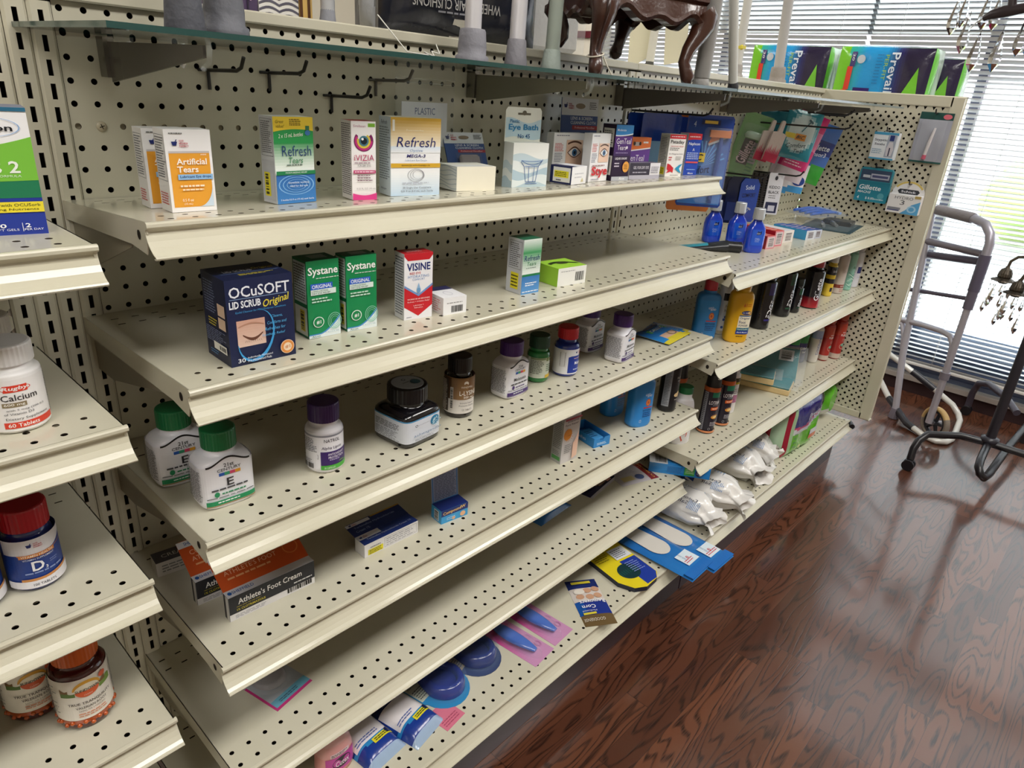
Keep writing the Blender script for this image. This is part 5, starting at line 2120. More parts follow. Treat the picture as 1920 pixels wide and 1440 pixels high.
def wool(label, loc, yaw):
    o = empty('lambs_wool_pack', loc, 0, label, 'pack', 'lambs wool packs', rot=(0, 0, RAD(yaw)))
    m = MB()
    pillow(m, .078, .118, .022, UP, c_wool, nx=20, ny=28, p=5)
    A = Art(m, lambda u, v, l=0.0: (u, v, l + .001 + .022 * (1 - abs(2 * u / .078 - 1) ** 5) * (1 - abs(2 * v / .118 - 1) ** 5)), .078, .118, 'card', step=.006, lift=.0004)
    A.text('Wool', .45, .88, .5, '#8a94b4', .08, .01)
    A.text('Padding', .4, .815, .3, '#8a94b4', .025)
    A.rect(.42, .24, .92, .33, '#e0d42c')
    A.fine(.47, .255, .86, .315, 2, '#22302c', .5, .05)
    A.disc(.86, .31, .08, .05, '#16204c')
    A.fine(.1, .38, .7, .46, 2, '#5a6aa8', .45)
    m.build('pouch', o)
    return o


wool('lambs wool pack with a blue band, nearest the pink bottle on the deck', (.178, -.330, z6), 6)
wool('lambs wool pack with a blue band, next to the blue heel cup pack', (.262, -.345, z6), 12)


def heelcup(label, loc, yaw, card, cardb, cup):
    o = empty('heel_cup_pack', loc, 0, label, 'pack', None, rot=(0, 0, RAD(yaw)))
    m = MB()
    n = 20
    pl = [(-.052, .165), (.052, .165), (.054, .05)] + [(.050 * cos(a), .045 - .05 * sin(a)) for a in [pi * k / 12 for k in range(13)]] + [(-.054, .05)]
    m.prism(pl, lambda u, v, l=0.0: (u, v, l), .0012, card, 'card')
    A = Art(m, lambda u, v, l=0.0: (u, v, .0012 + l), .1, .16)
    A.poly([(-.52, .35), (-.16, .35), (-.16, 1.0), (-.52, 1.0)], cardb)
    A.text('Heel Cushions', -.32, .60, .3, '#22262c', .035, .01, rot=0)
    A.text('Gel', -.34, .74, .16, '#22262c', .06, .01)
    A.fine(-.48, .38, -.2, .54, 5, '#4a4c4a', .4)
    m.build('backing_card', o)
    c = MB()
    R_ = []
    for t, z in ((1.0, .003), (.98, .012), (.9, .022), (.70, .0265), (.6, .018), (.58, .012)):
        rg = []
        for k in range(28):
            a = 2 * pi * k / 28
            yy = sin(a)
            w_ = .040 * (1 if yy < 0 else 1 - .55 * yy)
            rg.append((.006 + w_ * t * cos(a), .052 + (.045 if yy < 0 else .095) * t * yy, z))
        R_.append(rg)
    c.loft(R_, cup, 'glossy')
    c.build('gel_cup', o)
    b = MB()
    R_ = []
    for t, z in ((1.12, .0014), (1.08, .016), (.98, .028), (.75, .031)):
        R_.append([(.006 + .042 * (1 if sin(2 * pi * k / 28) < 0 else 1 - .5 * sin(2 * pi * k / 28)) * t * cos(2 * pi * k / 28), .052 + (.046 if sin(2 * pi * k / 28) < 0 else .092) * t * sin(2 * pi * k / 28), z) for k in range(28)])
    b.loft(R_, '#9ab8e0', 'shell', caps=(False, True))
    b.build('blister', o)
    return o


heelcup('light blue heel cushion pack with a navy gel cup beside the wool packs', (.395, -.318, z6), 12, '#2f86bc', '#c0c4b4', '#0d1c80')
heelcup('dark heel cushion pack with a tan card beside the pink packs', (.500, -.305, z6), 20, '#3c4a70', '#b8a888', '#0f1b6c')
flatpack('price_card', 'small pink card sticking out under the light blue heel cushion pack', 'card', None, (.325, -.352, z6), 8, .05, .05, .0006, lambda u, v: '#d87890', lambda A: A.fine(.1, .1, .9, .4, 3, '#a84a64', .4))


def toeguard(label, loc, yaw):
    o = empty('toe_spreader_pack', loc, 0, label, 'pack', 'pink toe spreader packs', rot=(0, 0, RAD(yaw)))
    m = MB()
    pillow(m, .066, .165, .0012, UP, lambda u, v: mix('#c890b8', '#d0428c', min(1, max(0, (v - .25) * 1.8 + (.5 - u) * .6))), nx=10, ny=24)
    A = Art(m, lambda u, v, l=0.0: (u, v, .0026 + l), .066, .165)
    for k in range(4):
        A.disc(.82, .2 + .17 * k, .10, .05, '#b87aa8', .7)
    m.build('backing_card', o)
    c = MB()
    R_ = []
    for k in range(13):
        t = k / 12
        y = .022 + .125 * t
        w_ = .0155 * sin(pi * (.08 + .86 * t)) ** .7
        R_.append([(.030 + w_ * cos(2 * pi * i / 16) - .006 * sin(pi * t), y, .006 + .5 * w_ + .55 * w_ * sin(2 * pi * i / 16)) for i in range(16)])
    c.loft(R_, '#1f62c0', 'glossy')
    c.build('blue_gel', o)
    b = MB()
    b.loft([[(.030 + .021 * t * cos(2 * pi * i / 24) - .003, .085 + .078 * t * sin(2 * pi * i / 24), z) for i in range(24)] for t, z in ((1.05, .002), (1.0, .016), (.85, .023))], '#e8dcec', 'shell', caps=(False, True))
    b.build('blister', o)
    return o


toeguard('pink card pack with a long blue gel piece, nearer the dark heel cushion', (.553, -.362, z6), 6)
toeguard('pink card pack with a long blue gel piece, nearer the corn remover sachet', (.626, -.352, z6), 4)


def c_corn(u, v):
    if v > .80:
        return '#22306e'
    if v > .52:
        return '#d8cfc8'
    if v > .22:
        return '#1f55a4' if u < .28 else '#25388c'
    return '#6a5638'


def a_corn(A):
    for (x, y) in ((.25, .60), (.55, .58), (.82, .60), (.55, .72), (.82, .74)):
        A.disc(x, y, .13, .055, '#c89a7c')
    A.disc(.28, .70, .17, .06, '#e4dcd0')
    A.rect(.15, .88, .78, .94, '#d8c83a')
    A.text('Corn', .36, .36, .42, '#eef0f8', .075, .012, rot=180)
    A.text('Removers', .54, .465, .80, '#eef0f8', .075, .012, rot=180)
    A.text('Medicated', .33, .275, .44, '#d8d8e8', .03, 0, rot=180)
    A.text('GOODSENSE', .36, .10, .66, '#d8cfc0', .055, 0, rot=180)
    A.rect(.1, .205, .5, .245, '#d8c83a')


flatpack('corn_remover_sachet', 'upside-down navy and tan corn remover sachet on the deck', 'sachet', None, (.717, -.362, z6), 0, .075, .150, .004, c_corn, a_corn, rot=(0, 0, RAD(-33)), nx=16, ny=24)


def c_yel(u, v):
    if v < .40 and u > .20 + .9 * v * 0 and (u - .28) > (v - .05) * -.2 and v < .36:
        return '#1f3a9a'
    return '#e4cf22'


o = empty('insole_box', (.873, -.372, z6), 0, 'yellow and blue gel insole pack lying across the deck edge', 'pack', rot=(0, 0, RAD(-10)))
m = MB()
pl = [(0, .04), (.02, .005), (.05, -.006), (.095, .004), (.112, .02), (.112, .25), (0, .25)]
m.prism(pl, lambda u, v, l=0.0: (u, v, l), .012, '#e4cf22', 'card', '#23283a')
A_ = Art(m, lambda u, v, l=0.0: (u, v, .012 + l), .112, .25)
A_.poly([(.52, .0), (.85, .02), (.99, .09), (.99, .38), (.52, .38)], '#1f3a9a')
A_.poly([(.52, .0), (.30, .0), (.17, .03), (.52, .30)], '#e4cf22')
A_.disc(.48, .23, .27, .11, '#14363a')
for k in range(8):
    A_.rect(.24 + .06 * k, .20, .26 + .06 * k, .26, '#1f5a54')
A_.fine(.56, .18, .9, .34, 6, '#8a9ad8', .35)
A_.rect(.50, .40, .96, .56, '#dfe2e6')
A_.fine(.54, .42, .9, .54, 5, '#556', .4)
A_.fine(.05, .44, .46, .70, 10, '#7a7018', .35)
A_.fine(.5, .60, .95, .90, 10, '#7a7018', .35)
A_.rect(.3, .62, .40, .92, '#4a4418')
m.build('pack', o)


def insole(label, loc, yaw, z_tilt=0):
    o = empty('insole_envelope', loc, 0, label, 'pack', 'blue insole envelopes', rot=(RAD(z_tilt), 0, RAD(yaw)))
    m = MB()
    pillow(m, .104, .300, .005, UP, lambda u, v: mix('#2f7cc4', '#1f5fae', v), nx=14, ny=30, p=8, wob=.15)
    A = Art(m, lambda u, v, l=0.0: (u, v, .0072 + l), .104, .300)
    pts = []
    for k in range(13):
        a = pi + pi * k / 12
        pts.append((.50 + .30 * cos(a), .44 + .12 * sin(a)))
    pts += [(.74, .80), (.26, .80)]
    A.poly(pts, '#d9d4cc')
    A.poly([(.10, .76), (.52, .76), (.60, .80), (.52, .85), (.10, .85)], '#cfe0ea')
    A.fine(.15, .78, .5, .84, 3, '#3a4a5a', .4)
    A.rect(.40, .11, .90, .25, '#dbe8f0')
    A.text('DRESS SHOES', .55, .21, .24, '#2a6a9c', .02, rot=90)
    A.text('MEN', .66, .18, .08, '#c83a4a', .03, .01)
    A.fine(.44, .13, .86, .17, 2, '#c83a4a', .45)
    m.build('envelope', o)
    c = MB()
    c.prism([(.002, .0), (.102, .0), (.102, .026), (.002, .026)], lambda u, v, l=0.0: (u, v, .0076 + l), .0006, '#2a70c0', 'film')
    c.build('seal_strip', o)
    return o


insole('blue insole envelope, upper one of two overhanging the deck edge', (1.022, -.450, z6 + .0065), 1, .6)
insole('blue insole envelope lying under the other one at the deck edge', (1.100, -.466, z6 + .0004), -1, .4)

# ---------------------------------------------------------------- white salt bags on the decks


def saltbag(label, loc, yaw, L_=.20, r=.052, seed=3, tilt=0, flop=1.0):
    """a loose polythene bag of salt lying on its side: body, gathered neck and flared top"""
    rnd = random.Random(seed)
    o = empty('salt_bag', loc, 0, label, 'bag', 'white salt bags', rot=(0, 0, RAD(yaw)))
    m = MB()
    n = 36
    ph = [rnd.uniform(0, 6) for _ in range(8)]
    R_, C_ = [], []
    prof = [(0, .25), (.02, .72), (.06, .95), (.13, 1.04), (.3, 1.0), (.5, .98), (.66, .94), (.76, .82), (.82, .68), (.86, .60), (.90, .66), (.95, .80), (1.0, .95)]
    for t, k in prof:
        rg = []
        for i in range(n):
            a = 2 * pi * i / n
            w = 1 + .05 * sin(3 * a + ph[0] + 4 * t) + .035 * sin(7 * a + ph[1] - 9 * t) + (.12 * sin(9 * a + ph[2]) + .08 * sin(17 * a + ph[3]) if t > .6 else .02 * sin(13 * a + 20 * t + ph[4]))
            x = r * k * w * cos(a)
            z = r * k * w * sin(a) * (.80 if t < .7 else .80 - .6 * (t - .7))
            y = -t * L_
            zz = z + r * .72
            if t > .78:
                zz = z * .8 + r * (.72 - .5 * (t - .78) * 2 * flop) + .012 * (t - .78) * sin(5 * a + ph[5])
                y += .012 * sin(3 * a + ph[6])
            rg.append((x, y, max(zz, .0006 + .0002 * (i % 2))))
        R_.append(rg)
    cols = []
    for k in range(len(prof) - 1):
        t = (prof[k][0] + prof[k + 1][0]) / 2
        for i in range(n):
            cols.append(lin('#e9e6e2'))
    m.loft(R_, cols, 'film', caps=(True, False))
    q = around(0, 0, 0, r * .98)
    # blue print along the upper flank

    def mp(u, v, l=0.0):
        a = pi / 2 - u / r
        k = 1.03
        return (r * k * 1.02 * cos(a), -(v), r * .72 * (1 + k * 1.03 * sin(a)) + .0012 + l)
    A = Art(m, mp, 1, 1, 'card', step=.004, lift=.0004)
    A.rect(-.060, .012, -.005, .05, '#22408c')
    A.disc(.012, .04, .022, .03, '#f1efec')
    A.text('Epsom', -.03, .095, .05, '#23283c', .012, rot=-90)
    A.text('Salt', -.045, .085, .03, '#23283c', .012, rot=-90)
    A.fine(.0, .055, .04, .075, 3, '#33364a', .4)
    A.fine(-.062, .10, -.03, .135, 8, '#5a8ac0', .4)
    A.fine(.01, .085, .03, .12, 4, '#7aa0cc', .35)
    m.build('bag', o)
    return o


saltbag('white salt bag lying nearest to the blue insole envelopes', (1.268, -.205, -1.1112), 2, .175, .056, 3)
saltbag('white salt bag with a torn floppy end, leaning behind the nearest bag', (1.385, -.200, -1.1112), 10, .20, .060, 5)
saltbag('clear topped salt bag set back under the shelf end', (1.505, -.080, -1.1112), 20, .14, .060, 8)
saltbag('white salt bag in the middle of the row with its mouth to the aisle', (1.622, -.180, -1.1112), -6, .185, .060, 11)
saltbag('plump white salt bag next to the purple and green pack', (1.735, -.165, -1.1112), 8, .170, .060, 14)
saltbag('white salt bag lying on top of the middle ones', (1.680, -.075, -1.028), 58, .16, .056, 17)

# ---------------------------------------------------------------- far bay, lowest deck: pads pack, black pack, green roll
zd = -1.1110


def diaper(name, label, loc, yaw, w, h, d, colf, art, group=None, seed=2, side='#7ab83a', puff=.02):
    o = empty(name, loc, 0, label, 'pack', group, rot=(0, 0, RAD(yaw)))
    m = MB()
    pillow(m, w, h, puff, lambda u, v, l=0.0: (u, -l, v), colf, nx=36, ny=28, p=8, wob=.12, seed=seed)
    pillow(m, d, h, puff * .7, lambda u, v, l=0.0: (w + l, u, v), (side if callable(side) else (lambda u, v: side)), nx=12, ny=16, p=6, wob=.2, seed=seed + 1)
    pillow(m, d, h, puff * .7, lambda u, v, l=0.0: (-l, d - u, v), (side if callable(side) else (lambda u, v: side)), nx=12, ny=16, p=6, wob=.2, seed=seed + 1)
    pillow(m, w, d, puff * .6, lambda u, v, l=0.0: (u, v, h + l), lambda u, v: colf(u, .99), nx=18, ny=8, p=6, wob=.15, seed=seed + 2)
    m.quad((0, d, 0), (w, d, 0), (w, d, h), (0, d, h), '#8a94a0', 'film')
    A = Art(m, lambda u, v, l=0.0: (u, -l - .0012 - puff * (1 - abs(2 * u / w - 1) ** 8) * (1 - abs(2 * v / h - 1) ** 8) * 1.16, v), w, h, 'film', step=.012, lift=.0005)
    art(A)
    m.build('wrapped_pack', o)
    return o


def c_prev(u, v):
    if u < .10:
        return '#a8c8a0' if u > .05 else '#a02038'
    b = .44 - .12 * sin(u * 2.2) + .30 * (u - .2) ** 2
    if v < b + .0 + .16 * u:
        return '#6abf2a'
    if v < b + .12 + .12 * u * u:
        return '#d4d4d8'
    if v < b + .15 + .10 * u:
        return '#c03a6a'
    return '#2a2470'


def a_prev(A):
    A.text('Prevail', .66, .71, .40, '#e6e2f0', .12, .006, .2, 8)
    A.text('PROTECTIVE', .62, .60, .34, '#8a84b8', .05, 0, 0, 6)
    A.rect(.62, .28, .92, .38, '#e4e4e6')
    A.rect(.60, .20, .84, .28, '#e0703a')
    A.disc(.32, .17, .035, .04, '#e8e8a0')
    A.fine(.11, .1, .19, .5, 5, '#5a8a5a', .3)
    A.fine(.28, .06, .55, .12, 2, '#8ad45a', .4)


diaper('underpad_pack', 'purple and green underpad pack standing on the far deck', (1.822, -.322, zd), -3, .235, .190, .10, c_prev, a_prev, None, 4, lambda u, v: '#b8b4b8' if u < .35 else ('#a82030' if u < .6 else '#b4d0b0'))
m = MB()
R_ = []
for k in range(9):
    t = k / 8
    w_ = (.020 + .05 * sin(pi * (t * .8 + .12)))
    R_.append([(w_ * .8 * cos(2 * pi * i / 14) + .006 * sin(3 * i + k), .05 * (1 + .1 * sin(2 * i + k)) * sin(2 * pi * i / 14), .175 * t) for i in range(14)])
m.loft(R_, '#15162a', 'film')
tag(m.build('black_bag', None, (2.150, -.265, zd + .001)), 'crumpled black bag between the purple pack and the green roll', 'bag')
o = empty('wipes_pack', (2.268, -.255, zd), 0, 'bright green rounded pack at the far end of the deck by the end panel', 'pack')
m = MB()
R_ = []
for k in range(11):
    t = k / 10
    s_ = sin(pi * min(1, max(0, .06 + .88 * t))) ** .35
    R_.append([(.056 * s_ * cos(2 * pi * i / 28), -.065 + .16 * t, .084 + .083 * s_ * sin(2 * pi * i / 28)) for i in range(28)])
m.loft(R_, [lin('#62c02a' if sin(2 * pi * (i + .5) / 28) > -.62 else '#d9dcd8') for k in range(10) for i in range(28)], 'film')
A_ = Art(m, lambda u, v, l=0.0: (u, -.062 - l, v), .05, .05)
A_.rect(-.3, .9, .5, 2.1, '#c2c4c0')
A_.bars(-.1, 1.0, .4, 1.9, 10)
m.build('wrapped_pack', o)

# ---------------------------------------------------------------- third far shelf: sprays, powder bottle, sponges, cans
zr3 = -.8798


def lab_lot(m, r, top):
    A = wrap_label(m, r, .010, top + .012, '#221d2c', 2 * pi * .94, mat='plastic')
    A.rect(0, .90, 1, 1.0, '#c8602c')
    A.rect(.46, .78, .78, .90, '#1f7a5c')
    A.text('LOTRIMIN', .565, .66, .30, '#f0ecec', .085, .006)
    A.fine(.5, .58, .7, .61, 1, '#8a8a94', .5)
    A.rect(.47, .485, .76, .555, '#d8642c')
    A.fine(.5, .50, .72, .54, 1, '#f2dcc8', .5)
    A.disc(.60, .33, .10, .05, '#e09a3c')
    A.disc(.60, .33, .06, .03, '#f4d48a')
    for k in range(8):
        a = RAD(15 + 21 * k)
        A.poly([(.60 + .05 * cos(a), .34 + .02 * sin(a)), (.60 + .16 * cos(a), .34 + .13 * sin(a)), (.60 + .055 * cos(a + .12), .34 + .025 * sin(a + .12))], '#6a6a80')
    A.fine(.50, .12, .72, .22, 3, '#c8c4cc', .4)
    A.disc(.50, .05, .022, .028, '#c8c8d0', .8)
    A.rect(0, -.045, 1, .0, '#d88a5c')
    A.rect(.30, .02, .38, .9, '#8a8a92')
    A.fine(.31, .04, .37, .88, 20, '#333', .4)


def lotrimin(label, loc, yaw):
    return bottle('antifungal_spray', label, 'black and orange antifungal sprays', loc, yaw, .0215, .172, .040, .0205, '#221d2c', '#1a1a1e', lab_lot, shoulder=.02, cat='spray can', finish_='plastic', cap_taper=.9)


lotrimin('black and orange antifungal spray nearest the powder bottle', (1.352, -.258, zr3), -42)
lotrimin('black and orange antifungal spray in front of the white spray', (1.430, -.262, zr3), -46)
lotrimin('black and orange antifungal spray half hidden behind the green capped bottle', (1.335, -.165, zr3), -40)


def lab_lw(m, r, top):
    A = wrap_label(m, r, .012, top, '#e2dcdc', 2 * pi * .9, mat='plastic')
    A.rect(.4, .84, .8, .96, '#4a4430')
    A.rect(.4, .78, .8, .84, '#c8b02c')
    A.text('Foot Care', .60, .64, .26, '#33303a', .06, .01)
    A.fine(.45, .5, .78, .6, 2, '#4a4650', .45)
    A.rect(.4, .24, .8, .46, '#a85a84')
    A.fine(.45, .27, .78, .44, 4, '#d8a8c0', .4)


bottle('foot_spray_can', 'slim white foot spray with yellow and purple bands behind the black sprays', None, (1.520, -.240, zr3), -45, .018, .160, .028, .014, '#e6e4e6', '#dcdce0', lab_lw, shoulder=.06, cat='spray can')


def lab_pow(m, r, top):
    A = wrap_label(m, r, .006, .09, '#e9e7ea', 2 * pi * .9, 1.0, .62, 3)
    A.poly([(.44, .95), (.62, .95), (.66, .5), (.60, .2), (.52, .02), (.46, .30)], '#d8482c')
    A.poly([(.44, .78), (.645, .78), (.64, .55), (.45, .55)], '#1f6a4c')
    A.fine(.47, .60, .63, .74, 3, '#b8d8c4', .45)
    A.fine(.49, .24, .60, .48, 4, '#f0c0a8', .45)


o = bottle('powder_bottle', 'white powder bottle with a green cap and red shield label', None, (1.234, -.240, zr3), -40, .029, .160, .018, .019, '#e9e7ea', '#1f6a3c', lab_pow, 1.0, .62, 3.0, shoulder=.3, cat='bottle', neck=.018)

# wrapped sponge blocks


def sponge(label, loc, rot, w=.085, l_=.150, t=.028):
    o = empty('sponge_pack', loc, 0, label, 'sponge pack', 'wrapped sponge blocks', rot=rot)
    m = MB()
    m.rbox(0, 0, 0, w, l_, t * .72, '#d9bf8c', 'soft', .003)
    m.build('foam', o)
    m = MB()
    m.rbox(.002, .002, t * .72, w - .002, l_ - .004, t, '#2a7f88', 'soft', .002)
    m.build('scrub_face', o)
    m = MB()
    pillow(m, w + .012, l_ + .030, .006, lambda u, v, l=0.0: (u - .006, v - .022, t - .001 + l), lambda u, v: '#dfe4e4', 'clearbag', 14, 18, p=3, wob=.5, seed=6)
    A = Art(m, lambda u, v, l=0.0: (u, v, t + .0055 + l), w, l_)
    m.build('wrapper', o)
    return o


sponge('lowest wrapped sponge block of the stack with its plain tan side up', (1.785, -.315, zr3), (0, 0, RAD(14)), .105, .170, .026)
sponge('wrapped teal sponge block lying on the lowest one', (1.745, -.275, zr3 + .034), (RAD(0), 0, RAD(20)), .092, .150, .026)
o = sponge('wrapped teal sponge block leaning upright with a barcode corner', (1.905, -.285, zr3 + .0005), (RAD(0), RAD(-66), RAD(28)), .115, .160, .026)
m = MB()
m.box(.070, .020, .0328, .105, .065, .0333, '#c4c8cc', 'card')
Art(m, flat((.070, .020, .0333), (1, 0, 0), (0, 1, 0)), .035, .045).bars(.15, .15, .9, .85, 14)
m.build('barcode_sticker', o)


def lab_can(word, base, top_, wordcol='#e8e8ee', strip_=None, vertical=True, y=.5, size=.55):
    def f(m, r, top):
        A = wrap_label(m, r, .006, top, base, 2 * pi * .96, mat='glossy')
        if top_:
            A.rect(0, 0, 1, .26, top_)
        if strip_:
            A.rect(0, .74, 1, 1, strip_)
        if vertical:
            A.text(word, .55, y, size * (A.h / A.w), wordcol, .10, .012, 0, 90)
        else:
            A.text(word, .56, y, .30, wordcol, .07, .012, .15, 6)
        A.fine(.50, .30, .54, .6, 6, '#8a8a96', .3)
    return f


def can(name, label, group, loc, yaw, r, h, base, cap, f, cap_h=.03, cap_r=None, fin='glossy', shoulder=.06):
    return bottle(name, label, group, loc, yaw, r, h, cap_h, cap_r or r * .86, base, cap, f, shoulder=shoulder, finish_=fin, cap_finish='plastic', cat='can')


def lab_gset(m, r, top):
    A = wrap_label(m, r, .006, top, '#232a66', 2 * pi * .96, mat='glossy')
    A.rect(0, .62, 1, .9, '#2a8a4a')
    A.text('Gillette', .56, .45, .26, '#e8e8f0', .075, .014, .15, 6)
    A.text('Series', .60, .33, .2, '#e8e8f0', .06, .01, .15, 6)


can('shaving_foam_can', 'blue and green shaving foam can behind the leaning sponge block', 'blue shaving foam cans', (2.085, -.190, zr3), -48, .0235, .165, '#232a66', '#cfd2d8', lab_gset)
can('shaving_foam_can', 'blue shaving foam can between the sponge block and the pale can', 'blue shaving foam cans', (2.140, -.200, zr3), -48, .0215, .160, '#2a3270', '#cfd2d8', lab_gset)
can('shaving_gel_can', 'pale cream and blue shaving can next to the red gel cans', None, (2.180, -.235, zr3), -48, .0190, .165, '#d9d4cc', '#d8d8dc', lab_can('Skintimate', '#dcd6ce', None, '#5a6aa0', '#9aa8cc'))


def lab_fus(m, r, top):
    A = wrap_label(m, r, .022, top, '#a8302c', 2 * pi * .96, mat='glossy')
    A.rect(0, -.16, 1, 0, '#c8b4a8')
    A.rect(0, .62, 1, 1, '#b8402e')
    A.text('Gillette', .60, .72, .16, '#e8dcdc', .04, .01)
    A.text('FUSION', .61, .63, .24, '#f0e8e8', .07, .012)
    A.disc(.61, .26, .10, .10, '#d8a090', .86)
    A.disc(.62, .30, .08, .055, '#4a8a74')
    A.fine(.56, .28, .68, .33, 2, '#c8e0d4', .45)
    A.fine(.55, .42, .70, .52, 3, '#d88a80', .4)


can('shaving_gel_can', 'red shaving gel can beside its twin, further from the end panel', 'red shaving gel cans', (2.235, -.254, zr3), -50, .0185, .178, '#a8302c', '#b8543c', lab_fus, .035)
can('shaving_gel_can', 'red shaving gel can closest to the end panel', 'red shaving gel cans', (2.297, -.272, zr3), -50, .0215, .185, '#a8302c', '#b8543c', lab_fus, .035)

# ---------------------------------------------------------------- second far shelf
zr2 = -.6148
bottle('foot_powder_bottle', 'blue foot powder bottle with a red cap behind the yellow one', 'blue foot powder bottles', (1.322, -.214, zr2), -46, .0262, .158, .028, .0165, '#2f7cc4', '#b8283a', lab_gold, 1.15, .72, 3.2, neck=.0165, shoulder=.10)


def lab_wht(m, r, top):
    A = wrap_label(m, r, .006, top, '#e4e6ea', 2 * pi * .9, mat='plastic')
    A.rect(.42, .72, .8, .88, '#26262c')
    A.text('Foot', .58, .60, .14, '#44506a', .06)
    A.text('Powder', .59, .50, .18, '#44506a', .06)
    for p_ in ((.52, .3), (.58, .24), (.55, .36), (.64, .15), (.5, .13)):
        A.disc(p_[0], p_[1], .035, .03, '#3a5aa4')
    A.rect(.4, -.02, .8, .05, '#c8bca0')


bottle('foot_powder_bottle', 'slim white foot powder bottle squeezed between the blue and yellow ones', None, (1.398, -.222, zr2), -50, .0165, .165, .024, .0165, '#e6e8ec', '#e2e2e6', lab_wht, shoulder=.05)


def lab_yel(m, r, top):
    A = wrap_label(m, r, .010, top, '#d8a418', 2 * pi * .9, 1.12, .78, 3, mat='plastic')
    A.text('#1', .535, .84, .055, '#a82020', .10, .01)
    A.fine(.575, .80, .66, .88, 2, '#a82020', .4)
    A.disc(.58, .66, .085, .05, '#1c2a66')
    A.text("Dr. Scholl's", .58, .66, .13, '#e8e8f0', .03, .01)
    A.rect(.47, .57, .70, .60, '#1f5a94')
    A.rect(.46, .29, .70, .57, '#e6dfc8')
    A.text('Original', .565, .52, .17, '#1c2a5c', .07, .01)
    A.text('Foot', .535, .43, .11, '#1c2a5c', .07, .01)
    A.text('POWDER', .56, .345, .16, '#1c2a5c', .05, .01)
    A.rect(.455, .22, .70, .29, '#1f6a84')
    A.rect(.45, .13, .70, .22, '#1f3a8c')
    A.text('Cools & Soothes', .56, .255, .18, '#e0e8d8', .035, .01)
    A.text('Absorbs Moisture', .56, .18, .18, '#e0e4f0', .035, .01)
    A.fine(.47, .06, .62, .09, 1, '#4a3a10', .6)


bottle('foot_powder_bottle', 'yellow foot powder bottle with a blue and white label', None, (1.376, -.276, zr2), -44, .0268, .168, .026, .0195, '#dba61c', '#d89e18', lab_yel, 1.12, .78, 3, shoulder=.12, neck=.019, cat='bottle')


def lab_axe(acc):
    def f(m, r, top):
        A = wrap_label(m, r, .004, top + .004, '#131318', 2 * pi * .96, mat='glossy')
        A.rect(.5, .74, .8, 1, acc)
        A.text('EDGE', .60, .42, .40 * A.h / A.w, '#e4e4ea', .13, .02, .2, 80)
        A.text('THERMO', .41, .45, .4 * A.h / A.w, '#3a3c48', .035, 0, 0, 90)
        A.rect(.50, .17, .62, .21, acc)
        A.rect(.70, .02, .705, .98, '#d8d8de')
    return f


can('body_spray_can', 'tall black body spray can with a purple accent', 'black body spray cans', (1.545, -.268, zr2), -46, .0245, .172, '#131318', '#2c2466', lab_axe('#2f2a74'), .03, .022)
can('body_spray_can', 'tall black body spray can with a dark green accent', 'black body spray cans', (1.720, -.256, zr2), -46, .0235, .170, '#131318', '#173a2c', lab_axe('#1c4a34'), .03, .021)
can('body_spray_can', 'short black body spray can between the green and the red ones', 'black body spray cans', (1.790, -.266, zr2), -46, .0160, .105, '#131318', '#15201c', lab_axe('#1c4a34'), .022, .0145)


def lab_gil(m, r, top):
    A = wrap_label(m, r, .004, top + .006, '#15161e', 2 * pi * .96, mat='glossy')
    A.rect(0, .0, 1, .24, '#b0202c', '#7a1a24')
    A.rect(0, .24, 1, .32, '#7a1a24', '#15161e')
    A.text('Gillette', .545, .52, .62 * A.h / A.w, '#e6e6ec', .15, .014, 0, 90)


can('shaving_foam_can', 'black and red shaving foam can with a red cap', None, (1.893, -.272, zr2), -48, .0275, .156, '#15161e', '#b0303c', lab_gil, .028, .0205, shoulder=.09)
can('shaving_gel_can', 'slim navy and white can right behind the yellow banded one', None, (2.058, -.205, zr2), -48, .0150, .140, '#2c3058', '#d8dae0', lab_can('Edge', '#2c3058', None, '#e8e8ee', '#d8dae0'), .024)


def lab_barb(m, r, top):
    A = wrap_label(m, r, .004, top, '#e2c23c', 2 * pi * .96, mat='glossy')
    A.rect(0, .42, 1, .58, '#26262c')
    A.rect(0, .72, 1, 1, '#26262c')
    A.text('Barbasol', .58, .85, .2, '#e8e8ee', .08, .01)
    A.rect(.5, .14, .6, .28, '#33303a')


can('shaving_cream_can', 'slim yellow and black banded shaving cream can', None, (2.092, -.256, zr2), -48, .0150, .138, '#e2c23c', '#dfe0e4', lab_barb, .026)


def lab_bei(m, r, top):
    A = wrap_label(m, r, .004, top, '#cbbfb8', 2 * pi * .96, mat='glossy')
    A.rect(0, .14, 1, .24, '#8a3f34')
    A.text('SATIN', .59, .19, .16, '#e4d4cc', .05, .01)
    A.fine(.5, .03, .7, .12, 2, '#a8705f', .45)
    A.text('Skin Care', .60, .62, .24, '#b09a92', .10)


can('shaving_gel_can', 'beige shaving gel can with a brown band', None, (2.165, -.262, zr2), -48, .0195, .165, '#cbbfb8', '#bfb0a8', lab_bei, .028)


def lab_aloe(m, r, top):
    A = wrap_label(m, r, .004, top, '#8fc4b4', 2 * pi * .96, mat='glossy')
    A.text('Aloe', .60, .66, .18, '#3a6a4a', .09, .01, .25)
    for k in range(7):
        A.band(lambda x, k=k: .1 + .06 * k + .04 * sin(20 * x + k), lambda x, k=k: .12 + .06 * k + .04 * sin(20 * x + k), '#d4ece0' if k % 2 else '#5f9a86', .42, .8)


can('shaving_gel_can', 'pale green aloe shaving gel can', None, (2.245, -.266, zr2), -48, .0165, .162, '#8fc4b4', '#8fb8b0', lab_aloe, .028)


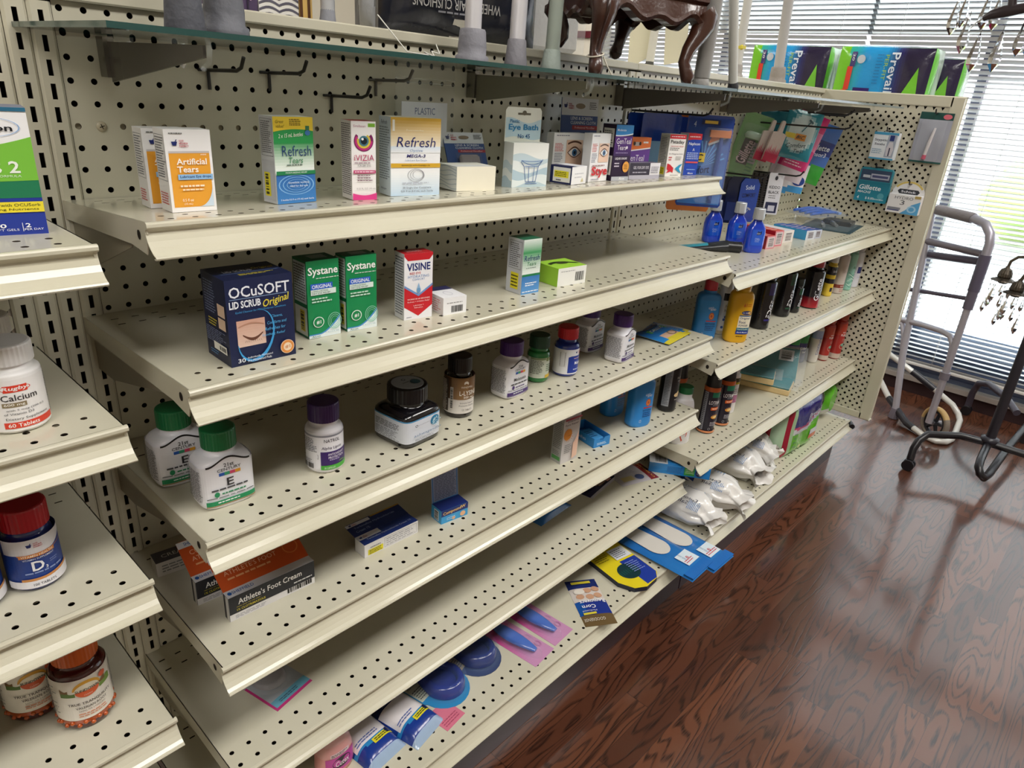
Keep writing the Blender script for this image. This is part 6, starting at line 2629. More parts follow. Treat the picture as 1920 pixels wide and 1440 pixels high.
def lab_lady(m, r, top):
    A = wrap_label(m, r, .004, top, '#d8d8e2', 2 * pi * .96, mat='glossy')
    A.rect(.5, .42, .7, .62, '#2c3474')
    A.text('Dove', .60, .3, .14, '#a8b0cc', .05)


can('shaving_gel_can', 'white shaving can with a navy square, last before the end panel', None, (2.312, -.262, zr2), -48, .0215, .160, '#dadae4', '#d4d4de', lab_lady, .028)

# ---------------------------------------------------------------- top far shelf: aftershave, boxes, tube, blister packs
zr1 = -.3968


def aftershave(label, loc, yaw):
    o = empty('aftershave_bottle', loc, yaw, label, 'bottle', 'blue aftershave bottles')
    m = MB()
    pr = [(.020, 0), (.0245, .003), (.0255, .018), (.0258, .050), (.0232, .063), (.0165, .073), (.0120, .079), (.0112, .084)]
    m.lathe(pr, [mix('#1048d8', '#16268c', min(1, (k // 28) / 7)) for k in range(28 * 8)], 'glossy', 28, sx=1, sy=.62, e=2.5)
    A = wrap_label(m, .0262, .02, .06, '#1f58d0', 1.5, 1, .62, 2.5, mat='glossy')
    A.poly([(.35, .75), (.45, .92), (.6, .85), (.75, .95), (.72, .7), (.4, .66)], '#16204a')
    A.text('AQUA', .5, .76, .3, '#d0dcf4', .12)
    A.text('CHILL', .5, .42, .42, '#b8d0f8', .12)
    A.fine(.3, .22, .7, .34, 2, '#a0bcf0', .4)
    m.build('body', o)
    c = MB()
    kn = 48
    R_ = []
    for q, z in ((.0138, .0845), (.0145, .086), (.0140, .1105), (.0130, .112)):
        R_.append([(q * (1 + .02 * (i % 2)) * cos(2 * pi * i / kn), q * (1 + .02 * (i % 2)) * sin(2 * pi * i / kn), z) for i in range(kn)])
    c.loft(R_, '#c6c9ce', 'alu', smooth=False)
    c.build('cap', o)
    return o


aftershave('blue aftershave bottle with a silver cap, standing furthest back of the trio', (1.470, -.115, zr1), -38)
aftershave('blue aftershave bottle with a silver cap, middle one of the trio', (1.500, -.170, zr1), -38)
aftershave('blue aftershave bottle with a silver cap, standing at the shelf front edge', (1.450, -.245, zr1), -38)

o = empty('cream_tube', (1.312, -.105, zr1 + .014), 0, 'black and teal cream tube lying at the near end of the far bay shelf', 'tube', rot=(0, 0, RAD(-52)))
m = MB()
R_ = []
for t in (0, .1, .3, .6, .85, 1.0):
    R_.append([(.125 * t, (.026 - .006 * t) * cos(2 * pi * i / 24), max(-.0138, (.0015 + .0135 * t) * sin(2 * pi * i / 24) - .0135 + .0135 * t * .95)) for i in range(24)])
cols = [lin('#2f9cb4' if k < 3 and (i < 9) else '#24262c') for k in range(5) for i in range(24)]
m.loft(R_, cols, 'plastic')
m.build('tube_body', o)
m = MB()
m.tube([(.126, 0, -.0005), (.160, 0, -.0005)], .0135, '#1b1b1f', 'plastic', 24)
m.build('cap', o)


def smallbox(label, group, loc, yaw, w, h, d, cols, end='#dcd0d0'):
    def art(F, L, T, R):
        F.rect(.12, .1, .9, .9, end)
        F.bars(.25, .18, .8, .82, 12, '#6a5a5e', False)
        T.fine(.1, .1, .9, .9, 5, '#f0d8d0', .3)
    return carton('soap_carton', label, 'carton', group, loc, yaw, w, h, d, cols, art)


smallbox('small dark red carton at the shelf edge beside the front blue bottle', None, (1.520, -.250, zr1), -10, .040, .034, .075, ('#d89098', '#8a1f2c', '#c03a38'))
smallbox('larger red carton behind the small dark red one', None, (1.578, -.246, zr1), -10, .040, .042, .100, ('#d8808a', '#b01c2a', '#d2462c'))
smallbox('cream and pink carton with its end towards the aisle', None, (1.650, -.240, zr1), -8, .055, .034, .105, ('#e6dcd6', '#d8b4b0', '#dfe2e8'), '#e4e0dc')
smallbox('light blue carton with its end towards the aisle', 'blue cartons', (1.775, -.258, zr1), -10, .046, .027, .110, ('#d4d8e0', '#3f9cd0', '#2c5ab0'), '#c9ccd4')
smallbox('navy blue carton lying against the light blue one', 'blue cartons', (1.826, -.262, zr1), -10, .040, .025, .100, ('#b0b4c8', '#2c4aa0', '#24408c'), '#c9ccd4')

# blister pack of clippers and a clear blue pack lying at the end
o = empty('clipper_blister', (2.03, -.300, zr1), 0, 'dark blister card with metal nail clippers lying by the end panel', 'pack', rot=(0, 0, RAD(8)))
m = MB()
m.box(0, 0, 0, .23, .155, .0015, '#2c4650', 'card')
m.build('card', o)
m = MB()
for (x, y, a) in ((.05, .09, 20), (.10, .06, 35)):
    c_, s_ = cos(RAD(a)), sin(RAD(a))
    P = lambda u, v, w: (x + u * c_ - v * s_, y + u * s_ + v * c_, w)
    m.tube([P(0, 0, .006), P(.03, 0, .009), (P(.06, 0, .007))], [.005, .006, .003], '#c8ccd0', 'metal', 8)
    m.tube([P(0, .006, .012), P(.03, .004, .014), (P(.06, 0, .009))], [.003, .004, .003], '#d8dce0', 'metal', 8)
m.build('clippers', o)
m = MB()
m.rbox(.14, .025, .0015, .215, .115, .016, '#23262c', 'plastic', .003)
m.build('file_block', o)
m = MB()
m.rbox(.01, .01, .0016, .222, .145, .020, '#dfe6ea', 'shell', .004)
m.build('blister', o)
o = empty('razor_pouch', (2.07, -.155, zr1 + .0215), 0, 'clear pouch with blue razors lying on the clipper card by the end panel', 'pouch', rot=(RAD(3), RAD(0), RAD(-14)))
m = MB()
for k in range(4):
    y = .015 + .022 * k
    m.tube([(.02, y, .010), (.10, y + .004, .013), (.16, y, .011)], [.005, .006, .004], '#3f6ac8', 'glossy', 8)
    m.box(.155, y - .012, .006, .172, y + .012, .014, '#8aa8dc', 'plastic')
m.build('razors', o)
m = MB()
pillow(m, .225, .110, .016, lambda u, v, l=0.0: (u - .015, v - .012, l + .004), lambda u, v: '#b8c8e4', 'clearbag', 20, 12, p=3, wob=.35)
m.build('bag', o)

# ---------------------------------------------------------------- peg hooks and hanging packs


def hook(label, x, z, L_, group, up=.018, col='#1c1a1a'):
    o = empty('peg_hook', (x, 0, z), 0, label, 'hook', group)
    m = MB()
    m.tube([(0, -.002, 0), (0, -L_, .002), (0, -L_ - .012, .006), (0, -L_ - .020, up)], .0024, col, 'plastic', 8)
    m.build('prong', o)
    m = MB()
    m.tube([(-.012, .003, .000), (-.012, -.003, .0), (.012, -.003, 0), (.012, .003, 0)], .0022, col, 'plastic', 6)
    m.tube([(0, -.003, .002), (0, -.003, -.024)], .0022, col, 'plastic', 6)
    m.build('hook_base', o)
    return o


hook('black peg hook under the dark bracket by the cane tips', .166, -.0545, .082, 'short peg hooks')
hook('empty black peg hook between the dark bracket and the zip bag', .254, -.0525, .082, 'short peg hooks')
hook('empty black peg hook right above the pink and white slim carton', .356, -.0785, .082, 'short peg hooks')
hook('grey peg hook holding the zip bag', .440, -.052, .075, 'short peg hooks', col='#5a5650')
hook('long black peg hook carrying the blue razor packs', 1.190, -.0775, .185, 'long peg hooks')
hook('thin grey peg hook behind the white allergy carton', 1.295, -.100, .09, 'long peg hooks', col='#7a766e')
hook('long black peg hook carrying the pink and white small packs', 1.783, -.0915, .29, 'long peg hooks')
hook('long black peg hook carrying the teal razor pack', 1.86, -.056, .26, 'long peg hooks')
hook('long black peg hook carrying the pink razor pack', 1.96, -.060, .22, 'long peg hooks')
hook('long black peg hook carrying the white nail packs', 2.04, -.155, .12, 'long peg hooks')
hook('black peg hook carrying the black comb packs', 1.83, -.232, .17, 'long peg hooks')
hook('black peg hook carrying the navy razor packs', 1.66, -.232, .14, 'long peg hooks')


def hung(name, label, group, loc, yaw, w, h, t, outline, colf, art=None, puff=.008, mat='film', tilt=0, roll=0):
    """pack hanging from a hook: origin at the top centre, front towards -y"""
    o = empty(name, loc, 0, label, 'pack', group, rot=(RAD(tilt), RAD(roll), RAD(yaw)))
    m = MB()
    if outline:
        m.prism([(x * w, y * h) for x, y in outline], lambda u, v, l=0.0: (u, -l, v), t, colf(.5, .5), mat)
        off = t
    else:
        pillow(m, w, h, puff, lambda u, v, l=0.0: (u - w / 2, -l, v - h), colf, mat, 14, 22, p=5, wob=.1)
        off = .0
    if art:
        if outline:
            A = Art(m, lambda u, v, l=0.0: (u - w / 2, -off - l, v - h), w, h, 'card', lift=.0003)
        else:
            A = Art(m, lambda u, v, l=0.0: (u - w / 2, -l - .0012 - puff * 1.1 * (1 - abs(2 * u / w - 1) ** 5) * (1 - abs(2 * v / h - 1) ** 5), v - h), w, h, 'film', step=.01, lift=.0004)
        art(A)
    m.build('card' if outline else 'bag', o)
    return o


RR = [(-.46, 0), (.46, 0), (.5, -.03), (.5, -.97), (.46, -1), (-.46, -1), (-.5, -.97), (-.5, -.03)]


def razor(A, x, y, s, rot, handle, head='#b8bcc4'):
    """a razor drawn as raised shapes on the card: handle and T head"""
    c_, s_ = cos(RAD(rot)), sin(RAD(rot))
    P = lambda a, b: (x + (a * c_ - b * s_) * s, y + (a * s_ + b * c_) * s * A.w / A.h)
    A.poly([P(-.06, -.9), P(.06, -.9), P(.05, .5), P(-.05, .5)], handle)
    A.poly([P(-.32, .45), (P(.32, .45)), P(.30, .68), P(-.30, .68)], head)
    A.poly([P(-.28, .56), (P(.28, .56)), P(.27, .60), P(-.27, .60)], '#5a5e6a')


def a_bic(A):
    A.rect(.03, .03, .97, .97, '#3f7fd0', '#1c3f98')
    for k in range(14):
        a = RAD(20 + 11 * k)
        A.poly([(.45, .45), (.45 + .5 * cos(a), .45 + .28 * sin(a)), (.45 + .5 * cos(a + .07), .45 + .28 * sin(a + .07))], '#6aa4e0')
    A.rect(.30, .90, .70, .955, '#17265c')
    A.rect(.36, .912, .64, .943, '#d8b44a')
    A.text('4', .16, .90, .05, '#d8e4f4', .06)
    A.rect(.05, .50, .48, .60, '#e0c02c')
    A.text('BIC', .27, .55, .34, '#16181c', .07, .02, .25)
    A.text('Comfort', .34, .41, .56, '#16204c', .085, .01, .2, 8)
    A.text('3', .28, .26, .22, '#16204c', .16, .02)
    A.poly([(.50, .70), (.92, .80), (.95, .86), (.56, .78)], '#d8804a')
    A.poly([(.52, .68), (.93, .78), (.92, .80), (.50, .70)], '#b8bcc4')
    A.band(lambda x: .05, lambda x: .72, '#2c4a94', .70, .78, 2)


BC = lambda u, v: '#1c3f98'
for k, (x, y, yaw, lab) in enumerate(((1.222, -.188, -50, 'front blue razor pack with an orange razor hanging beside the allergy cartons'), (1.245, -.150, -44, 'blue and orange razor pack hanging behind the front one'),
                                      (1.150, -.105, -24, 'blue razor pack seen on edge, further back on the long hook'), (1.142, -.070, -20, 'blue razor pack seen on edge, hanging closest to the pegboard'))):
    if k == 0:
        o = hung('razor_pack', lab, 'blue razor packs', (x, y, -.074), yaw, .104, .200, .003, RR, BC, a_bic)
        m = MB()
        m.tube([(.028, -.010, -.040), (.026, -.014, -.10), (.022, -.010, -.18)], [.004, .006, .004], '#2c4a94', 'glossy', 8)
        m.box(.0, -.018, -.045, .046, -.005, -.030, '#c87a4a', 'plastic')
        m.build('razor', o)
        m = MB()
        m.rbox(-.012, -.022, -.19, .050, -.0035, -.025, '#dfe6f0', 'shell', .006)
        m.build('blister', o)
    else:
        hung('razor_pack', lab, 'blue razor packs', (x, y, -.074 - .002 * k), yaw, .104, .215 if k == 1 else .13, .003, RR, (lambda u, v: '#d8782c') if k == 1 else BC, (lambda A: (A.rect(.03, .35, .97, .97, '#1c3f98'), A.rect(.3, .90, .7, .95, '#d8b44a'))) if k == 1 else (lambda A: A.rect(.06, .05, .94, .55, '#8fb8e0')))


def a_gven(A):
    A.rect(.28, .36, .66, .68, '#3a1430')
    A.text('Gillette', .46, .52, .30 * A.h / A.w, '#ecd0dc', .14, .02, 0, 80)
    A.rect(.66, .40, .9, .66, '#b8a8b8')
    A.fine(.66, .2, .95, .62, 10, '#5a8a6a', .4)
    A.disc(.35, .12, .14, .05, '#5a9a3a')


hung('razor_pack', 'tall green and clear razor pack with a dark maroon name panel', None, (1.783, -.048, -.070), -48, .088, .225, .003, RR, lambda u, v: '#7fae72', a_gven, roll=13)
m = MB()
o_ = bpy.context.scene.objects['razor_pack.004'] if 'razor_pack.004' in bpy.context.scene.objects else o
m.lathe([(.026, -.01), (.030, -.004), (.026, .006), (.018, .010)], '#c4dccc', 'glossy', 20, 0, 0, 1.15, .5)
m.build('razor_head', o_, (0.004, -.018, -.060))
m = MB()
m.rbox(-.036, -.026, -.21, .040, -.0035, -.03, '#e0efe4', 'shell', .006)
m.build('blister', o_)


def a_wp(A):
    A.rect(0, .0, 1, .30, '#d03a5c')
    for k in range(9):
        A.poly([(k / 9, .28), ((k + .5) / 9, .46 + .08 * (k % 3)), ((k + 1) / 9, .28)], '#d85a76')


TAG_ = [(-.5, -.30), (-.16, -.27), (-.13, -.03), (-.06, 0), (.06, 0), (.13, -.03), (.16, -.27), (.5, -.30), (.5, -1), (-.5, -1)]
hung('nail_kit_pack', 'white and pink small pack, first of the pair by the maroon razor pack', 'pink and white small packs', (1.783, -.090, -.082), -50, .040, .115, .012, TAG_, lambda u, v: '#ecdcd8', lambda A: a_wp(Art(A.mb, lambda u, v, l=0.0: A.f(u, v, l), A.w, A.h * .7)), roll=12)
hung('nail_kit_pack', 'white and pink small pack, second of the pair by the teal razor pack', 'pink and white small packs', (1.783, -.118, -.082), -50, .040, .115, .012, TAG_, lambda u, v: '#ecdcd8', lambda A: a_wp(Art(A.mb, lambda u, v, l=0.0: A.f(u, v, l), A.w, A.h * .7)), roll=12)


def c_teal(u, v):
    q = ((u - .5) / .42) ** 2 + ((v - .55) / .42) ** 2
    return '#cfe0e2' if q < .8 else ('#8fbcc4' if q < 1 else '#2a8496')


def a_teal(A):
    A.rect(.08, .42, .36, .52, '#e0c83c')
    A.rect(.36, .40, .66, .53, '#d88a2c')
    A.text('BIC', .51, .465, .24, '#1a1416', .07, .02, .25)
    A.text('Comfort', .46, .29, .56, '#22343c', .09, .006, .25, 8)
    A.text('Twin', .58, .19, .28, '#22343c', .08, .006, .25, 8)
    razor(A, .6, .72, .24, -30, '#2a6a7c', '#4a7a88')


hung('razor_bag', 'teal and white razor bag hanging in front of the pink one', None, (1.86, -.150, -.052), -48, .104, .135, 0, None, c_teal, a_teal, .010, roll=8)
hung('razor_bag', 'plain teal razor bag edge showing behind the teal and white bag', None, (1.862, -.060, -.052), -40, .100, .120, 0, None, lambda u, v: '#1f6a78', None, .008)


def c_pk(u, v):
    return '#d02a72' if (v < .5 and v > .16) or v > .78 else ('#e07aa4' if v > .2 else '#d8ccd4')


hung('razor_bag', 'bright pink razor bag hanging between the teal bag and the blue and green pack', None, (1.962, -.140, -.060), -50, .092, .200, 0, None, c_pk, lambda A: (A.text('Soleil', .45, .62, .5, '#f0c0d4', .07, .006, .25, 12), A.fine(.15, .22, .8, .30, 2, '#f0c0d4', .4)), .010, roll=15)


def c_gb(u, v):
    return '#3aa03c' if v < .30 else ('#22367c' if .5 < v < .72 else '#3f6ab4')


hung('razor_bag', 'blue and green razor bag hanging last before the end panel', None, (2.10, -.135, -.085), -52, .095, .185, 0, None, c_gb, lambda A: (A.text('Gillette', .5, .60, .7, '#dfe6f2', .09, .014, .15, 8), A.text('Sensor3', .52, .49, .6, '#dfe6f2', .07, .01, .15, 8)), .008, roll=14)


def a_low(A):
    A.rect(0, 0, 1, .16, '#3f8fc8')
    A.rect(0, .72, 1, 1, '#3f6a9c')
    A.disc(.3, .82, .2, .09, '#d87a5a')
    A.disc(.72, .30, .26, .12, '#24408c')
    A.text('5', .62, .55, .10, '#3a3a40', .10)


hung('nail_file_pack', 'white pack with a light blue foot and number five under the pink bag', 'white nail packs', (2.030, -.090, -.172), -46, .080, .125, .014, RR, lambda u, v: '#e8e6ea', a_low, roll=7)
hung('nail_file_pack', 'white pack with a light blue foot half hidden behind its twin', 'white nail packs', (1.985, -.060, -.172), -46, .072, .125, .014, RR, lambda u, v: '#e4e2e6', lambda A: A.rect(0, 0, 1, .16, '#3f8fc8'), roll=7)


def a_solid(A):
    A.text('Solid', .5, .80, .44, '#c8d8ec', .10, .01, 0, 6)
    A.text('COMFORT', .5, .62, .70, '#11193c', .10, .012, 0, 6)
    razor(A, .55, .24, .32, -30, '#8a94a4', '#b8c0c8')
    razor(A, .35, .20, .30, -30, '#8a94a4', '#b8c0c8')


HX = [(-.34, 0), (.34, 0), (.5, -.12), (.5, -.9), (.40, -1), (-.40, -1), (-.5, -.9), (-.5, -.12)]
hung('razor_card', 'blue hanging razor card with silver razors above the blue bottles', 'navy razor cards', (1.660, -.112, -.238), -48, .054, .120, .003, HX, lambda u, v: '#24459c', a_solid)
hung('razor_card', 'dark navy razor card hanging between the orange pack and the blue card', 'navy razor cards', (1.650, -.085, -.236), -56, .066, .130, .003, HX, lambda u, v: '#141d40', lambda A: A.rect(.1, .05, .9, .45, '#1c2f6a'))
hung('razor_card', 'dark navy razor card nearest the orange razor pack', 'navy razor cards', (1.635, -.055, -.238), -56, .066, .130, .003, HX, lambda u, v: '#10173a', lambda A: A.rect(.1, .05, .9, .45, '#1a2a60'))
CB = [(-.5, 0), (.5, 0), (.36, -1), (-.36, -1)]
for k, lab in enumerate(('black comb pack nearest the blue razor card', 'second black comb pack in the row of four', 'third black comb pack in the row of four', 'black comb pack right behind the white kids card')):
    hung('comb_pack', lab, 'black comb packs', (1.83, -.048 - .014 * k, -.234), -56, .036, .125, .004, CB, lambda u, v: '#232126', lambda A: A.fine(.25, .1, .75, .9, 14, '#5a585e', .3))
hung('hair_tie_card', 'white hanging card with bold lettering and a dark foot beside the black comb packs', None, (1.83, -.112, -.228), -50, .044, .122, .004, RR, lambda u, v: '#dcdce2',
     lambda A: (A.text('KIDDO', .5, .66, .72, '#22242c', .07, .012), A.text('BLACK', .5, .54, .72, '#22242c', .07, .012), A.fine(.2, .38, .8, .48, 2, '#777', .4), A.rect(.1, .04, .9, .30, '#2c3050'), A.rect(.3, .08, .75, .22, '#c8c8d4'), A.disc(.5, .88, .1, .05, '#3a3a40')))

# on the end panel (faces the camera end: front towards -x)


def onpanel(name, label, y, z, art_fn, hook_z, group=None):
    o = empty(name, (2.3395, y, z), 0, label, 'pack', group, rot=(0, 0, RAD(-90)))
    art_fn(o)
    return o


def panel_hook(label, y, z):
    o = empty('peg_hook', (2.344, y, z), -90, label, 'hook', 'hooks on the end panel')
    m = MB()
    m.tube([(0, -.001, 0), (0, -.034, 0), (0, -.040, .012)], .0022, '#1c1a1a', 'plastic', 6)
    m.tube([(-.012, .001, 0), (-.012, -.004, 0), (.012, -.004, 0), (.012, .001, 0)], .002, '#1c1a1a', 'plastic', 6)
    m.tube([(0, -.004, 0), (0, -.004, -.022)], .002, '#1c1a1a', 'plastic', 6)
    m.build('prong', o)


panel_hook('bare black hook in the middle of the end panel', -.118, -.228)
panel_hook('black hook holding the small white swab box', -.248, -.094)
panel_hook('black hook holding the grey thermometer card', -.375, -.031)
panel_hook('black hook holding the teal blade pack', -.245, -.210)
panel_hook('black hook holding the white blade pack', -.358, -.250)


def b_styp(o):
    m = MB()
    m.rbox(-.038, -.034, -.085, .038, -.006, 0, '#e6ebf0', 'card', .001)
    A = Art(m, flat((-.038, -.034, -.085), (1, 0, 0), (0, 0, 1)), .076, .085)
    A.rect(0, .90, 1, 1, '#4a9cc4')
    A.text('Styptic', .34, .70, .52, '#22304c', .11, .012)
    A.text('Swabs', .32, .56, .42, '#22304c', .08, .012)
    A.rect(.60, .1, .95, .92, '#a8b0c0')
    A.rect(.68, .70, .86, .90, '#2c3a78')
    A.poly([(.70, .66), (.84, .66), (.92, .40), (.88, .15), (.66, .15), (.62, .40)], '#d8d4da')
    A.rect(.74, .15, .79, .45, '#33304a')
    A.fine(.06, .2, .5, .40, 3, '#8aa8c0', .4)
    A.rect(0, .0, 1, .06, '#4a9cc4')
    m.build('box', o)


onpanel('swab_box', 'small white and blue swab box hooked on the end panel', -.251, -.098, b_styp, 0)


def b_therm(o):
    m = MB()
    m.prism([(-.044, 0), (.044, 0), (.048, -.006), (.048, -.148), (.044, -.152), (-.044, -.152), (-.048, -.148), (-.048, -.006)], lambda u, v, l=0.0: (u, -l - .002, v), .002, '#a2a4b0', 'card')
    A = Art(m, flat((-.048, -.004, -.152), (1, 0, 0), (0, 0, 1)), .096, .152)
    A.rect(0, .86, 1, 1, '#1c4a44')
    A.rect(0, 0, 1, .035, '#2a5a56')
    A.disc(.82, .925, .13, .05, '#d86a78')
    m.build('card', o)
    m = MB()
    m.tube([(.006, -.009, -.045), (.0, -.011, -.09), (-.004, -.009, -.128)], [.003, .0055, .005], '#dcd8d8', 'plastic', 10)
    m.tube([(-.004, -.009, -.128), (-.005, -.009, -.141)], .0062, '#d04a6a', 'plastic', 10)
    m.build('probe', o)
    m = MB()
    m.rbox(-.036, -.020, -.146, .036, -.0045, -.022, '#e0e4ea', 'shell', .006)
    m.build('blister', o)


onpanel('thermometer_card', 'grey card with a white pink-tipped thermometer hooked at the end panel corner', -.376, -.028, b_therm, 0)


def b_mach(o):
    m = MB()
    m.prism([(-.046, 0), (.046, 0), (.052, -.008), (.052, -.104), (.047, -.110), (-.047, -.110), (-.052, -.104), (-.052, -.008)], lambda u, v, l=0.0: (u, -l - .006, v), .016, '#2f8a9c', 'plastic')
    A = Art(m, flat((-.052, -.022, -.110), (1, 0, 0), (0, 0, 1)), .104, .110)
    A.rect(.04, .62, .96, .94, '#3a4a64')
    A.rect(.12, .70, .34, .78, '#c8ccd4')
    A.rect(.36, .68, .92, .83, '#b0b4c4')
    A.rect(.40, .72, .88, .79, '#4a5078')
    A.rect(0, .0, 1, .60, '#2a8fa8', '#1f7488')
    A.text('Gillette', .42, .42, .68, '#f0f4f6', .14, .016, .1)
    A.text('MACH3', .27, .28, .40, '#f0f4f6', .07, .016, .15)
    A.text('4', .12, .10, .06, '#f0f4f6', .10, .01)
    A.text('$ 8.00', .48, .10, .26, '#f0f4f6', .08, .01)
    A.disc(.80, .20, .10, .09, '#5aa8b8')
    A.fine(.60, .06, .95, .13, 1, '#b8d8e0', .5)
    m.build('card', o)


onpanel('blade_pack', 'teal razor blade pack hooked on the end panel', -.248, -.212, b_mach, 0)


def b_hyd(o):
    m = MB()
    pl = [(.050 * cos(a), -.045 + .042 * sin(a)) for a in [pi * k / 12 for k in range(13)]] + [(-.050, -.106), (.050, -.106)]
    m.prism(pl, lambda u, v, l=0.0: (u, -l - .002, v), .001, '#e6e4e4', 'card')
    m.rbox(-.050, -.028, -.106, .050, -.003, -.045, '#ecebed', 'card', .0015)
    A = Art(m, flat((-.05, -.003, -.106), (1, 0, 0), (0, 0, 1)), .1, .106)
    A.disc(.5, .575, .49, .39, '#d8c06a', .86, 24, 30, 150)
    A.poly([(.22, .72), (.78, .72), (.84, .66), (.78, .58), (.22, .58), (.16, .66)], '#33363e')
    A.text('Schick', .5, .65, .46, '#e8e8ee', .07, .016)
    A = Art(m, flat((-.05, -.028, -.106), (1, 0, 0), (0, 0, 1)), .1, .061)
    A.text('HYDRO', .48, .82, .56, '#55585f', .15, 0)
    A.text('3', .46, .58, .14, '#55585f', .24, 0)
    A.poly([(.45, .0), (1, .0), (1, .72), (.75, .5), (.6, .2)], '#5aa8dc')
    A.disc(.78, .28, .14, .18, '#a8d4f0', .6)
    A.rect(.05, .18, .45, .30, '#8a8c98')
    A.rect(.05, .12, .42, .17, '#3a4684')
    A.rect(.80, .86, .98, 1, '#b8a060')
    m.build('box', o)


onpanel('blade_pack', 'white blade pack with a round top hooked near the end panel edge', -.356, -.238, b_hyd, 0)

# ---------------------------------------------------------------- on the glass shelf: canes, walker feet, footstool
zg = -.0186


def cane(name, label, group, base, top, tip_r, tip_h, tube_r, tube_col, tip_col, flange=False, tube_mat='alu', tip_mat='soft'):
    """rubber-tipped metal leg rising out of the picture"""
    b, t = Vector(base), Vector(top)
    d = (t - b).normalized()
    o = empty(name, base, 0, label, 'leg' if False else 'walking aid', group)
    o.rotation_euler = d.to_track_quat('Z', 'Y').to_euler()
    L_ = (t - b).length
    m = MB()
    pr = [(tip_r * .95, 0), (tip_r, .003)]
    if flange:
        pr += [(tip_r, .012), (tip_r * .84, .015)]
    pr += [(tip_r * .86, tip_h * .5), (tip_r * .78, tip_h - .003), (tip_r * .72, tip_h)]
    m.lathe(pr, tip_col, tip_mat, 28)
    m.build('rubber_tip', o)
    m = MB()
    m.tube([(0, 0, tip_h * .6), (0, 0, L_)], tube_r, tube_col, tube_mat, 20)
    m.build('tube', o)
    return o


GC = 'canes and walker legs on the glass shelf'
cane('walking_cane', 'dark grey rubber cane tip at the near end of the glass shelf', GC, (.078, -.146, zg), (.082, -.146, .62), .0215, .075, .012, '#9a9da2', '#55565e')
cane('walking_cane', 'dark grey flanged cane tip second from the near end of the glass shelf', GC, (.138, -.118, zg), (.134, -.112, .62), .0265, .058, .012, '#9a9da2', '#66676e', True)
cane('walking_cane', 'shiny white metal leg with a flanged grey tip beside the black cushion bag', GC, (.561, -.096, zg), (.565, -.09, .62), .0270, .052, .0135, '#e6e4ea', '#85848c', True)
cane('walking_cane', 'shiny white metal leg with a plain grey tip beside the clear bag', GC, (.658, -.103, zg), (.668, -.10, .62), .0205, .046, .0135, '#e6e4ea', '#8b8990')
cane('walking_cane', 'grey green painted leg with a pale rubber tip left of the footstool'.replace('left of', 'close to'), GC, (.728, -.123, zg), (.745, -.118, .62), .0190, .036, .0125, '#9aa398', '#a3aea6', False, 'plastic')
cane('walking_cane', 'thick grey leaning leg right behind the front foot of the footstool', GC, (1.045, -.245, zg), (1.02, -.262, .45), .0165, .024, .0155, '#8d8b88', '#a3a19e', False, 'plastic')
cane('walking_cane', 'slim white leaning leg with a black tip in front of the blinds', GC, (1.165, -.255, zg), (1.02, -.255, .35), .0115, .020, .0095, '#c9cac4', '#2a2a2e', False, 'plastic')

# string price tag lying on the glass
o = empty('price_tag', (.372, -.222, zg), 0, 'white string price tag lying on the glass shelf above the zip bag', 'tag')
MB().box(0, -.014, .0002, .058, .012, .0008, '#ebe9e4', 'card').build('tag_card', o)
m = MB()
m.tube([(0, 0, .001), (-.01, .01, .006), (-.012, -.002, .002), (-.03, .02, .004), (-.055, .05, .045)], .0008, '#e4e2da', 'matte', 5)
m.tube([(0, 0, .001), (.012, .02, .008), (.03, .024, .006), (.028, .03, .018)], .0008, '#e4e2da', 'matte', 5)
m.build('string', o)

# carved footstool
o = empty('footstool', (.85, -.16, zg), 0, 'carved dark wooden footstool with cabriole legs and a dark padded seat', 'footstool')
OFX, OFY, OFZ = .85, -.16, zg
WD, WD2 = '#40241a', '#2e170f'


def loc_(x, y, z):
    return (x - OFX, y - OFY, z - OFZ)


FEET = {'FL': (.747, -.204, zg, -.12, -.16), 'FR': (.948, -.258, zg, .30, -.22), 'RL': (.818, -.066, .0238, -.2, .25), 'RR': (.952, -.100, .0238, .25, .25)}
TOPX = {'FL': .008, 'FR': .036, 'RL': .0, 'RR': .030}
for k, (x, y, z, ox, oy) in FEET.items():
    q = hypot(ox, oy)
    ux, uy = ox / q, oy / q
    m = MB()
    H = .098 - z
    pts = []
    rs = []
    for t, off, r in ((0, .004, .007), (.03, .008, .0115), (.10, .010, .013), (.18, .004, .0115), (.30, -.004, .0105), (.48, -.002, .0125), (.66, .006, .016), (.82, .012, .021), (.94, .008, .025), (1.0, 0, .026)):
        pts.append(loc_(x + ux * off + TOPX[k] * t ** 1.5, y + uy * off, z + H * t))
        rs.append(r)
    m.tube(pts, rs, WD, 'wood', 16)
    # carved ridge down the knee
    m.tube([tuple(Vector(p) + Vector((ux, uy, 0)) * r * .95) for p, r in list(zip(pts, rs))[3:]], [.002, .0022, .0026, .003, .0034, .0034, .003], WD2, 'wood', 6)
    m.build('leg', o)
CORN = {k: (v[0] + TOPX[k], v[1]) for k, v in FEET.items()}
ap = MB()
order = ['FL', 'FR', 'RR', 'RL']
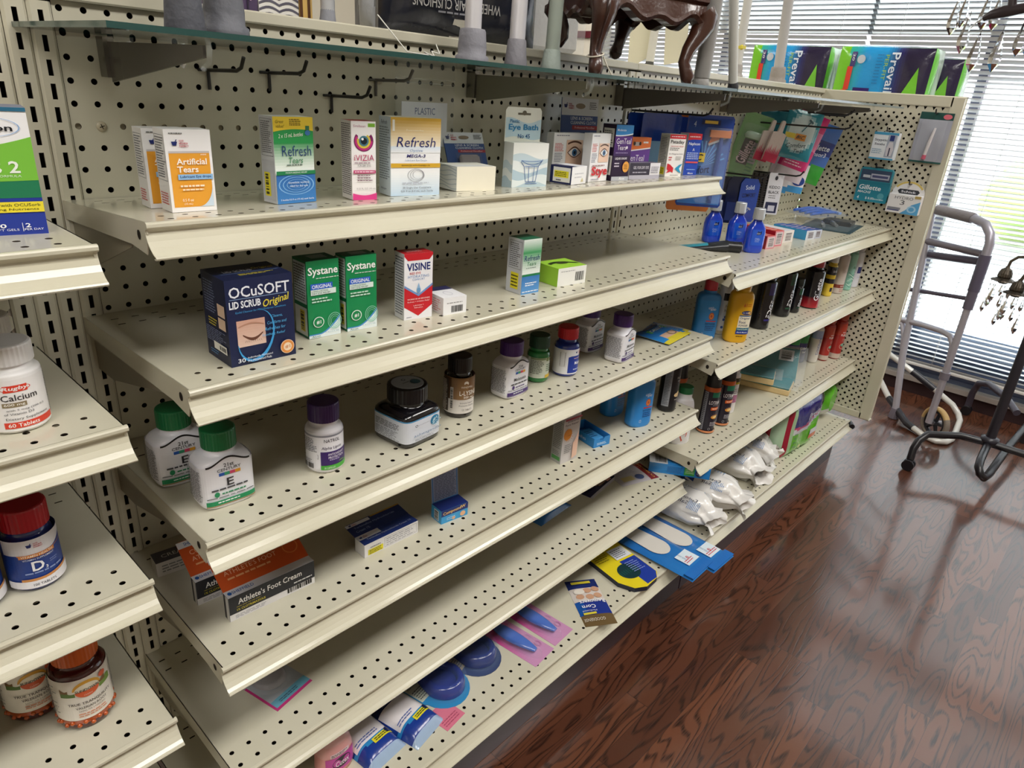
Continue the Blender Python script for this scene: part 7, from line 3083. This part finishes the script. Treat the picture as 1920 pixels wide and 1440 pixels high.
for a, b in zip(order, order[1:] + order[:1]):
    A_, B_ = CORN[a], CORN[b]
    ln = hypot(B_[0] - A_[0], B_[1] - A_[1])
    dx, dy = (B_[0] - A_[0]) / ln, (B_[1] - A_[1]) / ln
    nx, ny = dy, -dx
    top_, n = .128, 28
    outs, ins, low = [], [], []
    for i in range(n + 1):
        t = i / n
        s_ = abs(2 * t - 1)
        zb_ = .084 - .016 * (1 - s_) ** .8 + .012 * sin(pi * 3 * t) ** 2 - .012 * max(0, s_ - .75) * 4
        x, y = A_[0] + dx * ln * t, A_[1] + dy * ln * t
        bul = .010
        outs.append([loc_(x + nx * (bul + .004), y + ny * (bul + .004), zb_), loc_(x + nx * (bul + .009), y + ny * (bul + .009), zb_ + .006), loc_(x + nx * (bul + .005), y + ny * (bul + .005), zb_ + .012),
                     loc_(x + nx * bul, y + ny * bul, .112), loc_(x + nx * (bul + .006), y + ny * (bul + .006), .117), loc_(x + nx * (bul + .004), y + ny * (bul + .004), top_), loc_(x - nx * .006, y - ny * .006, top_), loc_(x - nx * .006, y - ny * .006, zb_)])
    ap.loft(outs, WD, 'wood', smooth=False)
ap.build('carved_apron', o)
m = MB()
R_ = []
for t, z in ((1.02, .128), (1.09, .136), (1.07, .150), (.9, .166), (.5, .174)):
    rg = []
    for a, b in zip(order, order[1:] + order[:1]):
        for i in range(8):
            u = i / 8
            x, y = CORN[a][0] * (1 - u) + CORN[b][0] * u, CORN[a][1] * (1 - u) + CORN[b][1] * u
            rg.append(loc_(.88 + (x - .88) * t, -.156 + (y + .156) * t, z))
    R_.append(rg)
m.loft(R_, '#3a2c2e', 'soft')
m.build('seat_pad', o)
m = MB()
x, y, z = FEET['FL'][:3]
m.tube([loc_(x + .014 * cos(a), y + .014 * sin(a), z + .031 + .004 * cos(a)) for a in [2 * pi * k / 12 for k in range(13)]], .0014, '#d8d0c0', 'matte', 6)
m.tube([loc_(x + .012, y - .008, z + .03), loc_(x + .02, y - .012, z + .016), loc_(x + .032, y - .016, z + .002)], .0012, '#d8d0c0', 'matte', 6)
m.box(*loc_(x + .030, y - .028, z + .0004), *loc_(x + .085, y - .004, z + .0012), '#d9d4c6', 'card')
m.build('string_tag', o)

# ---------------------------------------------------------------- behind the top rail
zt = .0205
GT_ = 'legs standing on the gondola top'
cane('walking_cane', 'pale leg with a yellow sticker behind the top rail near the first diaper pack', GT_, (1.795, .06, zt), (1.775, .06, .55), .020, .040, .0125, '#cfcdc8', '#a09a94', True, 'plastic')
MB().box(-.0128, -.0128, .078, .0128, .0128, .092, '#d8c84a', 'card', .004).build('sticker', [x_ for x_ in bpy.data.objects if x_.get('label', '').startswith('pale leg with a yellow')][0])
cane('walking_cane', 'grey leg with a flanged taupe tip standing before the first diaper pack', GT_, (2.087, .06, zt), (2.02, .06, .52), .0285, .052, .0155, '#b9b6b4', '#958d86', True, 'plastic')
cane('walking_cane', 'small silver leg with a grey tip between the boxes and the wheel', GT_, (.392, .055, zt), (.40, .055, .5), .0135, .030, .011, '#c4c6cc', '#8c8e98')
k_ = cane('walking_cane', 'white leg with two handwritten paper sheets tied on, seen under the footstool', GT_, (1.385, .10, zt), (1.41, .10, .5), .0125, .028, .0105, '#d8d5ca', '#4a4a44', False, 'plastic')
m = MB()
mp1 = lambda u, v, l=0.0: (-.012 - .058 * u - .020 * (1 - v) * 1.2, -.012 - l - .01 * u, .012 + .16 * v + .012 * u)
mp2 = lambda u, v, l=0.0: (.014 + .052 * u + .016 * (v) * .9, -.012 - l + .012 * u, -.002 + .16 * v + .03 * (1 - u))
for mp in (mp1, mp2):
    m.quad(mp(0, 0), mp(1, 0), mp(1, 1), mp(0, 1), '#dcd6bc', 'card')
    m.quad(mp(0, 0, -.001), mp(1, 0, -.001), mp(1, 1, -.001), mp(0, 1, -.001), '#dcd6bc', 'card')
    Art(m, mp, 1, 1, 'card', lift=.0003).fine(.15, .35, .85, .92, 8, '#b0a890', .25)
m.build('paper_sheet', k_)

# wheel and bagged cushions
o = empty('walker_wheel', (.482, .075, .077 - .0095), 0, 'grey tyred walker wheel with black spokes beside the black cushion bag', 'wheel', rot=(0, 0, RAD(52)))
m = MB()
R_ = []
for i in range(41):
    a = 2 * pi * i / 40
    R_.append([((.040 + .009 * cos(b)) * cos(a), .012 * sin(b), (.040 + .009 * cos(b)) * sin(a)) for b in [2 * pi * j / 12 for j in range(12)]])
m.loft(R_, '#9a9b9e', 'soft', caps=(False, False))
m.build('tyre', o)
m = MB()
R_ = []
for i in range(33):
    a = 2 * pi * i / 32
    R_.append([((.031 + .004 * cos(b)) * cos(a), .010 * sin(b), (.031 + .004 * cos(b)) * sin(a)) for b in [2 * pi * j / 8 for j in range(8)]])
m.loft(R_, '#1c1c20', 'plastic', caps=(False, False))
for k in range(5):
    a = 2 * pi * k / 5 + .3
    m.tube([(0, 0, 0), (.031 * cos(a), 0, .031 * sin(a))], [.006, .005], '#1c1c20', 'plastic', 8)
m.tube([(0, -.014, 0), (0, .014, 0)], .008, '#b4b6ba', 'metal', 12)
m.build('wheel_hub', o)

o = empty('cushion_bag', (.545, .13, zt), 0, 'black cushion in a glossy clear bag with upside-down lettering, on the gondola top', 'bag', rot=(0, 0, RAD(-14)))
m = MB()
pillow(m, .335, .30, .03, lambda u, v, l=0.0: (u, -l, v), lambda u, v: '#23252f', 'film', 26, 22, p=8, wob=.25, seed=9)
m.box(0, 0, 0, .335, .11, .30, '#1f212a', 'film')
A_ = Art(m, lambda u, v, l=0.0: (u, -l - .0335 * (1 - abs(2 * u / .335 - 1) ** 8) * (1 - abs(2 * v / .30 - 1) ** 8) - .003, v), .335, .30, 'card', step=.01, lift=.0006)
A_.text('WHEELCHAIR CUSHIONS', .42, .205, .54, '#b9b7b4', .055, .004, rot=180)
A_.fine(.3, .15, .55, .17, 1, '#8a8a90', .5)
A_.rect(.40, .015, .52, .13, '#d8d4cc')
A_.text('COMFORT', .72, .33, .3, '#8a8a90', .04, 0, rot=180)
m.build('cushion', o)
o = empty('cushion_bag', (.905, .115, zt), 0, 'clear plastic bag with a pale cushion between the white legs on the gondola top', 'bag', rot=(0, 0, RAD(-16)))
m = MB()
m.rbox(0, 0, .006, .15, .11, .30, '#b9b6b2', 'soft', .012)
m.build('cushion', o)
m = MB()
pillow(m, .175, .32, .018, lambda u, v, l=0.0: (u - .012, -l - .004, v), lambda u, v: '#cfd2d4', 'clearbag', 16, 22, p=4, wob=.4, seed=12)
m.build('bag', o)

# printed boxes behind the rail
for k, (x, w, cs, lab) in enumerate(((.248, .042, ('#4a3a5a', '#c8a8c0'), 'dark purple printed box behind the top rail, next to the zebra striped one'), (.292, .066, ('#e4e2de', '#5a5866'), 'black and white zebra striped box standing behind the top rail'),
                                     (.3600, .022, ('#d8b46a', '#5a3a24'), 'narrow gold and brown striped box behind the top rail by the silver leg'))):
    m = MB()
    m.box(0, 0, 0, w, .09, .22, cs[0], 'card')
    A_ = Art(m, flat((0, 0, 0), (1, 0, 0), (0, 0, 1)), w, .22)
    if k == 1:
        for j in range(26):
            A_.band(lambda x, j=j: .01 + .038 * j + .022 * abs(sin(2 * pi * x)), lambda x, j=j: .026 + .038 * j + .022 * abs(sin(2 * pi * x)), cs[1], 0, 1, 12)
    elif k == 2:
        A_.rect(.0, 0, .25, 1, cs[1])
        A_.rect(.62, 0, .85, 1, cs[1])
    else:
        for j in range(9):
            A_.rect(.1 * j, .1 * (j % 3), .1 * j + .06, .5 + .15 * (j % 3), cs[1] if j % 2 else '#2a2438')
    tag(m.build('printed_box', None, (x, .082, zt)), lab, 'box', 'printed boxes behind the top rail')

# ---------------------------------------------------------------- diaper packs on the endcap


def c_dia(u, v):
    if u < .16 - .04 * v:
        return '#7ccc2a'
    c = mix('#2fb4a0', '#1f9ce0', min(1, max(0, (u - .14) / .16)))
    c = mix(c, '#2a2a6a', min(1, max(0, (u - .52) / .14)))
    c = mix(c, '#251c3c', min(1, max(0, (u - .66) / .08)))
    return c


def a_dia(A):
    A.poly([(.76, .25), (.92, .25), (.88, .70)], '#7ac83a')
    A.text('Prevail', .62, .60, .64 * A.h / A.w, '#dfeaf4', .14, .012, 0, -90)
    A.text('PER-FIT', .535, .68, .40 * A.h / A.w, '#a8d04a', .06, 0, 0, -90)
    A.rect(.145, .68, .20, .92, '#3a2a6e')
    A.text('20', .172, .83, .12 * A.h / A.w, '#e8e8f0', .04, .014, 0, -90)
    A.rect(.125, .30, .185, .68, '#e0402c')
    A.rect(.105, .0, .165, .30, '#e8854a')
    A.disc(.26, .80, .045, .07, '#c4ccd4')
    A.rect(.24, .05, .42, .34, '#3a2474')
    A.disc(.39, .12, .022, .035, '#9ad04a')
    A.poly([(.19, .05), (.23, .33), (.24, .05)], '#8ad04a')
    A.fine(.43, .4, .5, .9, 10, '#1f6aa8', .25)


SD = lambda u, v: '#6abf3a' if u < .25 else '#c2d8c6'
ze = -.0315


def dia(label, x, y, yaw, w, h, d):
    return diaper('diaper_pack', label, (x, y, ze), yaw, w, h, d, c_dia, a_dia, 'diaper packs on the endcap', 7, SD, .012)


dia('blue and green diaper pack standing behind the grey leg on the endcap', 2.53, .372, -86, .290, .200, .13)
dia('dark diaper pack edge squeezed between the two blue front packs', 2.69, .345, -86, .300, .188, .13)
dia('blue and green diaper pack above the end panel, fully in view', 2.47, .015, -88, .300, .196, .13)
dia('diaper pack behind the fully visible one at the outer corner', 2.63, -.040, -88, .300, .176, .12)

# ---------------------------------------------------------------- by the window: walker, floor loop, lamp stand
AL, AL2 = '#c6c3cf', '#aca8b4'
o = empty('folding_walker', (2.81, -.56, FZ), 0, 'grey aluminium folding walker with a grip, one wheel and a rubber foot', 'walker')
ax = Vector((.594, .804 * 1.0, 0)).normalized()
ax = Vector((.13, .18, 0)).normalized()


def wp(s, z, off=0.0):
    """s along the walker's side frame from its front leg, z above the world origin"""
    return (ax.x * s + ax.y * off, ax.y * s - ax.x * off, z - FZ)


m = MB()
m.tube([wp(.0, -1.20), wp(0, -.60)], .0135, AL, 'alu', 14)
m.tube([wp(0, -.66), wp(0, -.46), wp(.012, -.425), wp(.045, -.395), wp(.10, -.385), wp(.30, -.384), wp(.325, -.395)], .0165, AL2, 'alu', 14)
m.build('front_leg', o)
m = MB()
m.tube([wp(.0, -.64), wp(0, -.50)], .021, '#5c5668', 'plastic', 14)
m.build('leg_sleeve', o)
m = MB()
m.tube([wp(.0, -.71), wp(0, -.64)], .0185, '#6c6676', 'plastic', 14)
m.build('leg_sleeve', o)
m = MB()
m.tube([wp(0, -1.005), wp(0, -.975)], .0185, '#837d88', 'plastic', 14)
m.build('leg_sleeve', o)
m = MB()
m.tube([wp(.185, -1.235), wp(.240, -.99), wp(.285, -.62), wp(.315, -.40)], .0140, AL, 'alu', 14)
m.build('rear_leg', o)
m = MB()
m.lathe([(.021, 0), (.022, .004), (.018, .035), (.017, .045)], '#77717c', 'soft', 18)
m.build('rubber_foot', o, wp(.185, -1.268))
m = MB()
m.tube([wp(.108, -.385), wp(.112, -.384), wp(.29, -.383)], [.019, .0205, .0195], '#8a8488', 'soft', 16)
m.build('grip', o)
m = MB()
m.tube([wp(.01, -.500), wp(.30, -.512)], .0135, '#8d8790', 'brushed', 12)
m.build('cross_bar', o)
m = MB()
m.tube([wp(.01, -.530, .02), wp(.34, -.572, .02)], .0150, '#544e60', 'plastic', 12)
m.build('cross_bar', o)
m = MB()
m.tube([wp(.012, -.675, .02), wp(.34, -.728, .02)], .0085, '#5f596a', 'plastic', 10)
m.build('cross_bar', o)
m = MB()
m.tube([wp(.06, -.545, .035), wp(.20, -.548, .035), wp(.30, -.558, .035)], [.004, .007, .005], '#8a6a78', 'plastic', 8)
m.build('fold_latch', o)
m = MB()
m.tube([wp(.33, -.858), wp(.19, -.838), wp(.08, -.829), wp(.035, -.834), wp(.012, -.86), wp(.004, -.92)], .0115, AL, 'alu', 12)
m.tube([wp(.33, -.858), wp(.29, -.872), wp(.262, -.92), wp(.252, -.97)], .0105, AL, 'alu', 12)
m.build('side_hoop', o)
w_ = empty('wheel', wp(-.004, FZ + .070, .028), 0)
w_.rotation_euler = (0, 0, math.atan2(ax.y, ax.x))
w_.parent = o
m = MB()
R_ = []
for i in range(41):
    a = 2 * pi * i / 40
    R_.append([((.060 + .010 * cos(b)) * cos(a), .013 * sin(b), (.060 + .010 * cos(b)) * sin(a)) for b in [2 * pi * j / 12 for j in range(12)]])
m.loft(R_, [lin('#c9a870' if (i < 16) else '#8a7e72') for i in range(40) for j in range(12)], 'soft', caps=(False, False))
m.build('tyre', w_)
m = MB()
R_ = []
for i in range(33):
    a = 2 * pi * i / 32
    R_.append([((.048 + .006 * cos(b)) * cos(a), .011 * sin(b), (.048 + .006 * cos(b)) * sin(a)) for b in [2 * pi * j / 8 for j in range(8)]])
m.loft(R_, '#26252b', 'plastic', caps=(False, False))
for k in range(5):
    a = 2 * pi * k / 5 + .5
    m.tube([(0, 0, 0), (.048 * cos(a), 0, .048 * sin(a))], [.009, .006], '#26252b', 'plastic', 8)
m.tube([(0, -.03, 0), (0, .016, 0)], .009, '#9a969c', 'metal', 12)
m.build('wheel_hub', w_)

# white loop of tube with black sleeves, resting low beside the walker
o = empty('tube_stand', (2.79, -.62, FZ), 0, 'low white bent tube base with black sleeves around the walker wheel', 'stand')
lp_ = [(3.02, -.275, .140), (2.98, -.36, .060), (2.86, -.475, .020), (2.795, -.565, .0125), (2.785, -.610, .0125), (2.81, -.640, .0125), (2.86, -.650, .0125), (2.955, -.645, .0125), (3.06, -.635, .028), (3.09, -.618, .045), (3.10, -.585, .075), (3.10, -.50, .120), (3.10, -.42, .160), (3.10, -.33, .20), (3.10, -.24, .24)]
P_ = [(x - 2.79, y + .62, z) for x, y, z in lp_]
m = MB()
m.tube(P_, .0125, '#dcdad4', 'glossy', 14)
m.build('bent_tube', o)
m = MB()
m.tube([P_[1], tuple((Vector(P_[1]) + Vector(P_[2])) / 2), P_[2], tuple(Vector(P_[2]) * .6 + Vector(P_[3]) * .4)], .0145, '#23222a', 'plastic', 14)
m.build('black_sleeve', o)
m = MB()
m.tube([P_[11], tuple((Vector(P_[11]) + Vector(P_[12])) / 2), P_[12], tuple(Vector(P_[12]) * .7 + Vector(P_[13]) * .3)], .0145, '#23222a', 'plastic', 14)
m.build('black_sleeve', o)

# black rolling stand
o = empty('display_stand', (2.61, -.78, FZ), 0, 'black tubular rolling stand with casters and an upright pole by the window', 'stand')
bx = lambda x, y, z: (x - 2.61, y + .78, z - FZ)
BK = '#1d1b20'
m = MB()
m.tube([bx(2.447, -.592, -1.225), bx(2.455, -.590, -1.185), bx(2.475, -.595, -1.155), bx(2.52, -.61, -1.138), bx(2.60, -.70, -1.134), bx(2.62, -.79, -1.134), bx(2.62, -.95, -1.134), bx(2.62, -1.25, -1.134), bx(2.61, -1.30, -1.16), bx(2.60, -1.31, -1.22)], .0135, BK, 'plastic', 14)
m.build('base_tube', o)
m = MB()
m.tube([bx(2.60, -.79, -1.140), bx(2.46, -.797, -1.142), bx(2.405, -.803, -1.150), bx(2.390, -.815, -1.166), bx(2.405, -.828, -1.182), bx(2.46, -.835, -1.186), bx(2.75, -.845, -1.172), bx(3.0, -.862, -1.160), bx(3.10, -.868, -1.17), bx(3.115, -.87, -1.225)], .0135, BK, 'plastic', 14)
m.build('base_tube', o)
m = MB()
m.tube([bx(3.245, -.625, -1.23), bx(3.24, -.625, -1.16), bx(3.20, -.64, -1.10), bx(3.15, -.68, -1.075), bx(3.05, -.76, -1.08), bx(2.95, -.82, -1.10)], .0135, '#4a4552', 'plastic', 14)
m.build('base_tube', o)
m = MB()
m.tube([bx(2.625, -.79, -1.134), bx(2.625, -.79, -.30)], .0165, '#2c2a32', 'plastic', 16)
m.build('pole', o)
m = MB()
m.lathe([(.024, -.006), (.030, .0), (.030, .014), (.018, .018)], '#34323a', 'plastic', 20)
m.tube([(.02 * cos(a), .03 * sin(a), -.008 + .006 * sin(5 * a)) for a in [2 * pi * k / 24 for k in range(20)]], .0012, '#8a867c', 'metal', 5)
m.build('clamp_ring', o, bx(2.625, -.79, -1.128))
for (x, y) in ((2.447, -.592), (3.245, -.625), (3.115, -.87), (2.60, -1.31)):
    m = MB()
    for s_ in (-.011, .011):
        R_ = [[(s_ + d, .021 * cos(2 * pi * i / 20), .021 + .021 * sin(2 * pi * i / 20)) for i in range(20)] for d in (-.006, .006)]
        m.loft(R_, '#1a191e', 'plastic', smooth=False)
    m.box(-.016, -.012, .022, .016, .014, .044, '#201f25', 'plastic', .004)
    m.build('caster', o, bx(x, y, FZ + .0005))

# lamp with brass cups and crystal drops on the stand; chandelier arm above
BR = '#6e655a'


def drop(mb, x, y, z, s=1.0):
    """faceted crystal drop hanging from (x, y, z)"""
    pr = [(.001, 0), (.0035, -.003), (.013, -.032), (.0115, -.040), (.001, -.050)]
    rings = []
    for r, zz in pr:
        rings.append([(x + r * s * cos(2 * pi * i / 6), y + r * s * .6 * sin(2 * pi * i / 6), z + zz * s) for i in range(6)])
    mb.loft(rings, '#dfe4ea', 'crystal', smooth=False)
    mb.tube([(x, y, z + .012), (x, y, z)], .0008, '#8a867c', 'metal', 5)


o = empty('crystal_sconce', (2.72, -.70, -.55), 0, 'brass wall lamp with two fluted cups and hanging crystals, beside the black pole', 'lamp')
cx3 = lambda x, y, z: (x - 2.72, y + .70, z + .55)
m = MB()
m.tube([cx3(2.70, -.652, -.515), cx3(2.70, -.655, -.490), cx3(2.70, -.672, -.472), cx3(2.70, -.70, -.466), cx3(2.70, -.76, -.48), cx3(2.68, -.80, -.52)], .005, BR, 'brushed', 10)
m.tube([cx3(2.66, -.705, -.545), cx3(2.66, -.715, -.515), cx3(2.66, -.76, -.50), cx3(2.66, -.80, -.53)], .006, BR, 'brushed', 10)
m.tube([cx3(2.66, -.80, -.40), cx3(2.66, -.80, -.76)], .012, BR, 'brushed', 12)
m.build('arm', o)
for (x, y, z) in ((2.70, -.652, -.515), (2.66, -.705, -.545)):
    m = MB()
    n = 48
    pr = [(.005, .006), (.007, .0), (.016, -.006), (.021, -.020), (.022, -.030), (.020, -.036), (.036, -.043), (.038, -.046), (.020, -.048), (.012, -.056)]
    m.loft([[(r * (1 + (.05 if i % 4 < 2 else 0)) * cos(2 * pi * i / n), r * (1 + (.05 if i % 4 < 2 else 0)) * sin(2 * pi * i / n), zz) for i in range(n)] for r, zz in pr], '#5f574e', 'brushed', smooth=False)
    m.build('cup', o, cx3(x, y, z))
    for k in range(7):
        a = 2 * pi * k / 7
        m = MB()
        m.tube([(0, 0, 0), (0, 0, -.01 - .02 * (k % 3))], .001, '#8a867c', 'metal', 5)
        drop(m, 0, 0, -.012 - .03 * (k % 3), 1.0 + .3 * (k % 2))
        m.build('crystal_drop', o, cx3(x + .034 * cos(a), y + .034 * sin(a), z - .047))

o = empty('chandelier', (1.75, -.60, .20), 0, 'dark chandelier arm with clear crystal drops at the upper picture corner', 'chandelier')
c4 = lambda x, y, z: (x - 1.75, y + .60, z - .20)
m = MB()
m.tube([c4(1.75, -.548, .172), c4(1.75, -.562, .180), c4(1.75, -.585, .186), c4(1.75, -.62, .192), c4(1.75, -.72, .22), c4(1.75, -.85, .26)], [.006, .010, .013, .011, .011, .012], '#2a2024', 'plastic', 12)
m.tube([c4(1.75, -.60, .188), c4(1.75, -.595, .21), c4(1.75, -.60, .24)], .009, '#2a2024', 'plastic', 10)
m.tube([c4(1.75, -.85, .26), c4(1.75, -.90, .40), c4(1.75, -.90, CZ - .01)], .010, '#2a2024', 'plastic', 10)
m.tube([c4(1.75, -.55, .174), c4(1.75, -.538, .166), c4(1.75, -.528, .152)], .0012, '#a8a49c', 'metal', 5)
m.build('arm', o)
for (y, z, s_, x) in ((-.488, .212, 1.5, 1.75), (-.520, .176, 1.55, 1.75), (-.552, .142, 1.65, 1.75), (-.596, .146, 1.7, 1.75), (-.634, .170, 1.5, 1.75), (-.655, .165, 1.5, 1.76), (-.500, .225, 1.4, 1.77), (-.545, .225, 1.5, 1.77), (-.565, .220, 1.4, 1.78)):
    m = MB()
    drop(m, 0, 0, 0, s_)
    m.build('crystal_drop', o, c4(x, y, z))
